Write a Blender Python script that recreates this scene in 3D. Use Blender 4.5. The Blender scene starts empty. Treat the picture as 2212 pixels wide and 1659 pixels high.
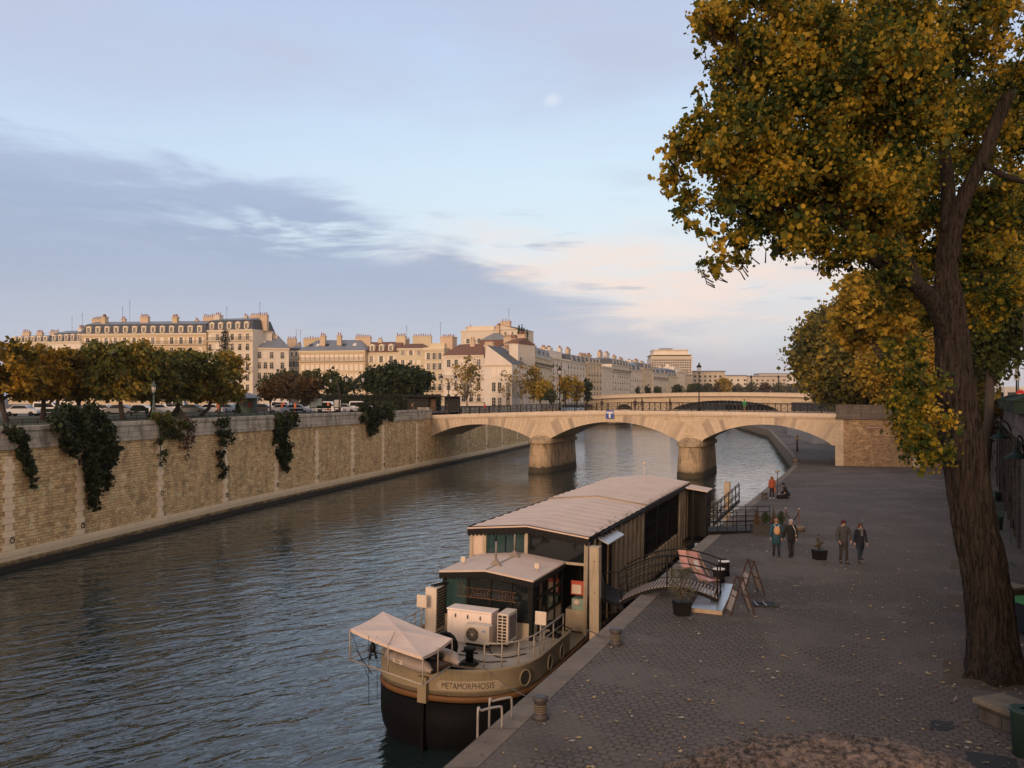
import bpy, bmesh, math, random
import numpy as np
from mathutils import Vector, Matrix, Euler
R_ = math.radians
random.seed(7); rng = np.random.default_rng(11)
SC = bpy.context.scene; COL = SC.collection
# ------------------------------------------------------------------ camera
F, CX, HY, CH = 1839.0, 1106.0, 858.0, 11.1      # photo measured on a 2212x1659 grid; eye 11.1 m above the water
cam = bpy.data.cameras.new('camera'); co = bpy.data.objects.new('camera', cam); COL.objects.link(co)
co.location = (0, 0, CH); co.rotation_euler = (R_(90), 0, 0)
cam.sensor_width = 36; cam.lens = 36*F/2212; cam.shift_y = 28.5/2212; cam.clip_end = 9000; cam.clip_start = .1
SC.camera = co
SC.view_settings.view_transform = 'Standard'; SC.view_settings.look = 'None'
SC.view_settings.exposure = 0.16; SC.view_settings.gamma = 1
SUN_EL, SUN_AZ = 13.0, 201.0                      # low warm sun behind the camera (azimuth clockwise from +Y)
# ------------------------------------------------------------------ node helper
class G:
    def __init__(s, nt):
        s.nt = nt; s.nt.nodes.clear()
    def n(s, t, props=None, **ins):
        nd = s.nt.nodes.new(t)
        for k, v in (props or {}).items(): setattr(nd, k, v)
        for k, v in ins.items():
            key = int(k[1:]) if k[0] == 'i' and k[1:].isdigit() else k.replace('_', ' ')
            s.set(nd.inputs[key], v)
        return nd
    def set(s, sock, v):
        if isinstance(v, bpy.types.NodeSocket): s.nt.links.new(v, sock)
        elif isinstance(v, bpy.types.Node): s.nt.links.new(v.outputs[0], sock)
        elif hasattr(sock.default_value, '__len__'):
            n = len(sock.default_value)
            v = tuple(v) if hasattr(v, '__len__') else (v,)*n
            sock.default_value = (v+(1,))[:n] if len(v) < n else v[:n]
        else: sock.default_value = v
    def m(s, op, a, b=0, c=0, clamp=False):
        return s.n('ShaderNodeMath', {'operation': op, 'use_clamp': clamp}, i0=a, i1=b, i2=c).outputs[0]
    def mix(s, f, a, b, mode='MIX'):
        nd = s.n('ShaderNodeMix', {'data_type': 'RGBA', 'blend_type': mode}, i0=f, i6=a, i7=b); return nd.outputs[2]
    def ss(s, x, lo, hi, a=0., b=1.):
        return s.n('ShaderNodeMapRange', {'interpolation_type': 'SMOOTHSTEP'}, i0=x, i1=lo, i2=hi, i3=a, i4=b).outputs[0]
    def noise(s, vec, scale, detail=4, rough=.55, dist=0):
        nd = s.n('ShaderNodeTexNoise', None, Scale=scale, Detail=detail, Roughness=rough, Distortion=dist)
        if vec is not None: s.set(nd.inputs['Vector'], vec)
        return nd.outputs[0]
    def scl(s, vec, x, y, z):
        return s.n('ShaderNodeMapping', None, Vector=vec, Scale=(x, y, z)).outputs[0]
    def ramp(s, f, stops, interp='LINEAR'):
        nd = s.n('ShaderNodeValToRGB', None, Fac=f); cr = nd.color_ramp; cr.interpolation = interp
        while len(cr.elements) < len(stops): cr.elements.new(.5)
        for e, (p, c) in zip(cr.elements, stops): e.position = p; e.color = (*c, 1) if len(c) == 3 else c
        return nd.outputs[0]
def srgb(r, g, b):
    f = lambda c: ((c/255+.055)/1.055)**2.4 if c > 10 else c/255/12.92
    return (f(r), f(g), f(b))
# ------------------------------------------------------------------ world: Nishita sky with a deck of dusk clouds
W = bpy.data.worlds.new('World'); SC.world = W; W.use_nodes = True
g = G(W.node_tree)
tc = g.n('ShaderNodeTexCoord').outputs['Generated']
sep = g.n('ShaderNodeSeparateXYZ', None, Vector=tc)
az = g.m('ARCTAN2', sep.outputs[0], sep.outputs[1])        # bearing from +Y
el = g.m('ARCSINE', sep.outputs[2])
sky = g.n('ShaderNodeTexSky', {'sky_type': 'NISHITA', 'sun_disc': False, 'sun_elevation': R_(SUN_EL), 'sun_rotation': R_(SUN_AZ), 'air_density': 1.2, 'dust_density': 1.0})
bearvec = g.n('ShaderNodeCombineXYZ', None, X=az, Y=el).outputs[0]
warp = g.noise(g.scl(bearvec, 3, 9, 1), 1.6, 5, .6)
wv = g.m('MULTIPLY', g.m('SUBTRACT', warp, .5), .11)
e2 = g.m('ADD', el, wv)
base = g.ramp(g.m('MULTIPLY', el, 1.25, 0), [(0, srgb(196, 196, 206)), (.09, srgb(206, 210, 216)), (.20, srgb(218, 231, 238)), (.33, srgb(206, 227, 242)), (.46, srgb(190, 210, 236)), (.58, srgb(178, 190, 220)), (.74, srgb(206, 196, 190)), (1, srgb(204, 192, 184))])  # top stops, above the view, set warm to offset the blue overhead light
left = g.ss(az, -.62, .12, 1, 0)
base = g.mix(g.m('MULTIPLY', left, .35), base, srgb(168, 186, 224))
def E(c): return c
# high thin lavender veil at the top left and right
veil = g.m('MULTIPLY', g.ss(g.noise(g.scl(bearvec, 1.6, 5, 1), 1.5, 5, .5), .36, .62), g.ss(el, .24, .40))
base = g.mix(g.m('MULTIPLY', veil, .85), base, srgb(186, 194, 216))
v2 = g.m('MULTIPLY', g.ss(g.noise(g.scl(bearvec, 2.5, 12, 1), 1.9, 5, .55), .45, .75), g.ss(az, -.05, .25))
base = g.mix(g.m('MULTIPLY', v2, .55), base, srgb(186, 196, 214))
# peach glow patches low on the right
pk = g.m('MULTIPLY', g.m('MULTIPLY', g.ss(e2, .045, .10), g.ss(e2, .215, .14)), g.m('MULTIPLY', g.ss(az, -.20, -.02), g.ss(az, .7, .25)))
pn = g.ss(g.noise(g.scl(bearvec, 5, 22, 1), 1.5, 6, .6), .33, .62)
base = g.mix(g.m('MULTIPLY', g.m('MULTIPLY', pk, g.m('ADD', g.m('MULTIPLY', pn, .65), .3)), .95), base, srgb(240, 219, 208))
# blue-grey bank: upper edge falls from the left to the right
edge = g.n('ShaderNodeFloatCurve', None, Value=g.ss(az, -.6, .25) if False else g.n('ShaderNodeMapRange', None, i0=az, i1=-.6, i2=.6, i3=0., i4=1.).outputs[0])
cm = edge.mapping.curves[0]
pts = [(0, .262), (.09, .255), (.18, .252), (.27, .246), (.33, .232), (.37, .205), (.44, .18), (.50, .146), (.565, .118), (.675, .085), (1, .05)]
cm.points[0].location = pts[0]; cm.points[1].location = pts[-1]
for p in pts[1:-1]: cm.points.new(*p)
edge.mapping.update()
edn = g.noise(g.scl(bearvec, 2.6, 15, 1), 1.7, 8, .6, .35)
top = g.m('ADD', edge.outputs[0], g.m('MULTIPLY', g.m('SUBTRACT', edn, .5), .17))
bank = g.ss(g.m('SUBTRACT', top, el), -.014, .034)
holes = g.ss(g.noise(g.scl(bearvec, 2.6, 15, 1), 2.1, 7, .66, .5), .46, .66)
hz = g.m('MULTIPLY', g.m('MULTIPLY', g.m('MULTIPLY', g.ss(el, .14, .175), g.ss(el, .225, .195)), g.ss(az, -.5, -.25, .1, 1)), .95)
bank = g.m('MULTIPLY', bank, g.m('SUBTRACT', 1, g.m('MULTIPLY', holes, hz)))
bcol = g.ramp(g.m('MULTIPLY', el, 4), [(0, srgb(202, 197, 203)), (.28, srgb(186, 190, 203)), (.55, srgb(162, 175, 198)), (.8, srgb(156, 171, 199)), (1, srgb(166, 180, 210))])
bcol = g.mix(g.m('MULTIPLY', g.ss(edn, .35, .7), .35), bcol, srgb(176, 188, 212))
base = g.mix(g.m('MULTIPLY', bank, g.ss(az, .62, .05, .35, .96)), base, bcol)
# separate grey wisps
ws = g.m('MULTIPLY', g.ss(g.noise(g.scl(bearvec, 4.5, 26, 1), 1.7, 6, .58), .56, .72), g.m('MULTIPLY', g.ss(el, .06, .1), g.ss(el, .26, .15)))
base = g.mix(g.m('MULTIPLY', ws, .8), base, srgb(166, 176, 196))
# pinkish-grey horizon
base = g.mix(g.ss(el, .085, 0, 0, .75), base, g.mix(g.ss(az, -.5, .2), srgb(176, 180, 198), srgb(196, 192, 196)))
d1 = g.m('MULTIPLY', g.m('SUBTRACT', az, .047), .7); d2 = g.m('SUBTRACT', el, .335); puff = g.m('SQRT', g.m('ADD', g.m('MULTIPLY', d1, d1), g.m('MULTIPLY', d2, d2)))
puff = g.ss(g.m('ADD', puff, g.m('MULTIPLY', g.m('SUBTRACT', g.noise(bearvec, 90, 4, .6), .5), .014)), .010, .001)
base = g.mix(g.m('MULTIPLY', puff, .32), base, srgb(244, 244, 246))
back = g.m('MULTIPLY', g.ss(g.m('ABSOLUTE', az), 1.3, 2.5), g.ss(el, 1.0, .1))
base = g.mix(back, base, (1.35, .90, .60, 1))  # unseen warm glow behind the camera, added to warm the ambient light
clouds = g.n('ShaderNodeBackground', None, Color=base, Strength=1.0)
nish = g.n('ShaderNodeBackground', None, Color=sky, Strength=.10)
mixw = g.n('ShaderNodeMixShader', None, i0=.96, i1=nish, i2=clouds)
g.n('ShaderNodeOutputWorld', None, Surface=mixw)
sun = bpy.data.lights.new('sun', 'SUN'); so = bpy.data.objects.new('sun', sun); COL.objects.link(so)
sun.energy = 2.0; sun.angle = R_(14); sun.color = (1, .68, .45)
sd = Vector((math.sin(R_(SUN_AZ))*math.cos(R_(SUN_EL)), math.cos(R_(SUN_AZ))*math.cos(R_(SUN_EL)), math.sin(R_(SUN_EL))))
so.rotation_euler = sd.to_track_quat('Z', 'Y').to_euler(); so.location = (0, -30, 60)
# ------------------------------------------------------------------ measuring: photo grid -> world
def at(x, y, Y): return Vector(((x-CX)/F*Y, Y, CH+(HY-y)/F*Y))
def onz(x, y, z): return at(x, y, (CH-z)*F/(y-HY))
def interp(x, tab):
    if x <= tab[0][0]: (a, b), (c, d_) = tab[0], tab[1]
    elif x >= tab[-1][0]: (a, b), (c, d_) = tab[-2], tab[-1]
    else:
        for i in range(len(tab)-1):
            if tab[i][0] <= x <= tab[i+1][0]: (a, b), (c, d_) = tab[i], tab[i+1]; break
    return b+(d_-b)*(x-a)/(c-a)
def zq(Y): return interp(min(max(Y, -20), 400), [(-20, 3.9), (38, 3.9), (46, 3.8), (100, 2.35), (112, 2.15), (150, 2.1), (400, 2.1)])
def onq(x, y, dz=0):
    Y = 30.
    for _ in range(60): Y = .5*Y+.5*(CH-zq(Y)-dz)*F/(y-HY)
    return at(x, y, Y)
# ------------------------------------------------------------------ objects
MW = {}
def tag(o, label=None, cat=None, group=None, kind=None):
    if label: o['label'] = label
    if cat: o['category'] = cat
    if group: o['group'] = group
    if kind: o['kind'] = kind
    return o
def thing(name, label, cat, loc=(0, 0, 0), rz=0, group=None, ry=0, rx=0):
    o = bpy.data.objects.new(name, None); COL.objects.link(o)
    o.location = loc; o.rotation_euler = (rx, ry, rz); o.empty_display_size = .3
    MW[o.name] = Matrix.Translation(Vector(loc)) @ Euler((rx, ry, rz)).to_matrix().to_4x4()
    return tag(o, label, cat, group)
def inv(par):
    while par is not None and par.name not in MW: par = par.parent
    return MW[par.name].inverted() if par is not None else Matrix.Identity(4)
def dup(root, loc, rz=None, label=None, scale=None, mats=None):
    def cp(o, par):
        c = o.copy(); COL.objects.link(c); c.parent = par
        if mats and o.type == 'MESH' and o.data.materials and o.data.materials[0] in mats:
            c.data = o.data.copy(); c.data.materials[0] = mats[o.data.materials[0]]
        for ch in [x for x in bpy.data.objects if x.parent == o and x is not c]: cp(ch, c)
        return c
    r = cp(root, None); r.location = loc
    if rz is not None: r.rotation_euler.z = rz
    if label: r['label'] = label
    if scale: r.scale = (scale,)*3
    return r
class MB:
    def __init__(s): s.v = []; s.f = []; s.mi = []; s.sm = []; s.uv = {}
    def add(s, vs, fs, mi=0, sm=False, uv=None):
        b = len(s.v); s.v += [tuple(p) for p in vs]
        for k, f in enumerate(fs):
            if uv: s.uv[len(s.f)] = uv[k]
            s.f.append(tuple(b+i for i in f)); s.mi.append(mi); s.sm.append(sm)
        return s
    def box(s, x0, x1, y0, y1, z0, z1, mi=0):
        vs = [(x, y, z) for z in (z0, z1) for y in (y0, y1) for x in (x0, x1)]
        return s.add(vs, [(0, 2, 3, 1), (4, 5, 7, 6), (0, 1, 5, 4), (2, 6, 7, 3), (0, 4, 6, 2), (1, 3, 7, 5)], mi)
    def hexa(s, bot, top, mi=0):   # 4 bottom pts ccw + 4 top pts
        return s.add(list(bot)+list(top), [(3, 2, 1, 0), (4, 5, 6, 7), (0, 1, 5, 4), (1, 2, 6, 5), (2, 3, 7, 6), (3, 0, 4, 7)], mi)
    def bar(s, a, b, w, h=None, mi=0, up=(0, 0, 1)):
        a, b = Vector(a), Vector(b); d = (b-a).normalized(); h = h or w
        u = Vector(up)
        if abs(d.dot(u)) > .98: u = Vector((1, 0, 0))
        sx = d.cross(u).normalized()*(w/2); sy = sx.cross(d).normalized()*(h/2)
        q = [-sx-sy, sx-sy, sx+sy, -sx+sy]
        return s.hexa([a+p for p in q], [b+p for p in q], mi)
    def tube(s, pts, r, n=8, mi=0, cap=True, sm=True, ell=None):
        pts = [Vector(p) for p in pts]; rs = r if hasattr(r, '__len__') else [r]*len(pts)
        vs = []; fs = []; last = None
        for i, p in enumerate(pts):
            d = (pts[min(i+1, len(pts)-1)]-pts[max(i-1, 0)]).normalized()
            if last is None:
                u = Vector((0, 0, 1)) if abs(d.z) < .9 else Vector((0, 1, 0))
                u = (u-d*u.dot(d)).normalized()
            else: u = (last-d*last.dot(d)).normalized()
            last = u; w = d.cross(u)
            for k in range(n):
                a = 2*math.pi*k/n; vs.append(p+(u*math.cos(a)+w*math.sin(a))*rs[i])
        for i in range(len(pts)-1):
            for k in range(n):
                k2 = (k+1) % n; fs.append((i*n+k, i*n+k2, (i+1)*n+k2, (i+1)*n+k))
        if cap: fs.append(tuple(range(n-1, -1, -1))); fs.append(tuple((len(pts)-1)*n+k for k in range(n)))
        return s.add(vs, fs, mi, sm)
    def lathe(s, prof, c=(0, 0, 0), n=16, mi=0, sm=True, cap=True):   # prof [(r,z)]
        vs = [(c[0]+r*math.cos(2*math.pi*k/n), c[1]+r*math.sin(2*math.pi*k/n), c[2]+z) for r, z in prof for k in range(n)]
        fs = [(i*n+k, i*n+(k+1) % n, (i+1)*n+(k+1) % n, (i+1)*n+k) for i in range(len(prof)-1) for k in range(n)]
        s.add(vs, fs, mi, sm)
        if cap:
            b = len(s.v)-len(vs)
            for idx in (tuple(b+k for k in range(n-1, -1, -1)), tuple(b+(len(prof)-1)*n+k for k in range(n))):
                s.f.append(idx); s.mi.append(mi); s.sm.append(False)
        return s
    def loft(s, rings, mi=0, sm=True, closed=True, cap=True):
        n = len(rings[0]); vs = [p for r in rings for p in r]; fs = []
        for i in range(len(rings)-1):
            for k in range(n if closed else n-1):
                k2 = (k+1) % n; fs.append((i*n+k, i*n+k2, (i+1)*n+k2, (i+1)*n+k))
        b = len(s.v); s.add(vs, fs, mi, sm)
        if cap and closed:
            for idx in (tuple(b+k for k in range(n-1, -1, -1)), tuple(b+(len(rings)-1)*n+k for k in range(n))):
                s.f.append(idx); s.mi.append(mi); s.sm.append(False)
        return s
    def ball(s, c, rx, ry=None, rz=None, n=10, mi=0):
        ry = ry or rx; rz = rz or rx; m_ = n//2+1; rings = []
        for i in range(1, m_):
            t = math.pi*i/m_
            rings.append([(c[0]+rx*math.sin(t)*math.cos(2*math.pi*k/n), c[1]+ry*math.sin(t)*math.sin(2*math.pi*k/n), c[2]-rz*math.cos(t)) for k in range(n)])
        return s.loft(rings, mi)
    def prism(s, poly, y0, y1, mi=0):  # polygon in xz, extruded along y
        n = len(poly); vs = [(x, y0, z) for x, z in poly]+[(x, y1, z) for x, z in poly]
        fs = [tuple(range(n)), tuple(range(2*n-1, n-1, -1))]+[(k, k+n, (k+1) % n+n, (k+1) % n) for k in range(n)]
        return s.add(vs, fs, mi)
    def slab(s, poly, z0, z1, mi=0):  # polygon in xy
        n = len(poly); vs = [(x, y, z0) for x, y in poly]+[(x, y, z1) for x, y in poly]
        fs = [tuple(range(n-1, -1, -1)), tuple(range(n, 2*n))]+[(k, (k+1) % n, (k+1) % n+n, k+n) for k in range(n)]
        return s.add(vs, fs, mi)
    def mesh(s, name, mats, M=None):
        me = bpy.data.meshes.new(name)
        vs = s.v if M is None else [tuple(M @ Vector(p)) for p in s.v]
        me.from_pydata(vs, [], s.f)
        for m in (mats if isinstance(mats, (list, tuple)) else [mats]): me.materials.append(m)
        me.polygons.foreach_set('material_index', s.mi); me.polygons.foreach_set('use_smooth', s.sm)
        uvl = me.uv_layers.new(name='UVMap'); V = np.array(s.v, dtype=float)
        buf = np.zeros((len(me.loops), 2))
        for p in me.polygons:
            ls = p.loop_start; f = s.f[p.index]
            if p.index in s.uv:
                buf[ls:ls+len(f)] = s.uv[p.index]; continue
            q = V[list(f)]
            nn = np.cross(q[1]-q[0], q[2]-q[0]) if len(f) < 5 else np.cross(q[2]-q[0], q[len(f)//2+1]-q[1])
            L = np.linalg.norm(nn); nn = nn/L if L > 1e-12 else np.array([0, 0, 1.])
            if abs(nn[2]) > .85: buf[ls:ls+len(f)] = q[:, :2]
            else:
                t = np.array([-nn[1], nn[0]]); t /= (np.linalg.norm(t)+1e-9)
                if t[0]+.5*t[1] < 0: t = -t
                buf[ls:ls+len(f), 0] = q[:, :2] @ t; buf[ls:ls+len(f), 1] = q[:, 2]
        uvl.data.foreach_set('uv', buf.ravel())
        me.update(); return me
    def build(s, name, mats, par=None, world=False, bevel=0):
        me = s.mesh(name, mats, inv(par) if world else None)
        o = bpy.data.objects.new(name, me); COL.objects.link(o); o.parent = par
        if bevel:
            b = o.modifiers.new('bevel', 'BEVEL'); b.width = bevel; b.segments = 2; b.limit_method = 'ANGLE'
        return o
def text_mb(txt, size, ext=.01, bold=0):
    cu = bpy.data.curves.new('t', 'FONT'); cu.body = txt; cu.size = size; cu.extrude = ext; cu.offset = bold; cu.resolution_u = 3
    o = bpy.data.objects.new('t', cu); COL.objects.link(o)
    dg = bpy.context.evaluated_depsgraph_get(); me = bpy.data.meshes.new_from_object(o.evaluated_get(dg))
    mb = MB(); mb.add([v.co[:] for v in me.vertices], [tuple(p.vertices) for p in me.polygons])
    bpy.data.objects.remove(o); bpy.data.curves.remove(cu); bpy.data.meshes.remove(me)
    return mb
def arr_mesh(name, V, Fc, mat, par=None, k=4, M=None):
    me = bpy.data.meshes.new(name); n = len(Fc)
    me.vertices.add(len(V)); me.vertices.foreach_set('co', np.asarray(V, dtype=np.float32).ravel())
    me.loops.add(n*k); me.loops.foreach_set('vertex_index', np.asarray(Fc, dtype=np.int32).ravel())
    me.polygons.add(n); me.polygons.foreach_set('loop_start', np.arange(0, n*k, k, dtype=np.int32))
    me.update(calc_edges=True); me.materials.append(mat)
    o = bpy.data.objects.new(name, me); COL.objects.link(o); o.parent = par
    return o
# ------------------------------------------------------------------ materials
MC = {}
def newmat(name):
    m = bpy.data.materials.new(name); m.use_nodes = True; g = G(m.node_tree)
    out = g.n('ShaderNodeOutputMaterial'); p = g.n('ShaderNodeBsdfPrincipled')
    g.set(out.inputs[0], p); return m, g, p, out
def pm(name, col, rough=.7, metal=0, nz=.25, scale=3, bump=.1, bs=25, coord='Object', spec=.4, streak=0):
    if name in MC: return MC[name]
    m, g, p, o = newmat(name); t = g.n('ShaderNodeTexCoord').outputs[coord]
    n1 = g.noise(t, scale, 6, .6); f = g.m('ADD', g.m('MULTIPLY', g.m('SUBTRACT', n1, .5), nz*2.4), 1)
    c = g.mix(1, (*col, 1), g.n('ShaderNodeCombineXYZ', None, X=f, Y=f, Z=f).outputs[0], 'MULTIPLY')
    if streak:
        sn = g.ss(g.noise(g.scl(t, 9, 9, .6), 1.5, 5, .6), .5, .75)
        c = g.mix(g.m('MULTIPLY', sn, streak), c, (col[0]*.35, col[1]*.27, col[2]*.2, 1))
    g.set(p.inputs['Base Color'], c); p.inputs['Roughness'].default_value = rough; p.inputs['Metallic'].default_value = metal
    p.inputs['Specular IOR Level'].default_value = spec
    if bump:
        b = g.n('ShaderNodeBump', None, Strength=bump, Distance=.02, Height=g.noise(t, bs, 5, .6)); g.set(p.inputs['Normal'], b)
    MC[name] = m; return m
def brickmat(name, c1, c2, mortar, bw, bh, msize=.012, offs=.5, dirt=None, z_algae=None, bump=.5, vary=.35, stain=0, rubble=False, msm=.2, rough=.88):
    m, g, p, o = newmat(name); uv = g.n('ShaderNodeTexCoord').outputs['UV']; geo = g.n('ShaderNodeNewGeometry').outputs['Position']
    wob = g.n('ShaderNodeTexNoise', None, Vector=uv, Scale=1.6 if rubble else .8, Detail=3)
    k = .10 if rubble else .02
    vec = g.n('ShaderNodeVectorMath', {'operation': 'ADD'}, i0=uv, i1=g.n('ShaderNodeVectorMath', {'operation': 'SCALE'}, i0=g.n('ShaderNodeVectorMath', {'operation': 'SUBTRACT'}, i0=wob.outputs['Color'], i1=(.5, .5, .5)).outputs[0], Scale=k).outputs[0]).outputs[0]
    bt = g.n('ShaderNodeTexBrick', {'offset': offs, 'squash': 1.0}, Vector=vec, Color1=(*c1, 1), Color2=(*c2, 1), Mortar=(*mortar, 1), Scale=1, Mortar_Size=msize, Mortar_Smooth=msm, Bias=0, Brick_Width=bw, Row_Height=bh)
    c = bt.outputs[0]
    big = g.noise(geo, .35, 5, .6); mid = g.noise(geo, 2.2, 6, .65)
    f = g.m('ADD', 1-vary*.5-.0, g.m('MULTIPLY', mid, vary))
    c = g.mix(1, c, g.n('ShaderNodeCombineXYZ', None, X=f, Y=f, Z=f).outputs[0], 'MULTIPLY')
    if rubble:
        vo = g.n('ShaderNodeTexVoronoi', None, Vector=g.scl(vec, 1/bw, 1/bh, 1), Scale=.9)
        rnd = g.n('ShaderNodeSeparateColor', None, Color=vo.outputs['Color'])
        dk = g.m('MULTIPLY', g.ss(rnd.outputs[0], .72, .9), .55)
        c = g.mix(dk, c, (c1[0]*.35, c1[1]*.33, c1[2]*.33, 1))
        lt = g.m('MULTIPLY', g.ss(rnd.outputs[1], .85, .95), .4); c = g.mix(lt, c, (min(c1[0]*1.7, .8), min(c1[1]*1.7, .75), min(c1[2]*1.7, .7), 1))
    if stain:
        st = g.ss(g.noise(g.scl(geo, 1.5, 1.5, .35), 1.0, 6, .65), .46, .66)
        c = g.mix(g.m('MULTIPLY', st, stain), c, dirt or (.05, .04, .035, 1))
    if z_algae is not None:
        zz = g.n('ShaderNodeSeparateXYZ', None, Vector=geo).outputs[2]
        za = g.m('ADD', zz, g.m('MULTIPLY', g.m('SUBTRACT', g.noise(geo, 1.2, 6, .7), .5), .9))
        c = g.mix(g.ss(za, z_algae+.25, z_algae-.12, 0, .93), c, (.016, .012, .007, 1))
        c = g.mix(g.ss(za, z_algae+1.3, z_algae+.1, 0, .35), c, (.10, .085, .05, 1))
    g.set(p.inputs['Base Color'], c); p.inputs['Roughness'].default_value = rough; p.inputs['Specular IOR Level'].default_value = .25
    h = g.m('ADD', g.m('MULTIPLY', bt.outputs[1], -1), g.m('MULTIPLY', g.noise(geo, 14, 5, .7), .6))
    g.set(p.inputs['Normal'], g.n('ShaderNodeBump', None, Strength=bump, Distance=.03, Height=h))
    MC[name] = m; return m
def leafmat(name, stops, trans=.35, big=.25, rough=.6):
    m, g, p, o = newmat(name)
    ri = g.n('ShaderNodeNewGeometry').outputs['Random Per Island']; pos = g.n('ShaderNodeNewGeometry').outputs['Position']
    nz = g.noise(pos, big, 3, .6)
    f = g.m('ADD', g.m('MULTIPLY', ri, .62), g.m('MULTIPLY', g.m('SUBTRACT', nz, .5), 2.0)); f = g.m('ADD', f, .19, 0, True)
    c = g.ramp(f, stops)
    g.set(p.inputs['Base Color'], c); p.inputs['Roughness'].default_value = rough; p.inputs['Specular IOR Level'].default_value = .2
    tr = g.n('ShaderNodeBsdfTranslucent', None, Color=c); mx = g.n('ShaderNodeMixShader', None, i0=trans, i1=p, i2=tr)
    g.set(o.inputs[0], mx); MC[name] = m; return m
def glassmat(name, tint, refl=.5, clear=.6):
    m, g, p, o = newmat(name)
    g.set(p.inputs['Base Color'], tint); p.inputs['Roughness'].default_value = .06; p.inputs['Specular IOR Level'].default_value = refl
    if clear:
        tr = g.n('ShaderNodeBsdfTransparent', None, Color=(*[min(1, t*2+.55) for t in tint], 1))
        g.set(o.inputs[0], g.n('ShaderNodeMixShader', None, i0=1-clear, i1=tr, i2=p))
    MC[name] = m; return m
def emit(name, col, s):
    m, g, p, o = newmat(name); g.set(o.inputs[0], g.n('ShaderNodeEmission', None, Color=(*col, 1), Strength=s)); return m
# ================================================================== materials in use
M_RUB = brickmat('rubble_wall', (.70, .49, .25), (.52, .36, .18), (.30, .21, .11), .46, .21, .022, rubble=True, z_algae=.35, bump=.8, vary=.6, stain=.45, dirt=(.16, .12, .075, 1))
M_ASH = brickmat('coping_stone', (.46, .40, .31), (.34, .30, .24), (.10, .085, .07), 1.1, .42, .012, bump=.4, vary=.5, stain=.75, dirt=(.11, .095, .08, 1))
M_QUOIN = brickmat('quoin_stone', (.78, .62, .42), (.70, .56, .38), (.34, .27, .18), 3, .42, .010, bump=.3, vary=.3, z_algae=.35)
M_BRI = brickmat('bridge_stone', (.54, .43, .30), (.46, .365, .25), (.28, .20, .13), 1.3, .48, .008, bump=.35, vary=.4, stain=.22, dirt=(.2, .14, .09, 1), z_algae=.5)
M_BRIC = brickmat('bridge_cornice', (.60, .49, .38), (.55, .45, .34), (.25, .18, .12), 1.6, 2, .01, bump=.3, vary=.3, stain=.2, dirt=(.2, .15, .1, 1))
M_PIER = brickmat('pier_stone', (.42, .31, .19), (.35, .255, .16), (.2, .15, .1), 1.2, .5, .008, bump=.35, vary=.5, stain=.75, dirt=(.055, .042, .022, 1), z_algae=.75)
M_ABUT = brickmat('abutment_stone', (.40, .265, .145), (.28, .18, .10), (.30, .215, .13), .38, .17, .018, rubble=True, bump=.8, vary=.5, stain=.25, dirt=(.08, .06, .045, 1))
M_DARKST = brickmat('dark_parapet_stone', (.15, .12, .10), (.11, .09, .075), (.05, .04, .035), 1.2, .5, .01, bump=.4, vary=.6, stain=.4, dirt=(.04, .033, .03, 1))
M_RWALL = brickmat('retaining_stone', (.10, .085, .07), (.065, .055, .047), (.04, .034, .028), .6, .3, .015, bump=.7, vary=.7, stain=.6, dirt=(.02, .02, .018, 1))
M_KERB = brickmat('kerb_stone', (.19, .155, .12), (.15, .12, .095), (.035, .03, .025), 2.1, 3, .012, bump=.3, vary=.5, stain=.35, dirt=(.07, .055, .045, 1))
M_QSIDE = brickmat('quay_side', (.22, .18, .13), (.17, .14, .10), (.08, .07, .05), 1.2, .45, .012, bump=.4, vary=.5, stain=.5, z_algae=.5)
M_FAC = []
for i, (a, b) in enumerate([((.56, .44, .29), 'tan'), ((.62, .53, .38), 'cream'), ((.66, .58, .48), 'pale'), ((.56, .44, .29), 'ochre'), ((.52, .44, .34), 'stone'), ((.70, .63, .55), 'white')]):
    M_FAC.append(pm('facade_'+b, tuple(q*.86 for q in a), .9, nz=.16, scale=.25, bump=.05, bs=2, spec=.1))
M_ZINC = pm('zinc_roof', (.155, .17, .195), .5, nz=.2, scale=.5, bump=.05)
M_SLATE = pm('slate_roof', (.055, .06, .072), .6, nz=.3, scale=1, bump=.1, bs=8)
M_TILE = pm('brown_tile_roof', (.15, .075, .05), .85, nz=.35, scale=1.2, bump=.2, bs=10)
M_POT = pm('terracotta', (.32, .13, .075), .9)
M_PANE = glassmat('window_pane', (.012, .015, .018), .35, 0)
M_WHITE = pm('white_joinery', (.62, .58, .52), .6, nz=.1)
M_SHUT = pm('closed_shutter', (.68, .60, .50), .7, nz=.12)
M_IRON = pm('black_iron', (.014, .013, .013), .6, nz=.2, spec=.15)
M_CURT = pm('grey_window', (.10, .09, .08), .4, nz=.3)
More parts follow.
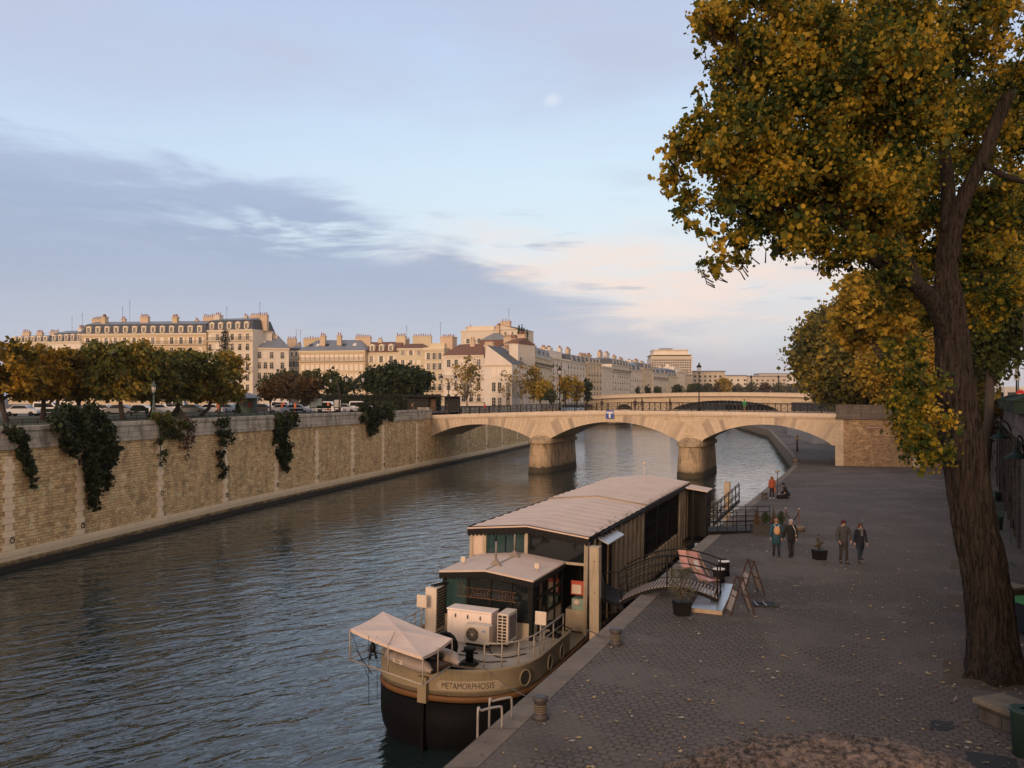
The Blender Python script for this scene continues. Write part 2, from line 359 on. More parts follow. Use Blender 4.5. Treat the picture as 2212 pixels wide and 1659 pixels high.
# cobbles of the quay: worn smooth in places, open dark joints in others
def cobbles():
    m, g, p, o = newmat('quay_cobbles'); uv = g.n('ShaderNodeTexCoord').outputs['UV']; pos = g.n('ShaderNodeNewGeometry').outputs['Position']
    wob = g.n('ShaderNodeTexNoise', None, Vector=uv, Scale=2.2, Detail=3)
    off = g.n('ShaderNodeVectorMath', {'operation': 'SCALE'}, i0=g.n('ShaderNodeVectorMath', {'operation': 'SUBTRACT'}, i0=wob.outputs['Color'], i1=(.5, .5, .5)).outputs[0], Scale=.24).outputs[0]
    vec = g.n('ShaderNodeVectorMath', {'operation': 'ADD'}, i0=uv, i1=off).outputs[0]
    bt = g.n('ShaderNodeTexBrick', {'offset': .5}, Vector=vec, Color1=(.108, .084, .064, 1), Color2=(.074, .058, .046, 1), Mortar=(.012, .010, .008, 1), Scale=1, Mortar_Size=.027, Mortar_Smooth=.5, Bias=0, Brick_Width=.225, Row_Height=.19)
    patch = g.ss(g.noise(pos, .30, 5, .65), .40, .53)
    near = g.noise(pos, 1.9, 5, .7)
    flat = g.mix(near, (.086, .069, .057, 1), (.126, .102, .084, 1))
    c = g.mix(g.m('MULTIPLY', g.m('SUBTRACT', 1, g.m('MULTIPLY', patch, .95)), .75), bt.outputs[0], flat)
    spk = g.noise(pos, 9, 6, .75); f = g.m('ADD', .55, g.m('MULTIPLY', spk, .9))
    c = g.mix(1, c, g.n('ShaderNodeCombineXYZ', None, X=f, Y=f, Z=f).outputs[0], 'MULTIPLY')
    stn = g.ss(g.noise(g.scl(pos, 1, .5, 1), .5, 6, .7), .52, .7); c = g.mix(g.m('MULTIPLY', stn, .45), c, (.035, .028, .023, 1))
    brown = g.ss(g.noise(pos, .12, 4, .6), .5, .66); c = g.mix(g.m('MULTIPLY', brown, .35), c, (.05, .038, .028, 1))
    lit = g.ss(g.noise(pos, .06, 3, .5), .42, .6); c = g.mix(g.m('MULTIPLY', lit, .4), c, (.135, .112, .098, 1))  # paler tone in broad random patches
    g.set(p.inputs['Base Color'], c); p.inputs['Roughness'].default_value = .8; p.inputs['Specular IOR Level'].default_value = .3
    h = g.m('ADD', g.m('MULTIPLY', g.m('MULTIPLY', bt.outputs[1], g.m('ADD', .35, patch)), -1), g.m('MULTIPLY', spk, .5))
    g.set(p.inputs['Normal'], g.n('ShaderNodeBump', None, Strength=.8, Distance=.03, Height=h))
    return m
M_COB = cobbles()
def watermat():
    m, g, p, o = newmat('river_water'); pos = g.n('ShaderNodeNewGeometry').outputs['Position']
    v = g.n('ShaderNodeMapping', None, Vector=pos, Rotation=(0, 0, R_(-36))).outputs[0]
    a = g.noise(g.scl(v, .42, .95, 1), 1.0, 2.2, .45, .7)
    b = g.noise(g.scl(v, 1.3, 2.9, 1), 1.0, 2.5, .5, 1.0)
    c = g.noise(g.scl(v, 5, 9, 1), 1.0, 3, .6, .4)
    big = g.noise(g.scl(v, .03, .05, 1), 1.0, 3, .5)
    h = g.m('ADD', g.m('ADD', g.m('MULTIPLY', a, .62), g.m('MULTIPLY', b, .15)), g.m('MULTIPLY', c, .010))
    h = g.m('MULTIPLY', h, g.ss(big, .3, .7, .75, 1.2)); h = g.m('MULTIPLY', h, g.m('MAXIMUM', g.ss(g.n('ShaderNodeSeparateXYZ', None, Vector=pos).outputs[1], 40, 95, 1, .5), g.ss(g.n('ShaderNodeSeparateXYZ', None, Vector=pos).outputs[1], 105, 165, 0, 1.15)))
    bp = g.n('ShaderNodeBump', None, Strength=1.0, Distance=.30, Height=h)
    g.set(p.inputs['Base Color'], (.012, .023, .022)); p.inputs['Roughness'].default_value = .01; p.inputs['IOR'].default_value = 1.48
    p.inputs['Specular IOR Level'].default_value = .8
    g.set(p.inputs['Normal'], bp); return m
M_WAT = watermat()
M_SOIL = pm('tree_pit_soil', (.075, .052, .035), .95, nz=.5, scale=4, bump=.6, bs=30)
M_ASPH = pm('asphalt_patch', (.022, .023, .026), .85, nz=.3, scale=6, bump=.3, bs=60)
M_GRASS = pm('garden_lawn', (.035, .04, .015), .95, nz=.5, scale=.8, bump=.5, bs=12)
M_PAVE = pm('street_paving', (.07, .062, .055), .9, nz=.3, scale=1)
M_EARTH = pm('far_ground', (.06, .055, .04), .95, nz=.4, scale=.05)
# ================================================================== river, banks, quay
def struct(name, mb, mats, kind='structure'):
    o = mb.build(name, mats); o['kind'] = kind; return o
mb = MB(); mb.add([(-4000, -60, 0), (4000, -60, 0), (4000, 5000, 0), (-4000, 5000, 0)], [(0, 1, 2, 3)]); struct('water', mb, M_WAT)
WL = [(-55, -60), (-47.1, -15), (-39.7, 20), (-32.4, 53.9), (-25.7, 85.4), (-14.4, 127.6), (-3.1, 166), (4.5, 196), (17, 300), (20, 345)]   # foot of the left river wall
def wl(Y): return interp(Y, [(b, a) for a, b in WL])
def ub(u):      # Y where the sight line with tangent u meets the left wall
    lo, hi = 5., 340.
    for _ in range(60):
        m_ = (lo+hi)/2
        if wl(m_) > u*m_: hi = m_
        else: lo = m_
    return lo
QE = [(-30, -21), (0, -8.3), (16.5, -1.35), (26.3, 2.76), (45.5, 10.6), (110, 36.2), (118, 39.0), (128, 42), (229, 69), (330, 84)]
def qe(Y): return interp(Y, QE)
RWL = [(-20, -8), (38, 22.9), (46.6, 27.5), (84, 47.8), (105, 59.1), (118, 66)]
def rw(Y): return interp(Y, RWL)
# left upper bank: street sheet + raised garden
mb = MB(); ys = [y for _, y in WL]
row = [(x, y) for x, y in WL]
top = [(x-.5, y, 8.6) for x, y in row]; out = [(-900, y, 8.6) for _, y in row]
n = len(row); mb.add(top+out, [(i, i+1, n+i+1, n+i) for i in range(n-1)])
mb.add([(20, 345, 8.6), (33, 1200, 8.6), (-900, 1200, 8.6), (-900, 345, 8.6)], [(0, 1, 2, 3)])
struct('street', mb, M_PAVE)
mb = MB(); G0 = [y for y in ys if y < 100]+[112]
mb.add([(wl(y)-.95, y, 9.08) for y in G0]+[(wl(y)-26, y, 9.12) for y in G0]+[(wl(y)-26.2, y, 8.5) for y in G0],
       [(i, i+1, len(G0)+i+1, len(G0)+i) for i in range(len(G0)-1)]+[(len(G0)+i, len(G0)+i+1, 2*len(G0)+i+1, 2*len(G0)+i) for i in range(len(G0)-1)])
struct('garden_ground', mb, M_GRASS)
mb = MB(); mb.add([(33, 345, 8), (-4000, 345, 8), (-4000, 5000, 8), (20, 5000, 8)], [(0, 1, 2, 3)])
mb.add([(90, 360, 8), (4000, 360, 8), (4000, 5000, 8), (90, 5000, 8)], [(0, 1, 2, 3)])
mb.add([(33, 1000, 8.01), (90, 1000, 8.01), (90, 5000, 8.01), (20, 5000, 8.01)], [(0, 1, 2, 3)])
mb.add([(90, 360, 0), (90, 360, 8), (90, 1000, 8), (90, 1000, 0)], [(0, 1, 2, 3)])
struct('ground', mb, M_EARTH)
# left river wall
def ribbon(mb, path, z0, z1, off=0, mi=0, top=0, ustart=0, bot=False):
    u = ustart; P = [Vector((x, y, 0)) for x, y in path]
    N = []
    for i in range(len(P)):
        d = (P[min(i+1, len(P)-1)]-P[max(i-1, 0)]).normalized(); N.append(Vector((d.y, -d.x, 0)))
    for i in range(len(P)-1):
        a, b = P[i]+N[i]*off, P[i+1]+N[i+1]*off; L = (b-a).length
        mb.add([(a.x, a.y, z0), (b.x, b.y, z0), (b.x, b.y, z1), (a.x, a.y, z1)], [(0, 1, 2, 3)], mi, uv=[[(u, z0), (u+L, z0), (u+L, z1), (u, z1)]])
        if top:
            c, d_ = b-N[i+1]*top, a-N[i]*top
            mb.add([(a.x, a.y, z1), (b.x, b.y, z1), (c.x, c.y, z1), (d_.x, d_.y, z1)], [(0, 1, 2, 3)], mi, uv=[[(u, 0), (u+L, 0), (u+L, top), (u, top)]])
            mb.add([(d_.x, d_.y, z1), (c.x, c.y, z1), (c.x, c.y, z0), (d_.x, d_.y, z0)], [(0, 1, 2, 3)], mi, uv=[[(u, 0), (u+L, 0), (u+L, 1), (u, 1)]])
        if bot:
            c, d_ = b-N[i+1]*.3, a-N[i]*.3
            mb.add([(a.x, a.y, z0), (d_.x, d_.y, z0), (c.x, c.y, z0), (b.x, b.y, z0)], [(0, 1, 2, 3)], mi)
        u += L
WP = [(wl(y), y) for y in list(range(-60, 346, 9))]
qw = thing('river_wall', 'long tan rubble stone river wall with pale coping below the clipped trees', 'wall', (-25.7, 85.4, 0))
mb = MB(); ribbon(mb, WP, -1, 7.75); mb.build('masonry', M_RUB, qw, True)
mb = MB(); ribbon(mb, WP, .6, 1.25, .10, top=.12); mb.build('plinth', M_QUOIN, qw, True)
mb = MB(); ribbon(mb, WP, -.6, .32, .32, top=.34); mb.build('footing', pm('algae_footing', (.018, .013, .008), .8, nz=.6, scale=2, bump=1, bs=9), qw, True)
mb = MB(); WP1 = [p for p in WP if p[1] < 134]+[(wl(133.6), 133.6)]
for z0, z1, off in ((7.74, 8.06, .16), (8.06, 8.5, .06), (8.5, 8.92, .06), (8.92, 9.2, .14)): ribbon(mb, WP1, z0, z1, off, top=.9 if z1 > 9 else .15, bot=z0 < 7.8 or z1 > 9, ustart=z0*.77)
mb.build('coping', M_ASH, qw, True)
WP2 = [(wl(147), 147)]+[p for p in WP if p[1] > 150]
mb = MB(); ribbon(mb, WP2, 7.74, 8.06, .16, top=.3, bot=True); ribbon(mb, WP2, 8.06, 9.2, .06, top=.7); mb.build('coping', M_ASH, qw, True)
def wall_frame(Y):
    d = Vector((wl(Y+2)-wl(Y-2), 4, 0)).normalized(); return Vector((wl(Y), Y, 0)), d, Vector((d.y, -d.x, 0))
for px in (18, 172, 345, 486, 596, 684, 761, 827, 900, 1051, 1085, 1118):
    u = (px-CX)/F; Y = ub(u); c, d, nn = wall_frame(Y); mb = MB()
    for k in range(14):
        z0 = 1.25+k*.43; w = .58 if k % 2 else .95
        if z0+.43 > 7.78: break
        q = [c-d*w/2-nn*.1, c+d*w/2-nn*.1, c+d*w/2+nn*(.05), c-d*w/2+nn*(.05)]
        q = [q[0], q[3], q[2], q[1]]
        mb.hexa([p+Vector((0, 0, z0+.004)) for p in q], [p+Vector((0, 0, z0+.424)) for p in q])
    mb.build('quoin_strip', M_QUOIN, qw, True)
    mb = MB(); zr = 1.9 if px != 345 else 3.2; cc = c+d*.2+nn*.12+Vector((0, 0, zr))
    mb.tube([cc+(d*math.cos(a)+Vector((0, 0, 1))*math.sin(a))*.17 for a in [i*math.pi/6 for i in range(13)]], .028, 6)
    mb.tube([cc+Vector((0, 0, .17))-nn*.12, cc+Vector((0, 0, .17))+nn*.04], .045, 6)
    mb.build('mooring_ring', M_IRON, qw, True)
# ------------------------------------------------------------------ right quay
def qrows(a, b, st):
    r = []; y = a
    while y < b: r.append(y); y += st
    return r+[b]
qd = Vector((.3915, .9202, 0))
mb = MB(); rows = qrows(-30, 118, 2.0)
def quv(x, y): return (x*.9202-y*.3915, x*.3915+y*.9202)
def qgrid(mb, rows, xa, xb, nx, dz=0):
    for i in range(len(rows)-1):
        for k in range(nx):
            pts = []
            for (yy, kk) in ((rows[i], k), (rows[i], k+1), (rows[i+1], k+1), (rows[i+1], k)):
                x = xa(yy)+(xb(yy)-xa(yy))*kk/nx; pts.append((x, yy, zq(yy)+dz))
            mb.add(pts, [(0, 1, 2, 3)], uv=[[quv(p[0], p[1]) for p in pts]])
qgrid(mb, rows, lambda y: qe(y)+.62, lambda y: rw(y)+.3, 3)
rows2 = qrows(118, 330, 8)
qgrid(mb, rows2, lambda y: qe(y)+.62, lambda y: qe(y)+60, 4)
struct('quay', mb, M_COB)
mb = MB()
for i, (ya, yb) in enumerate(zip(rows[:-1]+rows2[:-1], rows[1:]+rows2[1:])):
    a, b = Vector((qe(ya), ya, zq(ya))), Vector((qe(yb), yb, zq(yb))); w = Vector((.66, 0, 0)); L0 = ya*1.08; L1 = yb*1.08
    up = Vector((0, 0, .012)); mb.add([a+up, a+w+up, b+w+up, b+up], [(0, 1, 2, 3)], uv=[[(L0, 0), (L0, .6), (L1, .6), (L1, 0)]])
    mb.add([a+up+w, a+w-up, b+w-up, b+w+up], [(3, 2, 1, 0)])
    mb.add([a+up, b+up, (b.x-.02, b.y, b.z-.5), (a.x-.02, a.y, a.z-.5)], [(0, 1, 2, 3)], uv=[[(L0, 0), (L1, 0), (L1, .5), (L0, .5)]])
struct('quay_kerb', mb, M_KERB)
mb = MB()
for ya, yb in zip(rows[:-1]+rows2[:-1], rows[1:]+rows2[1:]):
    mb.add([(qe(ya)+.05, ya, -.8), (qe(ya)+.05, ya, zq(ya)-.4), (qe(yb)+.05, yb, zq(yb)-.4), (qe(yb)+.05, yb, -.8)], [(3, 2, 1, 0)], uv=[[(yb, -.8), (yb, zq(yb)-.4), (ya, zq(ya)-.4), (ya, -.8)]])
struct('quay_side', mb, M_QSIDE)
# raised kerb wall and ramp of the quay beyond the bridge
lw = thing('low_quay_wall', 'low pale stone wall along the curved river edge seen through the right arch', 'wall', (42, 128, 2.1))
mb = MB()
pth = [(qe(y), y) for y in (119, 122, 126, 132, 150, 180, 229, 280)]
for (xa, ya), (xb, yb) in zip(pth[:-1], pth[1:]):
    mb.hexa([(xa, ya, .2), (xa+.7, ya, .2), (xb+.7, yb, .2), (xb, yb, .2)], [(xa, ya, 2.45), (xa+.6, ya, 2.45), (xb+.6, yb, 2.45), (xb, yb, 2.45)])
mb.build('wall_body', M_QSIDE, lw, True)
rp = thing('access_ramp', 'sloping grey stone ramp block on the far quay behind the right arch', 'ramp', (60, 160, 2.1))
mb = MB(); A, B, C_, D_ = onz(1700, 938, 2.1), onz(1754, 958, 2.1), onz(1790, 952, 2.1), onz(1735, 930, 2.1)
mb.hexa([A, B, Vector((66, 138, 2.1)), D_+Vector((8, 30, 0))], [A+Vector((2, 6, 1.3)), B+Vector((1.5, 3, 1.9)), Vector((66, 140, 4.4)), D_+Vector((8, 32, 2.6))])
mb.build('ramp_body', pm('ramp_stone', (.17, .155, .14), .9, nz=.3, scale=.6), rp, True)
# street and ground right of the retaining wall
mb = MB(); yy = [-20, 38, 84, 105, 118]
mb.add([(rw(y)+.2, y, 9.3) for y in yy]+[(400, y, 9.3) for y in yy], [(i, 5+i, 6+i, 1+i) for i in range(4)])
mb.add([(66, 118, 9.3), (400, 118, 9.3), (400, 360, 9.3), (110, 360, 9.3)], [(0, 1, 2, 3)])
mb.add([(66, 118, 2), (66, 118, 9.3), (110, 360, 9.3), (110, 360, 2)], [(0, 1, 2, 3)])
struct('upper_street', mb, M_PAVE)
rwt = thing('retaining_wall', 'dark stained stone quay wall behind the big leaning tree on the right', 'wall', (27.5, 46.6, 3.8))
RP = [(rw(y), y) for y in (20, 30, 38, 46.6, 56, 65, 75, 84, 95, 104)]
mb = MB(); rp_ = [(x, y) for x, y in reversed(RP)]
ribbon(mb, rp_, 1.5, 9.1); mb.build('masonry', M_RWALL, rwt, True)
mb = MB(); ribbon(mb, rp_, 9.1, 9.45, .14, top=.2, bot=True); ribbon(mb, rp_, 9.45, 10.35, .05, top=.55); mb.build('coping', M_DARKST, rwt, True)
for y in (41, 44.5, 48, 52, 57, 63, 70, 78):
    dd = Vector((rw(y+1)-rw(y-1), 2, 0)).normalized(); nn = Vector((-dd.y, dd.x, 0)); c = Vector((rw(y), y, 0))
    mb = MB(); q = [c-dd*.3+nn*.16, c+dd*.3+nn*.16, c+dd*.3-nn*.1, c-dd*.3-nn*.1]
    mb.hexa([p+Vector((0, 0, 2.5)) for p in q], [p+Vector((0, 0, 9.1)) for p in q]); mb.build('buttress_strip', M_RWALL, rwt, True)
for px, py in ((2203, 1133), (2163, 1048), (2178, 1039), (2194, 1077), (2150, 1013), (2147, 976), (2158, 980), (2139, 990)):
    Y = 60.
    for _ in range(80): Y = Y*.7+.3*((lambda t: t)(rw(Y)/((px-CX)/F)))
    Y = min(max(Y, 36), 100); z = CH+(HY-py)/F*Y
    dd = Vector((rw(Y+1)-rw(Y-1), 2, 0)).normalized(); nn = Vector((-dd.y, dd.x, 0)); c = Vector((rw(Y), Y, z))+nn*.2
    mb = MB(); mb.tube([c+(dd*math.cos(a)+Vector((0, 0, 1))*math.sin(a))*.26 for a in [i*math.pi/7 for i in range(15)]], .035, 6); mb.build('mooring_ring', M_IRON, rwt, True)
M_BG = pm('bottle_green', (.006, .017, .013), .6, nz=.3, spec=.12)
for i, (y, wh) in enumerate(((40, 'nearest to the frame edge'), (47, 'second from the frame edge'), (54.5, 'third along, partly behind leaves'), (62, 'fourth along, nearest the leaning trunk'))):
    dd = Vector((rw(y+1)-rw(y-1), 2, 0)).normalized(); t = thing('bookseller_box', 'closed dark green bookseller box on the right quay parapet, '+wh, 'stall', (rw(y), y, 10.35), math.atan2(dd.y, dd.x), 'bookseller boxes on the parapet')
    mb = MB(); mb.box(-2.6, 2.6, -.45, .45, 0, .55); mb.build('chest', M_BG, t, bevel=.02)
    mb = MB(); mb.prism([(-2.65, .555), (2.65, .555), (2.65, .6), (-2.65, .6)], -.5, .5); mb.add([(-2.65, .5, .6), (2.65, .5, .6), (2.65, -.45, .95), (-2.65, -.45, .95), (-2.65, -.5, .6), (2.65, -.5, .6)], [(0, 1, 2, 3), (3, 2, 5, 4), (0, 3, 4), (1, 5, 2)]); mb.build('lid', M_BG, t)
# tree pits and patches on the quay
def qpatch(name, pts, mat, lift, kind='structure', n=10):
    P = [onq(x, y) for x, y in pts]; mb = MB(); vs = []
    for i in range(len(P)):
        a, b = P[i], P[(i+1) % len(P)]
        for k in range(4):
            q = a.lerp(b, k/4)+Vector((random.uniform(-.05, .05), random.uniform(-.05, .05), 0)); vs.append((q.x, q.y, zq(q.y)+lift))
    mb.add(vs, [tuple(range(len(vs)))]); o = mb.build(name, mat); o['kind'] = kind; return o
for pts in (((2055, 1178), (2079, 1178), (2079, 1158), (2057, 1158)), ((2052, 1230), (2086, 1230), (2086, 1211), (2055, 1211)), ((2043, 1322), (2095, 1322), (2095, 1285), (2048, 1285)), ((2036, 1474), (2120, 1490), (2212, 1492), (2230, 1425), (2090, 1424), (2036, 1424))):
    qpatch('tree_pit', [(x, y) for x, y in pts], M_SOIL, .006)
for pts in (((2006, 1576), (2059, 1578), (2059, 1560), (2010, 1556)), ((2076, 1680), (2212, 1700), (2196, 1640), (2090, 1624))):
    qpatch('asphalt_patch', pts, M_ASPH, .007)
gs = [onq(x, y) for x, y in ((2135, 1180), (2185, 1200), (2180, 1120), (2138, 1110))]
qpatch('grass_strip', [(2132, 1200), (2196, 1225), (2160, 1060), (2122, 1060)], M_GRASS, .008)
# fallen leaves
def litter():
    n = 2300; V = []; Fc = []
    k = 0
    while k < n:
        u = random.random()**1.0; Y = 15+75*random.random()**2.2; x0, x1 = qe(Y)+.1, min(rw(Y), .61*Y)
        X = x0+(x1-x0)*random.random()**.75
        if X < x0: continue
        s = random.choice((.02, .03, .035, .045, .055))*random.uniform(.8, 1.1)*(1+Y/150); a = random.uniform(0, 6.28); z = zq(Y)+.016
        for j in range(4):
            r = s*(1.25 if j % 2 else .8); b = a+j*math.pi/2; V.append((X+r*math.cos(b), Y+r*math.sin(b), z+random.uniform(0, .03)))
        Fc.append([4*k, 4*k+1, 4*k+2, 4*k+3]); k += 1
    m, g, p, o = newmat('fallen_leaf'); ri = g.n('ShaderNodeNewGeometry').outputs['Random Per Island']
    g.set(p.inputs['Base Color'], g.ramp(ri, [(0, (.07, .05, .04)), (.4, (.18, .12, .06)), (.65, (.32, .19, .05)), (.85, (.36, .27, .14)), (1, (.42, .35, .3))]))
    p.inputs['Roughness'].default_value = .7
    o = arr_mesh('fallen_leaves', V, Fc, m); o['kind'] = 'stuff'; o['label'] = 'yellow and pale leaves scattered over the cobbled quay'; o['category'] = 'leaf litter'
litter()
# ================================================================== stone arch bridge
BA = Vector((-13.2, 133.9, 0)); BE = Vector((.9252, -.3795, 0)); BN = Vector((.3795, .9252, 0)); BWID = 11.5
def bp(s, t, z): return BA+BE*s+BN*t+Vector((0, 0, z))
def deckz(s): return interp(s, [(-4, 8.1), (0, 8.3), (16, 8.85), (31, 9.22), (47, 9.15), (60, 8.98), (90, 8.95)])
ARCH = [(.4, 17.5, 4.85, 6.95), (20.3, 39.5, 4.9, 7.55), (42.6, 59.2, 5.1, 7.42)]
def archz(i, s):
    a, b, z0, z1 = ARCH[i]; c = (a+b)/2; h = (b-a)/2; H = z1-z0; R = (h*h+H*H)/(2*H)
    return z1-R+math.sqrt(max(R*R-(s-c)**2, 0))
br = thing('arch_bridge', 'three-arched tan stone bridge with black lattice railing crossing the river', 'bridge', BA, math.atan2(BE.y, BE.x))
# local frame: x along, y to the back, z up
def corn(s): return deckz(s)-.68
for face, ny in ((0, 1), (1, -1)):
    y = 0 if face == 0 else BWID
    mb = MB(); S = [i*.5 for i in range(0, 121)]
    for s0, s1 in zip(S[:-1], S[1:]):
        def low(s):
            for i, (a, b, z0, z1) in enumerate(ARCH):
                if a <= s <= b: return archz(i, s)
            return min(ARCH[0][2], 4.8)
        l0, l1 = low(s0+1e-4), low(s1-1e-4)
        q = [(s0, y, l0), (s1, y, l1), (s1, y, corn(s1)), (s0, y, corn(s0))]
        mb.add(q, [(0, 1, 2, 3) if face == 0 else (3, 2, 1, 0)], uv=[[(p[0], p[2]) for p in q]] if face == 0 else None)
    mb.build('spandrel_wall', M_BRI, br)
M_VOU, g, p, o = newmat('voussoir_stone')
ri = g.n('ShaderNodeNewGeometry').outputs['Random Per Island']; pos = g.n('ShaderNodeNewGeometry').outputs['Position']
c = g.ramp(ri, [(0, (.54, .43, .31)), (.5, (.48, .38, .27)), (.78, (.52, .41, .29)), (.88, (.43, .34, .25)), (.95, (.30, .235, .175)), (1, (.32, .25, .19))])
st = g.m('ADD', .72, g.m('MULTIPLY', g.noise(pos, 1.5, 6, .65), .56)); c = g.mix(1, c, g.n('ShaderNodeCombineXYZ', None, X=st, Y=st, Z=st).outputs[0], 'MULTIPLY')
g.set(p.inputs['Base Color'], c); p.inputs['Roughness'].default_value = .9
g.set(p.inputs['Normal'], g.n('ShaderNodeBump', None, Strength=.4, Distance=.02, Height=g.noise(pos, 12, 5, .7)))
for i, (a, b, z0, z1) in enumerate(ARCH):
    mb = MB(); nv = 33; c_ = (a+b)/2; h = (b-a)/2; H = z1-z0; R = (h*h+H*H)/(2*H); th0 = math.asin(h/R); cz = z1-R
    for k in range(nv):
        t0 = -th0+2*th0*k/nv+.0016; t1 = -th0+2*th0*(k+1)/nv-.0016; pr = random.choice((.035, .05, .06, .045))
        f = abs((t0+t1)/2/th0); out = 1.0+f*f*1.5+(.35 if k % 2 else 0)
        if R*math.cos((t0+t1)/2)+cz+out > corn(c_+(t0+t1)/2*R)-.02: out = max(.3, (corn(c_+(t0+t1)/2*R)-.03-(R*math.cos((t0+t1)/2)+cz))/math.cos((t0+t1)/2)*.98)
        P = []
        for (t, r) in ((t0, R+.0), (t1, R+.0), (t1, R+out), (t0, R+out)):
            P.append((c_+r*math.sin(t), cz+r*math.cos(t)))
        P = [(min(max(x, 0), 59.9), min(z, corn(x)-.02)) for x, z in P]
        mb.prism(P, -pr, .05)
    mb.build('arch_ring', M_VOU, br)
    mb = MB(); n = 28
    for k in range(n):
        t0 = -th0+2*th0*k/n; t1 = -th0+2*th0*(k+1)/n
        q = [(c_+R*math.sin(t), y, cz+R*math.cos(t)) for t, y in ((t0, .03), (t1, .03), (t1, BWID), (t0, BWID))]
        mb.add(q, [(0, 3, 2, 1)], uv=[[(R*t0, 0), (R*t0, BWID), (R*t1, BWID), (R*t1, 0)]])
    mb.build('arch_soffit', M_BRI, br)
for y0, y1 in ((-.28, .3), (BWID-.3, BWID+.28)):
    mb = MB()
    for s0 in range(0, 60, 2):
        s1 = s0+2 if s0 < 58 else 60
        for (dz0, dz1, o_) in ((-.68, -.5, .12), (-.5, -.02, 0)):
            mb.hexa([(s0, y0+o_, deckz(s0)+dz0), (s1, y0+o_, deckz(s1)+dz0), (s1, y1-o_, deckz(s1)+dz0), (s0, y1-o_, deckz(s0)+dz0)],
                    [(s0, y0+o_, deckz(s0)+dz1), (s1, y0+o_, deckz(s1)+dz1), (s1, y1-o_, deckz(s1)+dz1), (s0, y1-o_, deckz(s0)+dz1)])
    mb.build('cornice', M_BRIC, br)
mb = MB()
for s0 in range(-6, 84, 2):
    mb.add([(s0, .3, deckz(s0)-.1), (s0+2, .3, deckz(s0+2)-.1), (s0+2, BWID-.3, deckz(s0+2)-.1), (s0, BWID-.3, deckz(s0)-.1)], [(0, 1, 2, 3)])
mb.build('deck', M_PAVE, br)
# piers with rounded cutwaters and caps
for s0, s1, nm in ((17.5, 20.3, 0), (39.5, 42.6, 1)):
    c_ = (s0+s1)/2
    def outline(hw, nose, y1):
        pts = [(c_-hw, y1), (c_-hw, .4)]
        for k in range(1, 10):
            t = math.pi*k/10; pts.append((c_-hw*math.cos(t), .4-nose*math.sin(t)**.8))
        return pts+[(c_+hw, .4), (c_+hw, y1)]
    mb = MB(); rings = []
    for z, hw, nose in ((-1, 1.95, 2.5), (.4, 1.85, 2.4), (4.0, 1.6, 2.1), (4.25, 1.6, 2.1)):
        rings.append([(x, y, z) for x, y in outline(hw, nose, BWID)])
    mb.loft(rings, sm=False); mb.build('pier', M_PIER, br)
    mb = MB(); rings = [[(x, y, z) for x, y in outline(hw, nose, BWID+.2)] for z, hw, nose in ((4.2, 1.7, 2.2), (4.3, 1.9, 2.4), (4.72, 1.9, 2.4), (4.95, 1.6, 1.5), (5.4, 1.1, .5))]
    mb.loft(rings, sm=False); mb.build('pier_cap', M_PIER, br)
# railings: posts, rails and crossed bars, panel by panel
def railing(y):
    npan = 35; L = 59.6/npan
    r = MB()
    for k in range(npan):
        s0, s1 = .3+k*L, .3+(k+1)*L
        z0, z1 = deckz(s0), deckz(s1)
        for h, w in ((1.12, .07), (.93, .035), (.12, .04)): r.bar((s0, y, z0+h), (s1, y, z1+h), w, w)
    r.build('hand_rail', M_IRON, br)
    for k in range(npan+1):
        s0 = .3+k*L; z0 = deckz(s0); mb = MB(); mb.box(s0-.05, s0+.05, y-.05, y+.05, z0-.02, z0+1.14); mb.build('rail_post', M_IRON, br)
        if k < npan:
            s1 = s0+L; z1 = deckz(s1); mb = MB()
            for q in (0, .5):
                a, b = s0+L*q, s0+L*(q+.5); za, zb = z0+(z1-z0)*q, z0+(z1-z0)*(q+.5)
                mb.bar((a, y, za+.12), (b, y, zb+.93), .022); mb.bar((a, y, za+.93), (b, y, zb+.12), .022)
            mb.bar((s0+L/2, y, z0+.12), (s0+L/2, y, z0+.93), .03)
            mb.bar((s0, y, z0+.52), (s1, y, z1+.52), .022); mb.build('lattice_panel', M_IRON, br)
railing(.12)
railing(BWID-.12)
# sign on the cornice
t = thing('navigation_sign', 'blue square sign with a white T hung on the middle arch', 'sign', bp(29.6, -.34, 8.9), math.atan2(BE.y, BE.x))
mb = MB(); mb.box(-.57, .57, -.03, .03, -.86, .34); mb.build('panel', pm('sign_blue', (.01, .06, .30), .4, nz=.1, bump=0), t)
mb = MB(); mb.box(-.5, .5, -.045, -.034, -.13, .12); mb.box(-.13, .13, -.0445, -.034, -.78, -.13); mb.build('white_mark', M_WHITE, t)
# right abutment
ab = thing('bridge_abutment', 'tan rubble abutment with dark stone parapet where the bridge meets the cobbled quay', 'wall', bp(60, 0, 2), math.atan2(BE.y, BE.x))
def abw(mb, s0, s1, t0, t1, z0, z1): mb.hexa([bp(s0, t0, z0), bp(s1, t0, z0), bp(s1, t1, z0), bp(s0, t1, z0)], [bp(s0, t0, z1), bp(s1, t0, z1), bp(s1, t1, z1), bp(s0, t1, z1)])
mb = MB(); abw(mb, 59.95, 69.3, -.12, 12, 1.2, 8.25); abw(mb, 69.3, 84, .3, 12, 1.2, 8.25); mb.build('masonry', M_ABUT, ab, True)
for q in ((59.9, 60.9, -.17), (68.95, 69.9, -.2)): mb = MB(); abw(mb, *q, 5, 1.2, 8.25); mb.build('corner_stones', M_BRI, ab, True)
mb = MB(); abw(mb, 59.9, 84, -.4, .35, 8.25, 8.55); abw(mb, 59.95, 84, -.22, .3, 8.55, 9.95); abw(mb, 59.9, 69.5, -.3, .4, 9.95, 10.12); mb.build('parapet', M_DARKST, ab, True)
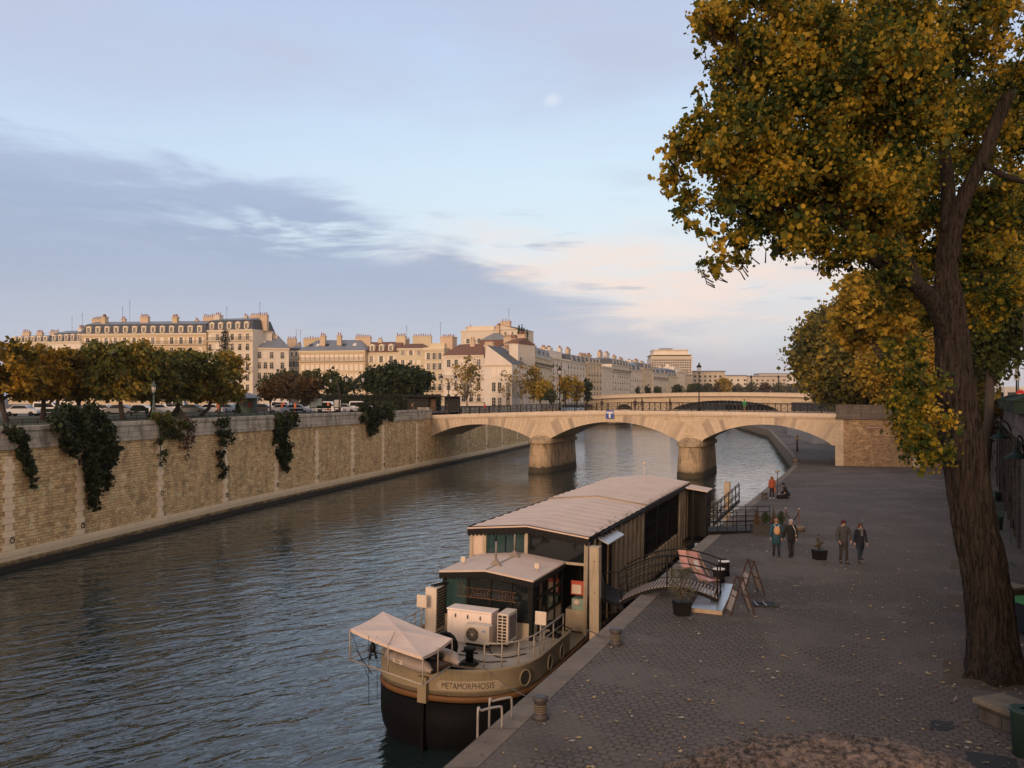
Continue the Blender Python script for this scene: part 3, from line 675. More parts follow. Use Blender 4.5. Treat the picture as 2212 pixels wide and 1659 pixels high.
mb = MB(); abw(mb, 63.5, 65.5, -.17, -.10, 7.0, 7.42); mb.build('name_plate', pm('rusty_plate', (.22, .13, .085), .8), ab, True)
mb = MB(); abw(mb, 63.6, 65.4, -.18, -.168, 7.2, 7.25); mb.build('plate_inscription', pm('plate_ink', (.5, .42, .34), .8), ab, True)
# left abutment pilaster and corner of the parapet
ab2 = thing('parapet_pillar', 'pale stone parapet end pillar where the left river wall meets the bridge', 'wall', bp(0, 0, 8), math.atan2(BE.y, BE.x))
mb = MB(); abw(mb, -1.6, .25, -.35, .35, 7.3, 9.3); abw(mb, -1.7, .32, -.42, .42, 9.3, 9.48); mb.build('pillar_block', M_ASH, ab2, True)
# second bridge, farther up the river
def far_bridge():
    a, b = at(1262, 858, 352), at(1760, 858, 300); a.z = b.z = 0; d = (b-a); L = d.length; d.normalize()
    t = thing('far_arch_bridge', 'long pale stone bridge with one wide arch farther upriver behind the railing', 'bridge', a, math.atan2(d.y, d.x))
    def dz(s): return 11.55-1.4*((s-L*.62)/(L*.62))**2
    arches = [(14.5, 22, 5, 8.3), (38, 81, 4.5, 9.9)]
    def low(s):
        for a_, b_, z0, z1 in arches:
            if a_ <= s <= b_: return z0+(z1-z0)*math.sqrt(max(0, 1-((s-(a_+b_)/2)/((b_-a_)/2))**2))**.9
        return -.5
    mb = MB(); n = 240
    for k in range(n):
        s0, s1 = L*k/n, L*(k+1)/n; l0, l1 = low(s0), low(s1)
        for y, o_ in ((0, 0), (14, 1)):
            q = [(s0, y, l0), (s1, y, l1), (s1, y, dz(s1)), (s0, y, dz(s0))]; mb.add(q, [(0, 1, 2, 3) if not o_ else (3, 2, 1, 0)])
        if l0 > 0 or l1 > 0: mb.add([(s0, 0, l0), (s1, 0, l1), (s1, 14, l1), (s0, 14, l0)], [(3, 2, 1, 0)])
    mb.build('arch_wall', M_BRI, t)
    mb = MB()
    for k in range(60):
        s0, s1 = L*k/60, L*(k+1)/60
        for (zz0, zz1, y0) in ((0, .35, -.7), (1.2, 1.4, -.55)):
            mb.hexa([(s0, y0, dz(s0)+zz0), (s1, y0, dz(s1)+zz0), (s1, 14.5, dz(s1)+zz0), (s0, 14.5, dz(s0)+zz0)], [(s0, y0, dz(s0)+zz1), (s1, y0, dz(s1)+zz1), (s1, 14.5, dz(s1)+zz1), (s0, 14.5, dz(s0)+zz1)])
        mb.hexa([(s0, -.4, dz(s0)+.35), (s1, -.4, dz(s1)+.35), (s1, 0, dz(s1)+.35), (s0, 0, dz(s0)+.35)], [(s0, -.4, dz(s0)+1.2), (s1, -.4, dz(s1)+1.2), (s1, 0, dz(s1)+1.2), (s0, 0, dz(s0)+1.2)])
    mb.build('parapet', M_BRIC, t)
    mb = MB(); s = 0
    while s < L: mb.box(s, s+.35, -.6, .1, dz(s)-.45, dz(s)-.02); s += .8
    mb.build('modillions', pm('dark_modillion', (.22, .17, .13), .9), t)
    mb = MB(); mb.box(39, 80, 5, 5.4, 8.8, 9.5); k = 40
    while k < 80: mb.box(k, k+.5, 5, 5.5, max(4, low(k)-3.6) if low(k) > 4 else 1, max(low(k), 1)); k += 1.5
    mb.build('steel_bracing', pm('dark_steel', (.03, .035, .04), .7), t)
    for s in (70, 80): 
        mb = MB(); mb.tube([(s, 0, dz(s)+1.3), (s, 0, dz(s)+6.5)], .12, 6); mb.lathe([(.1, 6.5), (.35, 6.6), (.4, 7.2), (.1, 7.7)], (s, 0, dz(s)), 8); mb.build('lamp_post', M_IRON, t)
far_bridge()
# ================================================================== houses along the island
WMESH = {}
def win_mesh(kind, w, h):
    key = (kind, round(w, 2), round(h, 2))
    if key in WMESH: return WMESH[key]
    mb = MB()   # origin: bottom centre of the opening, facade plane y=0, outward is -y
    fr = .10
    mb.box(-w/2-fr, w/2+fr, -.16, .02, -.16, -.02, 1)                       # sill
    if kind == 'shut':
        mb.box(-w/2, -.02, -.07, .0, 0, h, 3); mb.box(.02, w/2, -.07, .0, 0, h, 3)
        for k in range(6): mb.box(-w/2+.06, -.08, -.085, -.07, h*(k+.3)/6, h*(k+.75)/6, 3); mb.box(.08, w/2-.06, -.085, -.07, h*(k+.3)/6, h*(k+.75)/6, 3)
    else:
        mb.box(-w/2, w/2, -.03, 0, 0, h, 0 if kind[-1] != 'c' else 5)       # pane
        for x0, x1 in ((-w/2-fr, -w/2), (w/2, w/2+fr)): mb.box(x0, x1, -.12, .0, 0, h, 1)
        mb.box(-w/2-fr, w/2+fr, -.14, .0, h, h+.14, 1)
        b = .065
        for x in (-w/2+b/2, -.0, w/2-b/2): mb.box(x-b/2, x+b/2, -.06, -.03, 0, h, 2)
        for z in (.03, h*.36, h*.68, h-.05): mb.box(-w/2+b, w/2-b, -.055, -.03, z, z+.045, 2)
        if kind[:4] == 'open':
            for sgn in (-1, 1):
                x0 = sgn*(w/2+.12); x1 = sgn*(w/2+.12+w*.42); mb.box(min(x0, x1), max(x0, x1), -.09, -.03, 0, h, 3)
        if kind[:6] == 'grille':
            for z in (.15, .9): mb.box(-w/2-.05, w/2+.05, -.22, -.19, z, z+.04, 4)
            x = -w/2
            while x <= w/2: mb.box(x, x+.03, -.22, -.195, .15, .9, 4); x += .16
    me = mb.mesh('window', [M_PANE, M_STN, M_WHITE, M_SHUT, M_IRON, M_CURT]); WMESH[key] = me; return me
M_STN = pm('window_stone', (.64, .55, .42), .9, nz=.1)
def put(me, name, par, loc, rz=0, sc=None):
    o = bpy.data.objects.new(name, me); COL.objects.link(o); o.parent = par; o.location = loc; o.rotation_euler.z = rz
    if sc: o.scale = sc
    return o
def chimney(t, x, y, w, d, z0, z1, mat, pots=4, along='x'):
    mb = MB(); mb.box(x-w/2, x+w/2, y-d/2, y+d/2, z0, z1); mb.box(x-w/2-.12, x+w/2+.12, y-d/2-.12, y+d/2+.12, z1, z1+.25)
    c = mb.build('chimney', mat, t)
    mb = MB(); L = max(w, d)
    for k in range(pots):
        q = -L/2+L*(k+.5)/pots; px, py = (x+q, y) if w >= d else (x, y+q); hh = random.uniform(.5, .95)
        mb.lathe([(.19, 0), (.14, hh*.8), (.2, hh)], (px, py, z1+.25), 7)
    mb.build('chimney_pots', M_POT, c)
def dormer(t, x, y0, z, w, h, kind='round'):
    mb = MB(); mb.box(x-w/2-.25, x+w/2+.25, y0-.05, y0+1.6, z-.1, z+h+.12)
    if kind == 'round':
        P = [(x+(w/2+.3)*math.cos(a), z+h+.1+.38*math.sin(a)) for a in [math.pi*i/8 for i in range(9)]]; mb.prism(P, y0-.12, y0+1.6)
    else: mb.prism([(x-w/2-.4, z+h+.1), (x+w/2+.4, z+h+.1), (x, z+h+.65)], y0-.12, y0+1.8)
    d = mb.build('dormer', M_STN if kind != 'dark' else M_ZINC, t)
    put(win_mesh('plain', w*.8, h), 'window', d, (x, y0-.05, z))
def balcony(t, x0, x1, z, dep=.75):
    mb = MB(); mb.box(x0, x1, -dep, .0, z-.2, z, 1)
    for h in (.12, .95): mb.box(x0, x1, -dep, -dep+.05, z+h, z+h+.05)
    x = x0
    while x < x1-.04: mb.box(x, x+.035, -dep, -dep+.035, z, z+.95); x += .3
    mb.box(x0, x0+.04, -dep+.05, 0, z+.93, z+1); mb.box(x1-.04, x1, -dep+.05, 0, z+.93, z+1)
    mb.build('balcony', [M_IRON, M_STN], t)
GR_H = 'houses along the river'
def house(label, x0, Y0, x1, Y1, ye, yt, fac=1, roof='mansard', rows=5, cols=6, wk='plain', pitch=3.15, ww=1.15, wh=2.0, balc=(), dorm=0, dkind='round', chims=(), depth=12, first=.95, roofm=None, margin=.5, seed=0, base=7.5, lowr=2.7, shutp=.0, xoffs=None, cornice=True, extra=None, skipcols=(), gable_off=.5, bands=True):
    random.seed(seed+int(x0)); a = at(x0, HY, Y0); b = at(x1, HY, Y1); d = b-a; L = Vector((d.x, d.y, 0)).length
    ze = CH+(HY-ye)/F*(Y0+Y1)/2; zt = CH+(HY-yt)/F*(Y0+Y1)/2
    t = thing('house', label, 'house', (a.x, a.y, base), math.atan2(d.y, d.x), GR_H); ze -= base; zt -= base
    fm = M_FAC[fac]; rm = roofm or (M_SLATE if roof == 'mansard' else M_ZINC)
    mb = MB(); mb.box(0, L, 0, depth, 0, ze); mb.build('wall', fm, t)
    if cornice:
        mb = MB(); mb.box(-.05, L+.05, -.45, .1, ze-.38, ze-.06); mb.box(0, L, -.2, .05, ze-.7, ze-.38); mb.build('cornice', M_STN, t)
    mb = MB(); top = ze
    if roof == 'mansard':
        h1 = min(lowr, (zt-ze)*.75); 
        q0 = [(0, -.1, ze-.06), (L, -.1, ze-.06), (L, depth, ze-.06), (0, depth, ze-.06)]; q1 = [(.7, 1.3, ze+h1), (L-.7, 1.3, ze+h1), (L-.7, depth-1.3, ze+h1), (.7, depth-1.3, ze+h1)]
        mb.hexa(q0, q1, 0)
        q2 = [(1.6, depth/2-.5, zt), (L-1.6, depth/2-.5, zt), (L-1.6, depth/2+.5, zt), (1.6, depth/2+.5, zt)]
        q1b = [(x_, y_, z_+.012) for x_, y_, z_ in q1]; mb.hexa([(p_[0]+(-.15 if p_[0] < L/2 else .15), p_[1]+(-.15 if p_[1] < depth/2 else .15), p_[2]) for p_ in q1b], q2, 1)
        mb.build('roof', [rm, M_ZINC], t)
    elif roof == 'hip':
        q0 = [(-.4, -.5, ze), (L+.4, -.5, ze), (L+.4, depth, ze), (-.4, depth, ze)]; i_ = min(3.5, L*.22)
        mb.hexa(q0, [(i_, depth/2-.3, zt), (L-i_, depth/2-.3, zt), (L-i_, depth/2+.3, zt), (i_, depth/2+.3, zt)]); mb.build('roof', rm, t)
    elif roof == 'eave':
        mb.hexa([(-.2, -.5, ze), (L+.2, -.5, ze), (L+.2, depth, ze), (-.2, depth, ze)], [(0, depth/2-.1, zt), (L, depth/2-.1, zt), (L, depth/2+.1, zt), (0, depth/2+.1, zt)]); mb.build('roof', rm, t)
    elif roof == 'flat':
        mb.box(-.1, L+.1, -.2, depth, ze, ze+.35); mb.build('roof', M_STN, t)
        if zt-ze > 1.2: mb = MB(); mb.box(L*.12, L*.85, 2.5, depth-1, ze+.35, zt); mb.build('penthouse', fm, t)
    elif roof == 'gable':   # gable end toward the river
        gx = L*gable_off; mb.hexa([(-.2, -.15, ze), (L+.2, -.15, ze), (L+.2, depth, ze), (-.2, depth, ze)], [(gx-.05, -.15, zt), (gx+.05, -.15, zt), (gx+.05, depth, zt), (gx-.05, depth, zt)]); mb.build('roof', rm, t)
        mb = MB(); mb.prism([(0, ze-.05), (L, ze-.05), (gx, zt-.1)], -.35, -.17); mb.build('gable_wall', fm, t)
    if bands:
        mb = MB()
        for r in range(rows):
            z = ze-first-r*pitch-.95-wh-.28
            if z > 1.0: mb.box(0, L, -.09, .0, z, z+.16)
        if mb.v: mb.build('string_courses', M_STN, t)
    if x0 > 1140: ww *= 1.2; wh *= 1.1
    xs = xoffs or [margin+(L-2*margin)*(k+.5)/cols for k in range(cols)]
    if xoffs: xs = [L*q for q in xoffs]
    for r in range(rows):
        z = ze-first-r*pitch-wh-.35+.0
        if z < .3: break
        for k, x in enumerate(xs):
            if (r, k) in skipcols: continue
            kind = wk[r] if isinstance(wk, (list, tuple)) and r < len(wk) else (wk if isinstance(wk, str) else wk[-1])
            q_ = random.random()
            if kind == 'plain' and q_ < shutp: kind = 'shut'
            elif kind == 'plain' and q_ > .8: kind = 'open'
            if kind != 'shut': kind = 'shut' if random.random() < .06 else kind+('c' if random.random() < .3 else '')
            put(win_mesh(kind, ww, wh), 'window', t, (x, -.005, z))
        if r in balc: balcony(t, .1, L-.1, z-.02)
    if dorm:
        for k in range(dorm):
            x = margin+.3+(L-2*margin-.6)*(k+.5)/dorm; h1 = min(lowr, (zt-ze)*.75); dormer(t, x, .15, ze+.3, 1.05, min(1.55, h1-.75), dkind)
    for (fx, w, yt_, fy, dd, pots) in chims:
        zc = CH+(HY-yt_)/F*(Y0+Y1)/2-base; chimney(t, L*fx, depth*fy, w, dd, ze-.2, zc, M_CHIM if random.random() < .6 else fm, pots)
    if extra: extra(t, L, ze, zt)
    return t
M_CHIM = pm('chimney_render', (.50, .38, .27), .9, nz=.2, scale=1.5)
def skylights(fr_):
    def f(t, L, ze, zt):
        for k, q in enumerate(fr_):
            mb = MB(); s = (zt-ze)/6.2; y = 2.6; z = ze+(y+.5)*s*1.0
            mb.hexa([(L*q-.55, y-.6, z-.6*s+.05), (L*q+.55, y-.6, z-.6*s+.05), (L*q+.55, y+.6, z+.6*s+.05), (L*q-.55, y+.6, z+.6*s+.05)], [(L*q-.55, y-.6, z-.6*s+.2), (L*q+.55, y-.6, z-.6*s+.2), (L*q+.55, y+.6, z+.6*s+.2), (L*q-.55, y+.6, z+.6*s+.2)])
            mb.build('skylight', M_WHITE if k % 3 == 1 else M_PANE, t)
    return f
def antenna(t, x, y, z, h=3):
    mb = MB(); mb.tube([(x, y, z), (x, y, z+h)], .04, 5); mb.bar((x-.5, y, z+h*.9), (x+.5, y, z+h*.9), .04); mb.bar((x-.35, y, z+h*.75), (x+.35, y, z+h*.75), .04); mb.build('antenna', M_IRON, t)
def ant(*q):
    def f(t, L, ze, zt):
        for x, h in q: antenna(t, L*x, 5, zt-.2, h)
    return f
house('low grey-roofed house at the far left above the golden trees', 18, 300, 108, 296, 738, 722, 4, 'mansard', 4, 9, dorm=6, chims=((.12, 3, 715, .5, 1, 4), (.45, 2.5, 717, .5, 1, 4), (.8, 3.5, 716, .5, 1, 5)), lowr=2.2)
house('pale house with arched top windows left of the long mansard block', 105, 280, 180, 274, 737, 711, 5, 'mansard', 5, 6, wk='shut', dorm=5, ww=1.6, chims=((.62, 1.4, 708, .4, 2.5, 5), (.92, 3, 713, .5, 1, 3)), extra=ant((.3, 5), (.6, 6)))
house('long cream block with thirteen arched dormers above a full-width balcony', 176, 266, 446, 262, 720, 691, 3, 'mansard', 6, 13, dorm=13, balc=(0,), wk=['open', 'grille', 'plain'], ww=1.1, wh=2.1, lowr=2.9, seed=2,
      chims=((.055, 4.5, 686, .5, 1.0, 8), (.135, 1.3, 683, .3, 2, 4), (.24, 1.2, 685, .6, 1, 2), (.455, 2.6, 683, .35, 1.4, 5), (.71, 1.6, 684, .3, 1.6, 4), (.84, 1.0, 690, .6, 1, 2)), extra=ant((.26, 5), (.32, 7)))
house('tall end block with dark slate mansard and stacked iron balconies', 443, 263, 546, 258, 712, 684, 2, 'mansard', 8, 6, dorm=5, dkind='tri', balc=(0, 3), wk=['plain', 'grille'], lowr=3.6, wh=2.0, pitch=3.1,
      chims=((-.1, 6.5, 680, .5, 1.1, 9), (.08, 2, 678, .4, 2, 3), (.62, 1.2, 681, .5, 1, 2), (.9, 6, 680, .5, 1.1, 8)), extra=ant((.25, 4), (.95, 5)))
house('pale five-storey house with a rounded zinc roof and stepped chimney', 544, 260, 624, 264, 751, 723, 5, 'hip', 6, 5, wk='grille', ww=1.1, wh=2.0, shutp=.1, pitch=3.2, xoffs=(.07, .2, .36, .53, .82), chims=((.42, 3.2, 716, .35, 2, 6), (.66, 1.5, 722, .45, 2, 3)), extra=skylights((.1, .34)))
house('narrow grey mansard house set back in the gap between pale houses', 620, 290, 650, 290, 772, 745, 4, 'mansard', 4, 3, dorm=2, chims=((-.1, 3.2, 730, .7, 1, 5), (.5, 1.2, 742, .6, 1, 3)), lowr=4, extra=ant((.4, 6), (.7, 6)))
house('wide tan house with closed white shutters and skylights in a zinc roof', 646, 266, 789, 262, 757, 732, 0, 'hip', 5, 13, wk=['shut', 'shut', 'shut', 'plain'], ww=1.15, wh=1.9, pitch=3.0, balc=(0,), roofm=M_ZINC, seed=4,
      chims=((.10, 7, 729, .55, 1.2, 8), (.31, 1.7, 725, .25, 1.2, 3), (.56, 1.4, 725, .25, 1.1, 2), (.87, 5, 727, .5, 1.1, 7)), extra=skylights((.13, .24, .38, .64, .8)))
house('yellow house with brown tiled roof and three white dormers', 788, 264, 859, 262, 760, 736, 1, 'eave', 5, 3, wk='open', ww=1.2, wh=2.0, pitch=3.15, dorm=3, dkind='tri', roofm=M_TILE, lowr=2.4, chims=((.27, 1.3, 732, .5, 1, 2), (.92, 3, 725, .5, 1.2, 5)), cornice=False)
house('yellow house with a low attic storey under a plain brown roof', 858, 262, 917, 261, 752, 740, 1, 'hip', 6, 3, wk=['plain', 'open'], ww=1.1, wh=1.7, pitch=3.2, first=.1, roofm=M_TILE, chims=((.7, 6, 724, .7, 1.2, 8), (.05, 2, 730, .8, 1, 3)), extra=ant((.2, 6)))
house('narrow cream house with a roof terrace and planted balcony', 916, 260, 960, 258, 753, 740, 1, 'flat', 7, 3, wk=['open', 'open', 'plain', 'grille'], ww=1.1, pitch=3.15, balc=(3, 4), chims=((.85, 4, 727, .5, 4, 7),), extra=ant((.5, 7)))
house('white-fronted house with a brown hipped roof behind the pale yellow tree', 958, 252, 1046, 248, 767, 741, 5, 'hip', 7, 5, wk=['plain', 'shut', 'grille'], ww=1.15, wh=2.2, pitch=3.4, balc=(1, 3), roofm=M_TILE, chims=((.58, 1.4, 734, .4, 1, 2), (.95, 3, 745, .5, 1, 3)), shutp=.2)
house('tall blank cream house rising above the roofs with stepped terraces', 996, 292, 1074, 288, 715, 703, 2, 'flat', 2, 3, ww=1.2, wh=1.6, first=2.2, chims=((.16, 2.6, 705, .3, 2, 1), (.55, 3.6, 708, .4, 3, 1)), bands=False, cornice=False, pitch=9)
house('cream gabled tower house, highest of the row, with a stone chimney stack', 1066, 280, 1118, 276, 712, 701, 2, 'gable', 2, 3, ww=.8, wh=1.2, pitch=3.4, bands=False, cornice=False, first=.4, chims=((.45, 3.4, 695, .1, 1.2, 3),), roofm=M_TILE, gable_off=.3, extra=ant((.35, 6)))
house('terraced roof house with green planted terraces and cypresses on top', 1104, 272, 1142, 290, 757, 722, 4, 'mansard', 6, 4, wk=['plain', 'grille'], roofm=M_TILE, balc=(0, 1), lowr=3, dorm=2, dkind='tri', chims=((.3, 3.5, 706, .5, 1, 5), (.95, 1.2, 722, .2, 3.5, 1), (.6, 3, 712, .7, 1, 3)))
house('white gabled house with dark slate roof and one attic window', 1046, 243, 1106, 240, 786, 745, 5, 'gable', 5, 3, xoffs=(.35, .56, .86), wk=['shut', 'plain', 'plain', 'grille'], ww=1.2, wh=2.6, pitch=4.3, gable_off=.12, first=.6, roofm=M_SLATE, balc=(), bands=True, chims=((.02, 2.4, 738, .3, 1.2, 3), (.66, 2.8, 741, .8, 1.2, 4)))
house('pale house with a grey zinc mansard and seven narrow attic windows', 1140, 284, 1192, 330, 771, 745, 1, 'mansard', 7, 7, dorm=5, dkind='dark', roofm=M_ZINC, wk=['plain', 'shut', 'grille'], ww=1.0, balc=(0,), lowr=4, chims=((.15, 3, 738, .5, 1.2, 4), (.6, 3.5, 738, .5, 1.2, 5), (.9, 2.5, 741, .5, 1.2, 4)), xoffs=[(k+.6)/7.4 for k in range(7)])
house('modern glass-topped white house beside the yellow autumn trees', 1190, 330, 1232, 362, 776, 758, 5, 'flat', 7, 5, wk=['grille', 'plain'], ww=1.4, pitch=3.0, chims=((.35, 5, 752, .5, 2, 6), (.75, 5, 749, .6, 2, 7)))
house('white house with small regular windows and a grey mansard', 1230, 360, 1270, 392, 782, 764, 5, 'mansard', 8, 6, dorm=4, dkind='dark', wk='grille', ww=1.0, pitch=3.0, chims=((.2, 3, 755, .5, 1.5, 5), (.6, 4, 753, .5, 1.5, 6)))
house('tan corner house with a domed slate roof, darkest of the far row', 1268, 388, 1300, 404, 783, 771, 0, 'mansard', 9, 5, dorm=4, dkind='dark', ww=1.3, wk=['plain', 'grille'], pitch=3.1, chims=((.5, 8, 766, .5, 1.5, 8), (.9, 4, 765, .5, 1.5, 5)), lowr=2)
house('narrow white house with a low roof terrace between taller houses', 1300, 404, 1322, 424, 793, 788, 5, 'flat', 7, 5, ww=.9, pitch=3.1, wk='plain', chims=((.5, 7, 769, .9, 1.5, 6),))
house('white six-bay house with a long dark mansard in the far row', 1321, 422, 1361, 458, 789, 774, 5, 'mansard', 7, 8, dorm=6, dkind='dark', ww=1.1, wk=['plain', 'grille'], pitch=3.2, balc=(0,), chims=((.12, 5, 763, .6, 1.5, 6), (.45, 6, 763, .6, 1.5, 6), (.85, 4, 767, .6, 1.5, 4)))
house('pale house with a white gable stack in the far row', 1359, 456, 1389, 482, 799, 781, 5, 'mansard', 7, 6, dorm=3, dkind='dark', ww=1.1, wk=['plain', 'grille'], chims=((.3, 5, 776, .6, 1.5, 6), (.75, 4, 777, .5, 3, 4)))
house('ochre house between two white ones in the far row', 1388, 480, 1411, 500, 795, 783, 3, 'mansard', 7, 5, dorm=3, dkind='dark', ww=1.1, chims=((.5, 6, 778, .6, 1.5, 6),), seed=3)
house('pale house with balconies and a tall rear wing in the far row', 1410, 498, 1442, 530, 806, 796, 2, 'mansard', 6, 6, ww=1.1, dorm=3, dkind='dark', balc=(0,), chims=((.3, 6, 783, .8, 2, 6), (.8, 5, 787, .7, 2, 6)))
house('house with a high black mansard near the end of the far row', 1441, 528, 1464, 552, 812, 795, 1, 'mansard', 6, 5, ww=1.1, dorm=4, dkind='dark', lowr=4.5, chims=((.6, 5, 790, .7, 2, 5),))
house('last white house of the row below the big stepped block', 1462, 550, 1480, 566, 803, 793, 5, 'flat', 6, 5, ww=1.1, chims=((.5, 5, 787, .7, 2, 4),))
house('last tan house of the row at the water end', 1478, 566, 1496, 585, 808, 798, 0, 'flat', 6, 5, ww=1.1, chims=((.5, 5, 793, .7, 2, 4),))
house('slim pink-grey house stepping down between the gabled tower and the terraces', 1090, 262, 1112, 260, 742, 728, 2, 'eave', 6, 2, wk=['plain', 'grille'], ww=1.3, roofm=M_TILE, chims=((.5, 2.6, 721, .6, 1.2, 4), (.1, 1.4, 731, .4, 1, 2)))
house('low cream house with a dark slate roof in front of the terraced roofs', 1104, 252, 1128, 256, 776, 757, 1, 'mansard', 5, 3, dorm=2, dkind='tri', ww=1.2, wk=['grille', 'plain'], chims=((.9, 2.2, 748, .5, 1.2, 3),))
house('ochre house with a tall tiled roof and two skylights behind the white gable', 1072, 268, 1094, 266, 752, 735, 0, 'hip', 5, 2, ww=1.2, roofm=M_SLATE, chims=((.2, 3, 727, .5, 1.2, 5), (.85, 1.5, 733, .5, 1.2, 2)), extra=skylights((.4, .7)))
# the big stepped block and the skyline
t = thing('stepped_office_block', 'big pale block with a roof slab and stepped top above the far row', 'building', at(1405, 862, 640), -.05)
def bz(py, Y=640): return (HY-py)/F*Y+3.
def blk(name, px0, px1, py0, py1, y0, y1, mat):
    mb = MB(); mb.box((px0-1405)/F*640, (px1-1405)/F*640, y0, y1, (862-py1)/F*640, (862-py0)/F*640); mb.build(name, mat, t)
blk('lower_floors', 1407, 1494, 773, 862, 0, 30, M_FAC[2]); blk('roof_slab', 1406, 1495, 765.5, 767, -1.5, 31, M_STN); blk('terrace_floor', 1408, 1492, 767, 773, 1.5, 28, M_FAC[4])
blk('terrace_railing', 1406, 1495, 770.5, 773, -1, -.8, M_STN); blk('upper_block', 1413, 1487, 756, 765.5, 3, 26, M_FAC[5]); blk('top_slab', 1412, 1488, 754.6, 756, 2, 27, M_STN); blk('roof_plant', 1427, 1455, 752, 754.6, 6, 14, M_IRON)
wb_ = MB(); wb_.box(-.45, .5, -.06, .05, -.95, .1); wb_ = wb_.mesh('window', M_PANE)
for px in range(1410, 1493, 5):
    for r in range(6):
        x = (px-1405)/F*640; z = (862-(777+r*5.2))/F*640; put(wb_, 'window', t, (x, 0, z), sc=(1.2, 1, 1.1))
def fblock(label, px0, px1, Y, ye, mat, rows=3, slab=True, bx=5.0):
    a = at(px0, 862, Y); b = at(px1, 862, Y); L = b.x-a.x; z1 = (862-ye)/F*Y
    t = thing('distant_building', label, 'building', a, 0, 'buildings on the horizon'); mb = MB(); mb.box(0, L, 0, 20, 0, z1); mb.build('wall', mat, t)
    if slab: mb = MB(); mb.box(-.5, L+.5, -1, 20, z1, z1+.8); mb.build('roof', M_ZINC, t)
    for r in range(rows):
        x = 2.
        while x < L-2: put(wb_, 'window', t, (x+.8, 0, z1-2.6-r*3.4-.6), sc=(1.8, 1.5, 1.6)); x += bx*1.15
    return t
fblock('long block with a regular window grid right of the stepped block', 1494, 1566, 700, 803, M_FAC[4], 4, bx=3.6)
fblock('low pale block sloping behind the orange tree on the skyline', 1560, 1612, 760, 812, M_FAC[2], 3)
fblock('long flat pale block on the skyline near the trees', 1606, 1700, 820, 813, M_FAC[4], 4, bx=4.5)
fblock('hazy terraced block rising behind the long flat block', 1640, 1738, 900, 808, M_FAC[5], 3, bx=6)
fblock('farthest grey block at the edge of the right bank trees', 1690, 1790, 980, 812, M_FAC[4], 4, bx=5)
# right bank houses glimpsed between the tree and the frame edge
t = thing('house', 'grey stone house glimpsed behind the road signs at the right edge', 'house', (72, 112, 9.3), -.9)
mb = MB(); mb.box(0, 26, 0, 12, 0, 15); mb.build('wall', M_FAC[4], t)
mb = MB(); mb.hexa([(0, -.2, 15), (26, -.2, 15), (26, 12, 15), (0, 12, 15)], [(.5, 4, 19), (25.5, 4, 19), (25.5, 8, 19), (.5, 8, 19)]); mb.build('roof', M_ZINC, t)
for r in range(4):
    for k in range(8): put(win_mesh('plain', 1.2, 2.0), 'window', t, (2+k*3.1, -.005, 2.2+r*3.3))
# ================================================================== foliage
M_POP = leafmat('poplar_leaf', [(0, (.014, .028, .008)), (.24, (.036, .060, .012)), (.42, (.11, .115, .017)), (.58, (.22, .17, .018)), (.76, (.38, .245, .02)), (.92, (.50, .31, .028)), (1, (.58, .40, .07))], .5, .75)
M_GOLD = leafmat('golden_leaf', [(0, (.05, .055, .012)), (.3, (.17, .13, .016)), (.6, (.36, .22, .02)), (1, (.48, .29, .04))], .35, .3)
M_BRN = leafmat('brown_green_leaf', [(0, (.035, .042, .010)), (.4, (.10, .09, .018)), (.7, (.20, .145, .022)), (.9, (.34, .22, .026)), (1, (.44, .28, .03))], .2, .25)
M_HORN = leafmat('clipped_lime_leaf', [(0, (.030, .042, .010)), (.35, (.075, .084, .017)), (.6, (.14, .125, .021)), (.8, (.23, .155, .022)), (1, (.36, .21, .024))], .2, .18)
M_GHORN = leafmat('golden_lime_leaf', [(0, (.05, .048, .008)), (.4, (.16, .11, .012)), (.7, (.32, .18, .016)), (1, (.44, .24, .02))], .25, .2)
M_DGR = leafmat('dark_green_leaf', [(0, (.008, .014, .005)), (.5, (.02, .032, .009)), (1, (.045, .055, .014))], .12, .3)
M_MGR = leafmat('mid_green_leaf', [(0, (.015, .025, .007)), (.5, (.04, .055, .012)), (1, (.09, .085, .018))], .2, .3)
M_RED = leafmat('russet_leaf', [(0, (.035, .025, .012)), (.5, (.075, .045, .016)), (1, (.13, .07, .022))], .2, .3)
M_YEL = leafmat('pale_yellow_leaf', [(0, (.06, .06, .015)), (.4, (.20, .14, .03)), (.8, (.38, .24, .06)), (1, (.45, .30, .10))], .3, .3)
M_IVY = leafmat('ivy_leaf', [(0, (.007, .012, .005)), (.5, (.018, .028, .009)), (1, (.04, .048, .014))], .12, .9)
M_FARG = leafmat('far_leaf', [(0, (.04, .045, .022)), (.5, (.075, .07, .03)), (1, (.12, .095, .04))], .15, .05)
M_BARK = None
def barkmat():
    m, g, p, o = newmat('poplar_bark'); t = g.n('ShaderNodeTexCoord').outputs['Object']
    a = g.noise(g.scl(t, 10, 10, .9), 1.6, 8, .72, .3); b = g.noise(g.scl(t, 20, 20, 5), 1.4, 5, .65)
    f = g.ss(a, .36, .62); c = g.mix(f, (.009, .007, .006, 1), (.052, .041, .034, 1)); c = g.mix(g.m('MULTIPLY', g.ss(b, .55, .75), .5), c, (.09, .075, .062, 1))
    c = g.mix(g.m('MULTIPLY', g.ss(g.noise(t, .7, 4, .6), .5, .7), .5), c, (.03, .026, .016, 1))
    g.set(p.inputs['Base Color'], c); p.inputs['Roughness'].default_value = .95; p.inputs['Specular IOR Level'].default_value = .1
    g.set(p.inputs['Normal'], g.n('ShaderNodeBump', None, Strength=1, Distance=.09, Height=g.m('ADD', a, g.m('MULTIPLY', b, .4)))); return m
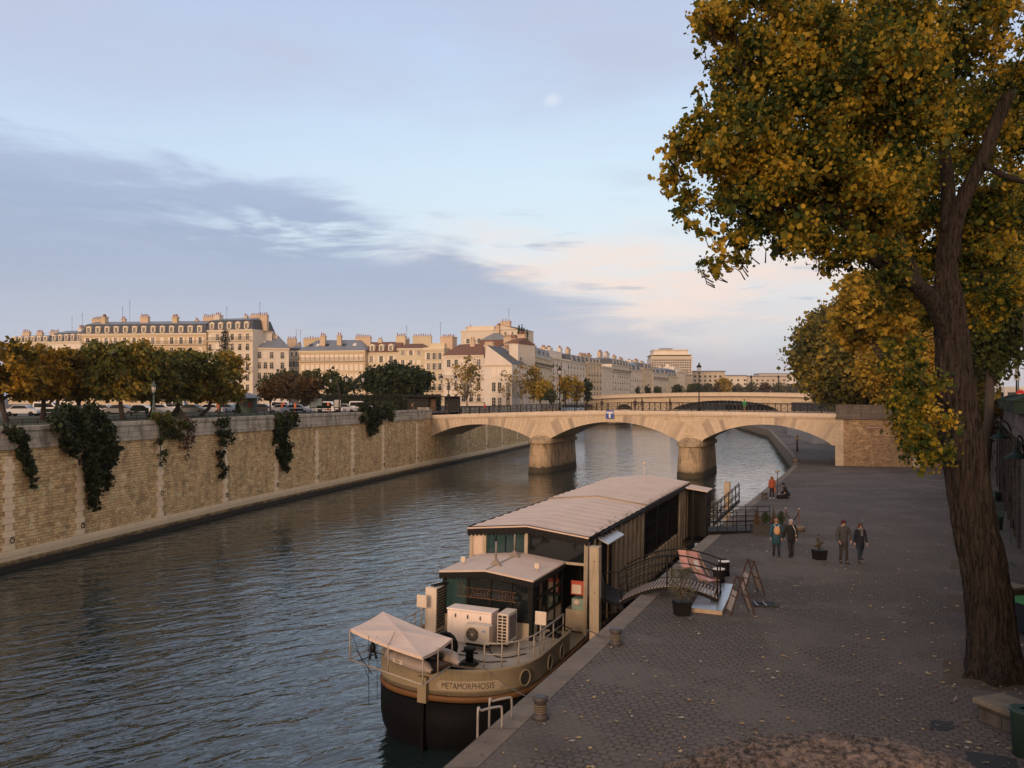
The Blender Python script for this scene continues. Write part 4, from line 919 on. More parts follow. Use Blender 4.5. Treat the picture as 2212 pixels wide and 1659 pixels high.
M_BARK = barkmat(); M_BARK2 = pm('dark_bark', (.05, .038, .03), .95, nz=.4, scale=4, bump=.5, bs=15); M_BARK3 = pm('plane_bark', (.25, .21, .16), .9, nz=.4, scale=2)
DMUL = 2.6
def leaf_cloud(name, clumps, mat, par, size, dens, shape='pop', droop=.3, shell=.5, flat=0, jitter=.25):
    """clumps: (centre, (rx,ry,rz)); many small leaf faces spread through each clump's volume"""
    Vs = []; tot = 0
    base = {'pop': np.array([(0, -.55), (.5, -.12), (.26, .42), (-.26, .42), (-.5, -.12)]), 'quad': np.array([(-.5, -.5), (.5, -.42), (.45, .5), (-.45, .42)]), 'lance': np.array([(0, -.8), (.22, 0), (0, .8), (-.22, 0)])}[shape]
    k = len(base); parts = []
    Mi = np.array(inv(par)) if par is not None else np.eye(4)
    for c, r in clumps:
        r = np.array(r, dtype=float); n = max(4, int(dens*DMUL*r[0]*r[2]**.9*(r[1]**.35)))
        d = rng.normal(size=(n, 3)); d /= np.linalg.norm(d, axis=1)[:, None]
        rad = rng.random(n)**shell; rad *= 1+rng.normal(size=n)*jitter*.5
        p = np.array(c)[None, :]+d*rad[:, None]*r[None, :]
        a1 = rng.normal(size=(n, 3)); a1[:, 2] *= (1-flat); a1 -= 0
        u = a1/np.linalg.norm(a1, axis=1)[:, None]; b1 = rng.normal(size=(n, 3)); b1[:, 2] -= droop*2.0
        w = b1-u*np.sum(b1*u, axis=1)[:, None]; w /= np.linalg.norm(w, axis=1)[:, None]+1e-9
        s = size*np.exp(rng.normal(-.06, .34, n))
        q = p[:, None, :]+(u[:, None, :]*base[None, :, 0:1]-w[:, None, :]*base[None, :, 1:2])*s[:, None, None]
        parts.append(q.reshape(-1, 3)); tot += n
    V = np.concatenate(parts); V = V @ Mi[:3, :3].T+Mi[:3, 3]
    Fc = np.arange(tot*k).reshape(tot, k)
    return arr_mesh(name, V, Fc, mat, par, k)
def branchset(par, name, polys, mat, n=8):
    mb = MB()
    for pts, rs in polys: mb.tube(pts, rs, n)
    return mb.build(name, mat, par, True)
# ---- the big leaning poplar on the quay
base = onq(2152, 1462); BY = base.y
tree = thing('poplar_tree', 'big leaning poplar with furrowed bark and yellow-green leaves at the right of the quay', 'tree', base)
def tp(x, y, Y): return at(x, y, Y)
def smooth(pts, n=6):
    P = [Vector(p) for p in pts]; out = []
    for i in range(len(P)-1):
        p0, p1, p2, p3 = P[max(i-1, 0)], P[i], P[i+1], P[min(i+2, len(P)-1)]
        for k in range(n):
            t = k/n; out.append(.5*((2*p1)+(-p0+p2)*t+(2*p0-5*p1+4*p2-p3)*t*t+(-p0+3*p1-3*p2+p3)*t**3))
    return out+[P[-1]]
def rint(rs, n):
    out = []
    for i in range(len(rs)-1): out += [rs[i]+(rs[i+1]-rs[i])*k/n for k in range(n)]
    return out+[rs[-1]]
tr = [((2152, 1490), 63), ((2150, 1450), 57), ((2143, 1380), 51), ((2128, 1250), 47), ((2100, 1100), 46), ((2080, 960), 46), ((2066, 860), 42), ((2058, 760), 38), ((2052, 690), 35), ((2044, 600), 26), ((2048, 520), 21), ((2052, 450), 17)]
pts = [tp(x, y, BY+.15*i) for i, ((x, y), r) in enumerate(tr)]; rs = [r/F*BY for _, r in tr]
P = smooth(pts, 5); Rr = rint(rs, 5)
from mathutils import noise as MNZ
P = smooth(pts, 12); Rr = rint(rs, 12)
mb = MB(); n = 96; rings = []
for i, p in enumerate(P):
    d = (P[min(i+1, len(P)-1)]-P[max(i-1, 0)]).normalized(); u = Vector((1, 0, 0)); u = (u-d*u.dot(d)).normalized(); w = d.cross(u); ring = []
    fl = max(0, 1-(p.z-base.z)/1.4)**2
    for k in range(n):
        a = 2*math.pi*k/n
        rr = Rr[i]*(1+.035*math.sin(5*a+p.z*.7)+.03*math.sin(9*a-p.z*.9)+.02*math.sin(17*a+1.7*p.z)+fl*.26*(.5+.5*math.sin(6*a+1)))
        q_ = Vector((math.cos(a)*3.2, math.sin(a)*3.2, p.z*.9)); q2 = Vector((math.cos(a)*8, math.sin(a)*8, p.z*1.6))
        rr += -.055*(1-min(1, abs(MNZ.noise(q_*1.3))*4.5))-.03*(1-min(1, abs(MNZ.noise(q2))*4))
        ring.append(p+(u*math.cos(a)+w*math.sin(a))*rr)
    rings.append(ring)
mb.loft(rings, sm=True); mb.build('trunk', M_BARK, tree, True)
def pl(*q): return [tp(x, y, Y) for x, y, Y in q]
limbs = [
 (pl((2078, 800, 23), (2055, 735, 22.9), (2022, 665, 22.6), (1985, 620, 22.2), (1935, 590, 21.8), (1880, 555, 21.4), (1800, 520, 21), (1700, 445, 20.6), (1620, 430, 20.3)), (.29, .27, .24, .21, .19, .165, .13, .09, .04)),
 (pl((2054, 560, 23.4), (2062, 490, 23.2), (2085, 420, 23), (2120, 350, 22.8), (2150, 270, 22.6), (2185, 190, 22.4), (2225, 120, 22.2), (2290, 40, 22), (2330, -120, 22)), (.24, .22, .20, .18, .17, .15, .12, .09, .05)),
 (pl((2050, 500, 23.3), (2048, 400, 23.6), (2035, 280, 24), (2030, 150, 24), (2040, 20, 24), (2060, -150, 24)), (.2, .18, .15, .12, .1, .06)),
 (pl((1985, 620, 22.4), (1930, 480, 22.8), (1880, 330, 23.2), (1850, 180, 23.4), (1830, 40, 23.5), (1820, -90, 23.5)), (.16, .13, .11, .09, .07, .04)),
 (pl((2036, 230, 24), (1990, 120, 23.5), (1950, 50, 23), (1910, -20, 22.6), (1850, -120, 22)), (.12, .1, .09, .07, .04)),
 (pl((1990, 120, 23.5), (1998, 50, 23), (2015, -10, 22.5)), (.09, .07, .05)),
 (pl((1880, 555, 21.4), (1780, 420, 21), (1690, 300, 20.6), (1620, 170, 20.4), (1580, 40, 20.2)), (.13, .1, .08, .05, .02)),
 (pl((1780, 420, 21), (1650, 380, 20.6), (1540, 330, 20.3), (1450, 330, 20.2)), (.08, .06, .04, .015)),
 (pl((1700, 445, 20.6), (1640, 460, 20.4), (1590, 500, 20.2), (1555, 560, 20)), (.06, .045, .03, .012)),
 (pl((1620, 170, 20.4), (1560, 120, 20.2), (1530, 40, 20)), (.05, .03, .012)),
 (pl((2120, 350, 22.8), (2170, 380, 22), (2240, 400, 21)), (.1, .08, .04)),
 (pl((2088, 1000, 22.6), (2040, 985, 21.4), (1990, 960, 20.4)), (.06, .035, .012)),
 (pl((2072, 900, 22.6), (2010, 840, 21.6), (1960, 800, 21)), (.06, .04, .012)),
 (pl((1790, 470, 21), (1740, 380, 21.3), (1700, 250, 21.6), (1680, 120, 21.8)), (.07, .05, .035, .015)),
]
tw = MB()
for q, r in limbs: mbp = smooth(q, 4); tw.tube(mbp, rint(list(r), 4), 10)
# fine twigs
cl = [(1560, 40, 20.2, 60), (1610, 100, 20.6, 75), (1545, 130, 20.1, 42), (1680, 50, 21, 85), (1760, 90, 21.5, 90), (1850, 50, 22, 95), (1950, 40, 21.8, 90), (2050, 70, 22.5, 95), (2140, 40, 22.2, 60), (2180, 130, 22, 55),
 (1560, 220, 20.2, 58), (1640, 210, 20.8, 90), (1740, 200, 21.4, 100), (1850, 200, 22.4, 110), (1960, 190, 22, 105), (2060, 210, 22, 95), (2150, 250, 23.5, 75), (2200, 330, 23, 70),
 (1495, 262, 20, 36), (1480, 330, 20.2, 48), (1465, 395, 20.2, 34), (1540, 330, 20.4, 75), (1640, 330, 20.8, 100), (1750, 320, 21, 105), (1860, 330, 21.8, 110), (1970, 320, 22, 110), (2070, 340, 22, 80), (2140, 420, 24, 70),
 (1505, 430, 20.4, 52), (1575, 430, 20.4, 65), (1660, 420, 20.8, 85), (1760, 430, 21, 95), (1860, 440, 21.6, 105), (1960, 440, 21.6, 95), (2035, 470, 21.6, 60), (2140, 500, 24, 70),
 (1575, 530, 20, 42), (1548, 568, 19.9, 34), (1602, 505, 20, 38), (1590, 545, 20, 30), (1525, 578, 19.9, 20), (1745, 505, 20.6, 70), (1830, 535, 20.8, 65), (1900, 540, 21.2, 75), (1970, 560, 21.4, 75), (1790, 545, 20.8, 40), (1960, 640, 21.8, 48), (1985, 520, 21, 60),
 (1560, 290, 20.2, 45), (1600, 20, 20.4, 70), (1700, 130, 21, 80), (1440, 300, 19.9, 22), (1500, 200, 20, 26), (1475, 460, 20.2, 26), (1520, 30, 20, 26),
 (1700, 520, 20.6, 30), (2180, 30, 23, 60), (2000, 700, 22.6, 40), (1990, 965, 20.6, 52), (1960, 905, 20.8, 50), (1985, 820, 21.2, 52), (1955, 755, 21.3, 42), (1950, 980, 20.6, 26), (2000, 880, 21, 45), (2010, 945, 20.8, 36), (2090, 560, 25, 60), (2130, 640, 25, 70)]
cl += [(1515, 60, 20, 22), (1508, 110, 20, 18), (1530, 170, 20, 22), (1500, 15, 20, 22), (1455, 350, 20, 20), (1440, 325, 20, 16), (1535, 500, 20, 26), (1590, 560, 20, 22), (1520, 580, 19.8, 14), (1620, 535, 20.2, 20), (1660, 505, 20.4, 30), (2195, 200, 25, 70), (2200, 450, 26, 70), (2120, 560, 26, 60), (2190, 560, 27, 70), (2100, 250, 25, 70), (2000, 610, 24, 60), (1890, 600, 21, 30)]
clumps = []
random.seed(21)
for (x, y, Y, r) in cl:
    if ((x > 1940 and 430 < y < 720) or (x > 2030 and 130 < y < 500)) and Y < 24: Y += 4.2
    c = tp(x, y, Y); R0 = r/F*Y
    n_ = max(3, int(r/7))
    for k in range(n_):
        o_ = Vector((random.gauss(0, .42), random.gauss(0, .75 if r > 40 else .42), random.gauss(0, .42)))*R0; rr = R0*random.uniform(.34, .62)
        clumps.append((c+o_, (rr, rr*1.1, rr*.95)))
        if k % 2 == 0:
            e = c+o_; s = e.lerp(tp(x+40 if x < 1950 else x, min(y+60, 640), Y), .6) if y < 700 else e+Vector((.5, .2, .15))
            m_ = s.lerp(e, .5)+Vector((random.uniform(-.12, .12),)*3); tw.tube([s, m_, e+Vector((0, 0, rr*.8))], (.018, .012, .004), 4)
tw.build('branches', M_BARK, tree, True)
leaf_cloud('crown', clumps, M_POP, tree, .094, 600, 'pop', .35, .5, jitter=.62)
# ---- other trees
def mktree(label, name, px, py, Y, bounds, mat, trunkmat, size, dens, nclump=40, tr_r=.25, group=None, cr=(.16, .28), zb=None, sub=('trunk', 'crown'), seedv=1, shape='quad', top=None, lean=0, limbs=5, fill=None, ry=1.0, shell=.5):
    """bounds: px box (x0,y0,x1,y1) of the crown at distance Y; zb: ground height at the trunk"""
    random.seed(seedv); b = at(px, py, Y)
    if zb is not None: b.z = zb
    t = thing(name, label, 'tree', b, 0, group); x0, y0, x1, y1 = bounds; c = at((x0+x1)/2, (y0+y1)/2, Y); hw = (x1-x0)/2/F*Y; hh = (y1-y0)/2/F*Y
    cls = []
    for k in range(nclump):
        for _ in range(60):
            q = [random.uniform(-1, 1) for _ in range(3)]
            if fill == 'box' or q[0]**2+q[1]**2+q[2]**2 < 1: break
        rr = random.uniform(*cr)*min(hw, hh)*2
        cls.append((c+Vector((q[0]*(hw-rr*.6), q[1]*hw*.8*ry, q[2]*(hh-rr*.6))), (rr, rr, rr*.85)))
    mb = MB(); zc = c.z-hh*.2; mb.tube([b+Vector((0, 0, -.2)), b.lerp(Vector((c.x, c.y, c.z-hh)), .7), Vector((c.x+lean, c.y, zc))] if abs(b.x-c.x) < hw else [b+Vector((0, 0, -.2)), Vector((b.x+.1, b.y, c.z-hh*.3)), Vector((b.x-.3, b.y, c.z+hh*.5))], (tr_r, tr_r*.8, tr_r*.45), 9); mb.build(sub[0], trunkmat, t, True)
    if limbs:
        mb = MB(); s = Vector((c.x, c.y, c.z-hh*.9)).lerp(b, .1)
        for k in range(limbs):
            e, _ = cls[(k*7) % len(cls)]; m_ = s.lerp(e, .5)+Vector((0, 0, .12*(e-s).length)); mb.tube([s, m_, e], (tr_r*.5, tr_r*.3, tr_r*.1), 6)
        mb.build('branches', trunkmat, t, True)
    leaf_cloud(sub[1], cls, mat, t, size, dens, shape, .3, shell)
    return t
GT = 'trees on the right bank behind the bridge'
mktree('tall golden poplar behind the left limb of the big tree', 'poplar_tree', 2098, 880, 62, (1785, 565, 2000, 760), M_GOLD, M_BARK2, .26, 34, 80, .35, GT, zb=2.8, seedv=3)
mktree('dense brown-green tree at the river bend beyond the bridge end', 'broadleaf_tree', 1880, 880, 135, (1716, 645, 1960, 890), M_BRN, M_BARK2, .40, 18, 120, .5, GT, zb=9.3, seedv=4)
mktree('green and yellow tree lowest beside the end of the bridge railing', 'broadleaf_tree', 1800, 880, 150, (1738, 765, 1840, 885), M_MGR, M_BARK2, .38, 14, 40, .4, GT, zb=9.3, seedv=5)
mktree('golden tree filling the space behind the bridge abutment', 'broadleaf_tree', 1960, 880, 118, (1860, 690, 2080, 900), M_GOLD, M_BARK2, .34, 15, 55, .4, GT, zb=9.3, seedv=6)
mktree('dark green tree right of the leaning trunk', 'broadleaf_tree', 2120, 950, 60, (2050, 400, 2235, 830), M_MGR, M_BARK2, .22, 38, 85, .4, GT, zb=3.6, seedv=7)
mktree('yellow-green tree low against the dark quay wall', 'broadleaf_tree', 2110, 980, 66, (2050, 700, 2170, 985), M_BRN, M_BARK2, .24, 34, 50, .3, GT, zb=3.3, seedv=8)
mktree('bright golden tree high at the right frame edge', 'poplar_tree', 2230, 860, 48, (2130, 330, 2300, 600), M_GOLD, M_BARK2, .2, 36, 50, .3, GT, zb=9.3, seedv=9)
mktree('russet-gold tree above the road signs at the right edge', 'broadleaf_tree', 2250, 860, 80, (2140, 560, 2290, 780), M_BRN, M_BARK2, .28, 26, 50, .3, GT, zb=9.3, seedv=10)
mktree('green-gold tree filling the right frame edge above the bookseller boxes', 'broadleaf_tree', 2260, 860, 58, (2150, 400, 2330, 790), M_MGR, M_BARK2, .24, 34, 60, .3, GT, zb=9.3, seedv=14)
mktree('olive tree farther along the right bank behind the golden one', 'broadleaf_tree', 2010, 860, 150, (1960, 620, 2120, 880), M_BRN, M_BARK2, .4, 13, 60, .4, GT, zb=9.3, seedv=12)
mktree('mottled poplar behind the leaning trunk low over the quay', 'poplar_tree', 2105, 940, 52, (1925, 790, 2075, 1000), M_GOLD, M_BARK2, .2, 34, 60, .25, GT, zb=3.7, seedv=13)
# clipped limes on the left
GL = 'clipped lime trees on the left bank'
def lime(label, px, Y, x0, x1, y0, y1, mat, sd):
    x0 -= 22; x1 += 22
    mktree(label, 'lime_tree', px, 900, Y, (x0, y0, x1, y1), mat, M_BARK2, .22, 52, 110, .24, GL, zb=9.05, seedv=sd, fill='box', cr=(.10, .17), limbs=3, ry=.75)
lime('golden clipped tree, farthest left, cut by the frame', 18, 68, -70, 70, 735, 868, M_GHORN, 31)
lime('bright golden clipped tree between the frame edge and the green ones', 92, 74, 45, 145, 748, 868, M_GHORN, 32)
lime('green-brown clipped tree right of the golden pair', 150, 78, 130, 225, 752, 866, M_HORN, 33)
lime('clipped tree with a tuft rising highest, above the round ivy mass', 266, 76, 212, 305, 738, 866, M_HORN, 34)
lime('olive clipped tree behind the green street lamp', 322, 84, 296, 375, 748, 868, M_HORN, 35)
lime('rust-flecked clipped tree left of the last one', 368, 90, 352, 428, 758, 870, M_HORN, 36)
lime('last clipped tree of the row beside the conifer', 428, 92, 415, 508, 756, 874, M_HORN, 37)
lime('clipped tree of the second row behind the golden pair', 110, 96, 60, 200, 760, 866, M_HORN, 38)
lime('clipped tree of the second row behind the street lamp', 335, 106, 230, 420, 765, 868, M_HORN, 39)
for k, (px, Y) in enumerate(((205, 92), (242, 104), (318, 118), (140, 84), (105, 90), (38, 90))):
    pass
# conifer
t = thing('conifer', 'dark blue-green conifer standing in front of the tall end block', 'tree', (at(486, 880, 150).x, 150, 8.6))
b = Vector((at(486, 880, 150).x, 150, 8.6)); zt = CH+(HY-712)/F*150; mb = MB(); mb.tube([b, (b.x, b.y, zt)], (.3, .05), 7); mb.build('trunk', M_BARK2, t, True)
cls = []
for k in range(46):
    q = (k/45); z = zt-.3-q*(zt-b.z-2.5); R0 = .4+q*3.0; a = k*2.4; rr = R0*random.uniform(.5, 1)
    cls.append((Vector((b.x+math.cos(a)*rr*.75, b.y+math.sin(a)*rr*.75, z-rr*.2)), (.55+rr*.45, .55+rr*.45, .45)))
leaf_cloud('crown', cls, leafmat('conifer_needles', [(0, (.008, .015, .012)), (1, (.03, .042, .035))], .05), t, .2, 95, 'lance', .6)
# middle trees
GM = 'small trees behind the left river wall'
mktree('small vase-shaped tree beside the green kiosk', 'small_tree', 474, 905, 102, (448, 812, 505, 872), M_HORN, M_BARK2, .2, 34, 26, .12, GM, zb=8.9, seedv=41)
mktree('brownish small tree behind the first bench', 'small_tree', 585, 905, 108, (545, 815, 622, 872), M_RED, M_BARK2, .2, 34, 34, .12, GM, zb=8.8, seedv=42)
mktree('reddish small tree with a round crown above the parked vans', 'small_tree', 732, 905, 112, (628, 806, 700, 872), M_RED, M_BARK2, .2, 34, 34, .12, GM, zb=8.7, seedv=43)
mktree('low olive tree between the kiosk and the reddish trees', 'small_tree', 640, 905, 125, (590, 800, 650, 865), M_RED, M_BARK2, .22, 30, 30, .12, GM, zb=8.7, seedv=45)
mktree('wide dark green tree mass behind the lamp posts', 'broadleaf_tree', 700, 880, 178, (560, 795, 800, 872), M_MGR, M_BARK2, .42, 13, 75, .3, GM, zb=8.6, seedv=44)
mktree('big dark green chestnut above the black hedge', 'broadleaf_tree', 870, 880, 172, (770, 782, 945, 870), M_DGR, M_BARK2, .42, 15, 85, .3, GM, zb=8.6, seedv=46)
for k, (lab, px, y0, y1) in enumerate((('leftmost of four thin cypresses on the rooftop terrace', 1121, 702, 730), ('second rooftop cypress from the left, as tall as the first', 1127.5, 702, 732), ('shortest of the four rooftop cypresses', 1132, 709, 736), ('rightmost rooftop cypress standing apart from the others', 1138.5, 713, 742))):
    b = at(px, y1, 274); e = at(px, y0, 274); t = thing('cypress', lab, 'tree', b, 0, 'cypresses on the rooftop terrace'); mb = MB(); mb.tube([b-Vector((0, 0, .6)), b.lerp(e, .9)], (.12, .04), 6); mb.build('trunk', M_BARK2, t, True)
    leaf_cloud('crown', [(b.lerp(e, z), (.18+.42*math.sin(math.pi*min(1, .15+z*.85)),)*2+(.35,)) for z in [j/13 for j in range(14)]], M_DGR, t, .3, 40)
mktree('low planted hedge mass on the terrace below the cypresses', 'terrace_shrub', 1118, 762, 268, (1106, 738, 1134, 748), M_DGR, M_BARK2, .3, 8, 12, .1, 'greenery on the roof terraces', seedv=91, limbs=0)
mktree('green shrubs on the upper roof terrace of the gabled tower', 'terrace_shrub', 1112, 740, 270, (1104, 722, 1122, 730), M_MGR, M_BARK2, .3, 8, 10, .1, 'greenery on the roof terraces', seedv=92, limbs=0)
GY = 'autumn trees on the island quay'
mktree('pale yellow plane tree with thin foliage in front of the white house', 'plane_tree', 1010, 872, 215, (965, 765, 1050, 868), M_YEL, M_BARK3, .36, 5, 44, .3, GY, zb=8.6, seedv=51, cr=(.09, .2), limbs=12)
mktree('half-bare plane tree left of the yellow group', 'plane_tree', 1098, 872, 232, (1072, 790, 1122, 868), M_YEL, M_BARK3, .36, 4.5, 28, .28, GY, zb=8.6, seedv=52, cr=(.1, .2), limbs=10)
mktree('tall half-bare plane tree with ochre lower leaves', 'plane_tree', 1128, 872, 236, (1102, 775, 1152, 868), M_YEL, M_BARK3, .36, 6, 32, .28, GY, zb=8.6, seedv=53, cr=(.1, .2), limbs=10)
mktree('ochre plane tree in the middle of the island quay group', 'plane_tree', 1150, 872, 240, (1128, 785, 1178, 870), M_YEL, M_BARK3, .38, 9, 36, .28, GY, zb=8.6, seedv=54, limbs=8)
mktree('orange-brown tree lowest in the island group', 'broadleaf_tree', 1165, 872, 232, (1140, 815, 1195, 870), M_GOLD, M_BARK2, .38, 11, 32, .28, GY, zb=8.6, seedv=55)
mktree('tall thin tree between the ochre and golden crowns', 'plane_tree', 1196, 872, 250, (1182, 780, 1212, 868), M_YEL, M_BARK3, .36, 5, 24, .25, GY, zb=8.6, seedv=56, cr=(.14, .26), limbs=8)
mktree('round golden tree right of the bridge lamp', 'broadleaf_tree', 1222, 872, 236, (1202, 800, 1240, 870), M_GOLD, M_BARK2, .38, 13, 34, .28, GY, zb=8.6, seedv=57)
mktree('golden-green tree at the right end of the island group', 'broadleaf_tree', 1245, 872, 250, (1228, 806, 1264, 872), M_GOLD, M_BARK2, .38, 13, 30, .28, GY, zb=8.6, seedv=58)
mktree('dark green tree at the water end of the island group', 'broadleaf_tree', 1268, 872, 262, (1252, 812, 1284, 872), M_DGR, M_BARK2, .4, 13, 26, .28, GY, zb=8.6, seedv=59)
mktree('small dark bush tree beneath the ochre plane trees', 'broadleaf_tree', 1185, 872, 226, (1172, 838, 1212, 874), M_DGR, M_BARK2, .36, 12, 16, .2, GY, zb=8.6, seedv=60)
GF = 'trees beyond the far bridge'
for k, (lab, x0, y0, x1, m_) in enumerate((('dark green round tree below the white six-bay house', 1352, 832, 1384, M_DGR), ('dark green tree just right of the round one', 1382, 830, 1408, M_DGR), ('spreading green tree below the black mansard', 1404, 832, 1432, M_MGR),
    ('low green tree left of the bridge lamp', 1446, 829, 1480, M_MGR), ('pale green tree behind the tall bridge lamp', 1474, 826, 1520, M_MGR), ('dark grey-green tree right of the tall bridge lamp', 1508, 827, 1545, M_FARG), ('dark red tree beside the orange one', 1535, 824, 1560, M_RED),
    ('bright orange tree on the far skyline', 1540, 812, 1583, M_GOLD), ('olive far tree right of the orange one', 1578, 826, 1612, M_FARG), ('grey far tree below the flat pale block', 1605, 824, 1640, M_FARG),
    ('brownish far tree in the middle of the skyline trees', 1632, 826, 1670, M_RED), ('grey-brown far tree near the right bank', 1664, 824, 1700, M_FARG), ('last far tree against the right bank foliage', 1694, 822, 1745, M_FARG))):
    Y = 470+k*16; mktree(lab, 'broadleaf_tree', (x0+x1)/2, 860, Y, (x0, y0, x1, 864), m_, M_BARK2, .8, 3.2, 26, .5, GF, zb=8, seedv=70+k, limbs=0)
# ivy and shrubs hanging on the left wall
def ivy(label, name, cells, mat, size=.2, dens=95, dep=.35, trail=True):
    """cells: (px, py, r_px): clumps on the wall face at that image point"""
    first = cells[len(cells)//2]; u = (first[0]-CX)/F; Yb = ub(u); c0, d, nn = wall_frame(Yb); root = c0+Vector((0, 0, 9.1))
    t = thing(name, label, 'climber', root, 0, 'climbers hanging over the river wall'); cls = []; vin = MB()
    for (x, y, r) in cells:
        for k in range(6):
            xx = x+random.gauss(0, r*.42); yy = y+random.gauss(0, r*.42); Y = ub((xx-CX)/F); c, d, nn = wall_frame(Y); z = CH+(HY-yy)/F*Y; R0 = r/F*Y*random.uniform(.6, .95)
            off = .28 if z < 9.1 else -.1
            cls.append((c+nn*(off+random.uniform(-.05, dep*.6))+Vector((0, 0, z)), (R0, min(R0, dep), R0)))
        Y = ub((x-CX)/F); c, d, nn = wall_frame(Y); z = CH+(HY-y)/F*Y
        if z < 9: vin.tube([c+nn*.2+Vector((0, 0, min(9.2, z+1.6))), c+nn*.24+Vector((0, 0, z+.6)), c+nn*.2+Vector((0, 0, z))], .025, 4)
    if vin.v: vin.build('stems', M_BARK2, t, True)
    leaf_cloud('foliage', cls, mat, t, size, dens, 'quad', .6, .5)
ivy('narrow ivy strip trailing down the wall at the far left', 'ivy', [(12, 930, 10), (22, 938, 12), (34, 945, 14), (42, 960, 14), (48, 980, 14), (53, 1000, 13), (57, 1018, 11), (60, 1035, 8), (63, 1050, 5)], M_IVY, dep=.2)
ivy('huge bushy ivy mass hanging lowest of all over the wall', 'ivy_bush', [(150, 892, 22), (185, 886, 20), (215, 905, 20), (130, 915, 22), (170, 920, 32), (212, 930, 28), (150, 945, 24), (190, 955, 34), (225, 970, 18), (145, 975, 12), (185, 990, 26), (222, 1000, 18), (190, 1020, 22), (215, 1030, 14), (190, 1050, 18), (192, 1075, 14), (190, 1092, 10), (235, 975, 10)], M_IVY, .17, 120, dep=.9)
ivy('yellow-green shrub over the coping next to the brown dry twigs', 'climbing_shrub', [(335, 905, 14), (350, 912, 16), (368, 905, 15), (385, 915, 14), (345, 930, 12), (365, 930, 14), (340, 955, 9), (342, 980, 8), (341, 1000, 6), (375, 945, 10)], leafmat('shrub_leaf', [(0, (.02, .03, .008)), (.6, (.06, .065, .014)), (1, (.16, .13, .02))], .2), .16, 90, dep=.5)
ivy('brown dry creeper right of the yellow-green shrub', 'dry_creeper', [(398, 905, 12), (405, 925, 14), (402, 945, 12), (400, 965, 10), (400, 985, 7), (385, 960, 8)], leafmat('dry_creeper_leaf', [(0, (.05, .035, .03)), (1, (.14, .085, .06))], .2), .12, 60, dep=.3)
ivy('thin ivy column with loose leaves, third hanging clump from the bridge', 'ivy', [(468, 908, 12), (480, 912, 10), (470, 930, 12), (488, 940, 10), (474, 955, 11), (494, 950, 6), (472, 980, 9), (472, 1005, 9), (474, 1028, 9), (480, 1015, 7)], M_IVY, .16, 80, dep=.35)
ivy('dense dark ivy column hanging straight down below the parked vans', 'ivy', [(598, 902, 14), (615, 905, 14), (630, 900, 9), (598, 925, 14), (612, 925, 12), (600, 950, 15), (612, 960, 12), (602, 980, 14), (610, 995, 11), (610, 1012, 8), (628, 918, 6)], M_IVY, .18, 110, dep=.4)
ivy('dark bushy ivy ball with a pointed tail near the bridge', 'ivy_bush', [(785, 885, 13), (800, 882, 13), (815, 893, 12), (790, 902, 15), (806, 908, 14), (796, 922, 9), (797, 936, 6)], M_IVY, .22, 80, dep=.9)
ivy('small green ivy tuft closest to the bridge', 'ivy_bush', [(828, 882, 9), (840, 884, 10), (838, 897, 8), (840, 908, 5), (825, 893, 6)], M_MGR, .22, 80, dep=.7)
# ================================================================== the moored barge (local frame: x = starboard/quay side, y = forward from the stern tip, z up)
TH = math.atan(.395); BO = (-2.42, 26.6, 0)
M_HBLK = pm('hull_black', (.006, .006, .007), .6, nz=.5, scale=.8, bump=.15, bs=4, streak=.12, spec=.05)
M_HOR = pm('hull_orange', (.14, .065, .02), .7, nz=.3, streak=.3)
M_HBG = pm('hull_beige', (.235, .185, .115), .7, nz=.25, scale=.9, streak=.45)
M_DECK = pm('deck_beige', (.30, .25, .19), .85, nz=.4, scale=1.2, bump=.2)
M_ROOF = pm('roof_pink_beige', (.56, .43, .345), .8, nz=.16, scale=.9, bump=.15, bs=1.5, streak=.12)
M_RBG = pm('metal_beige', (.37, .30, .21), .7, nz=.25, streak=.45)
M_BLK = pm('painted_black', (.010, .009, .009), .6, nz=.3, spec=.15)
M_GLT = glassmat('teal_glass', (.035, .075, .075), .9, .4); M_GLD = glassmat('dark_glass', (.012, .016, .018), .9, .3)
M_ACW = pm('white_casing', (.58, .48, .38), .6, nz=.15, scale=2, streak=.2); M_BOXW = pm('white_chest', (.78, .65, .56), .5, nz=.1, scale=.8, streak=.25)
M_CANV = pm('canopy_canvas', (.64, .48, .38), .8, nz=.2, scale=1.2, bump=.5, bs=3, streak=.15)
M_GREYP = pm('grey_rubber', (.30, .245, .215), .6, nz=.2); M_RAIL = pm('rail_grey', (.32, .27, .215), .55, nz=.2, streak=.3)
M_WD = pm('grey_planks', (.24, .19, .165), .85, nz=.4, scale=5); M_GOLDT = pm('bronze_letters', (.20, .10, .04), .5, nz=.2)
M_ROPE = pm('rope', (.12, .095, .07), .9, nz=.3); M_DARK = pm('interior_dark', (.02, .018, .016), .9)  # one near-black colour for interiors, holes and vents
boat = thing('barge', 'long moored barge with a pinkish roof and black hull beside the quay', 'barge', BO, -TH, None, ry=R_(1.2))
HW = 2.5; LEN = 37.5; LC = -.4       # the stern post stands a little to port of the saloon's middle line
def hw(a):
    if a < 2.6: return HW*max(0, 1-((2.6-a)/2.6)**2.1)**(1/2.1)
    if a > LEN-5: return HW*max(0, 1-((a-LEN+5)/5)**2.2)**.6
    return HW
def fe(q, e=2.1): return max(0, 1-(1-min(1, q))**e)**(1/e)
def xl(a): return LC-(2.72+LC)*fe(a/1.7) if a < LEN-5 else -2.72*max(0, 1-((a-LEN+5)/5)**2.2)**.6
def xr(a): return LC+(2.5-LC)*fe(a/2.7) if a < LEN-5 else hw(a)
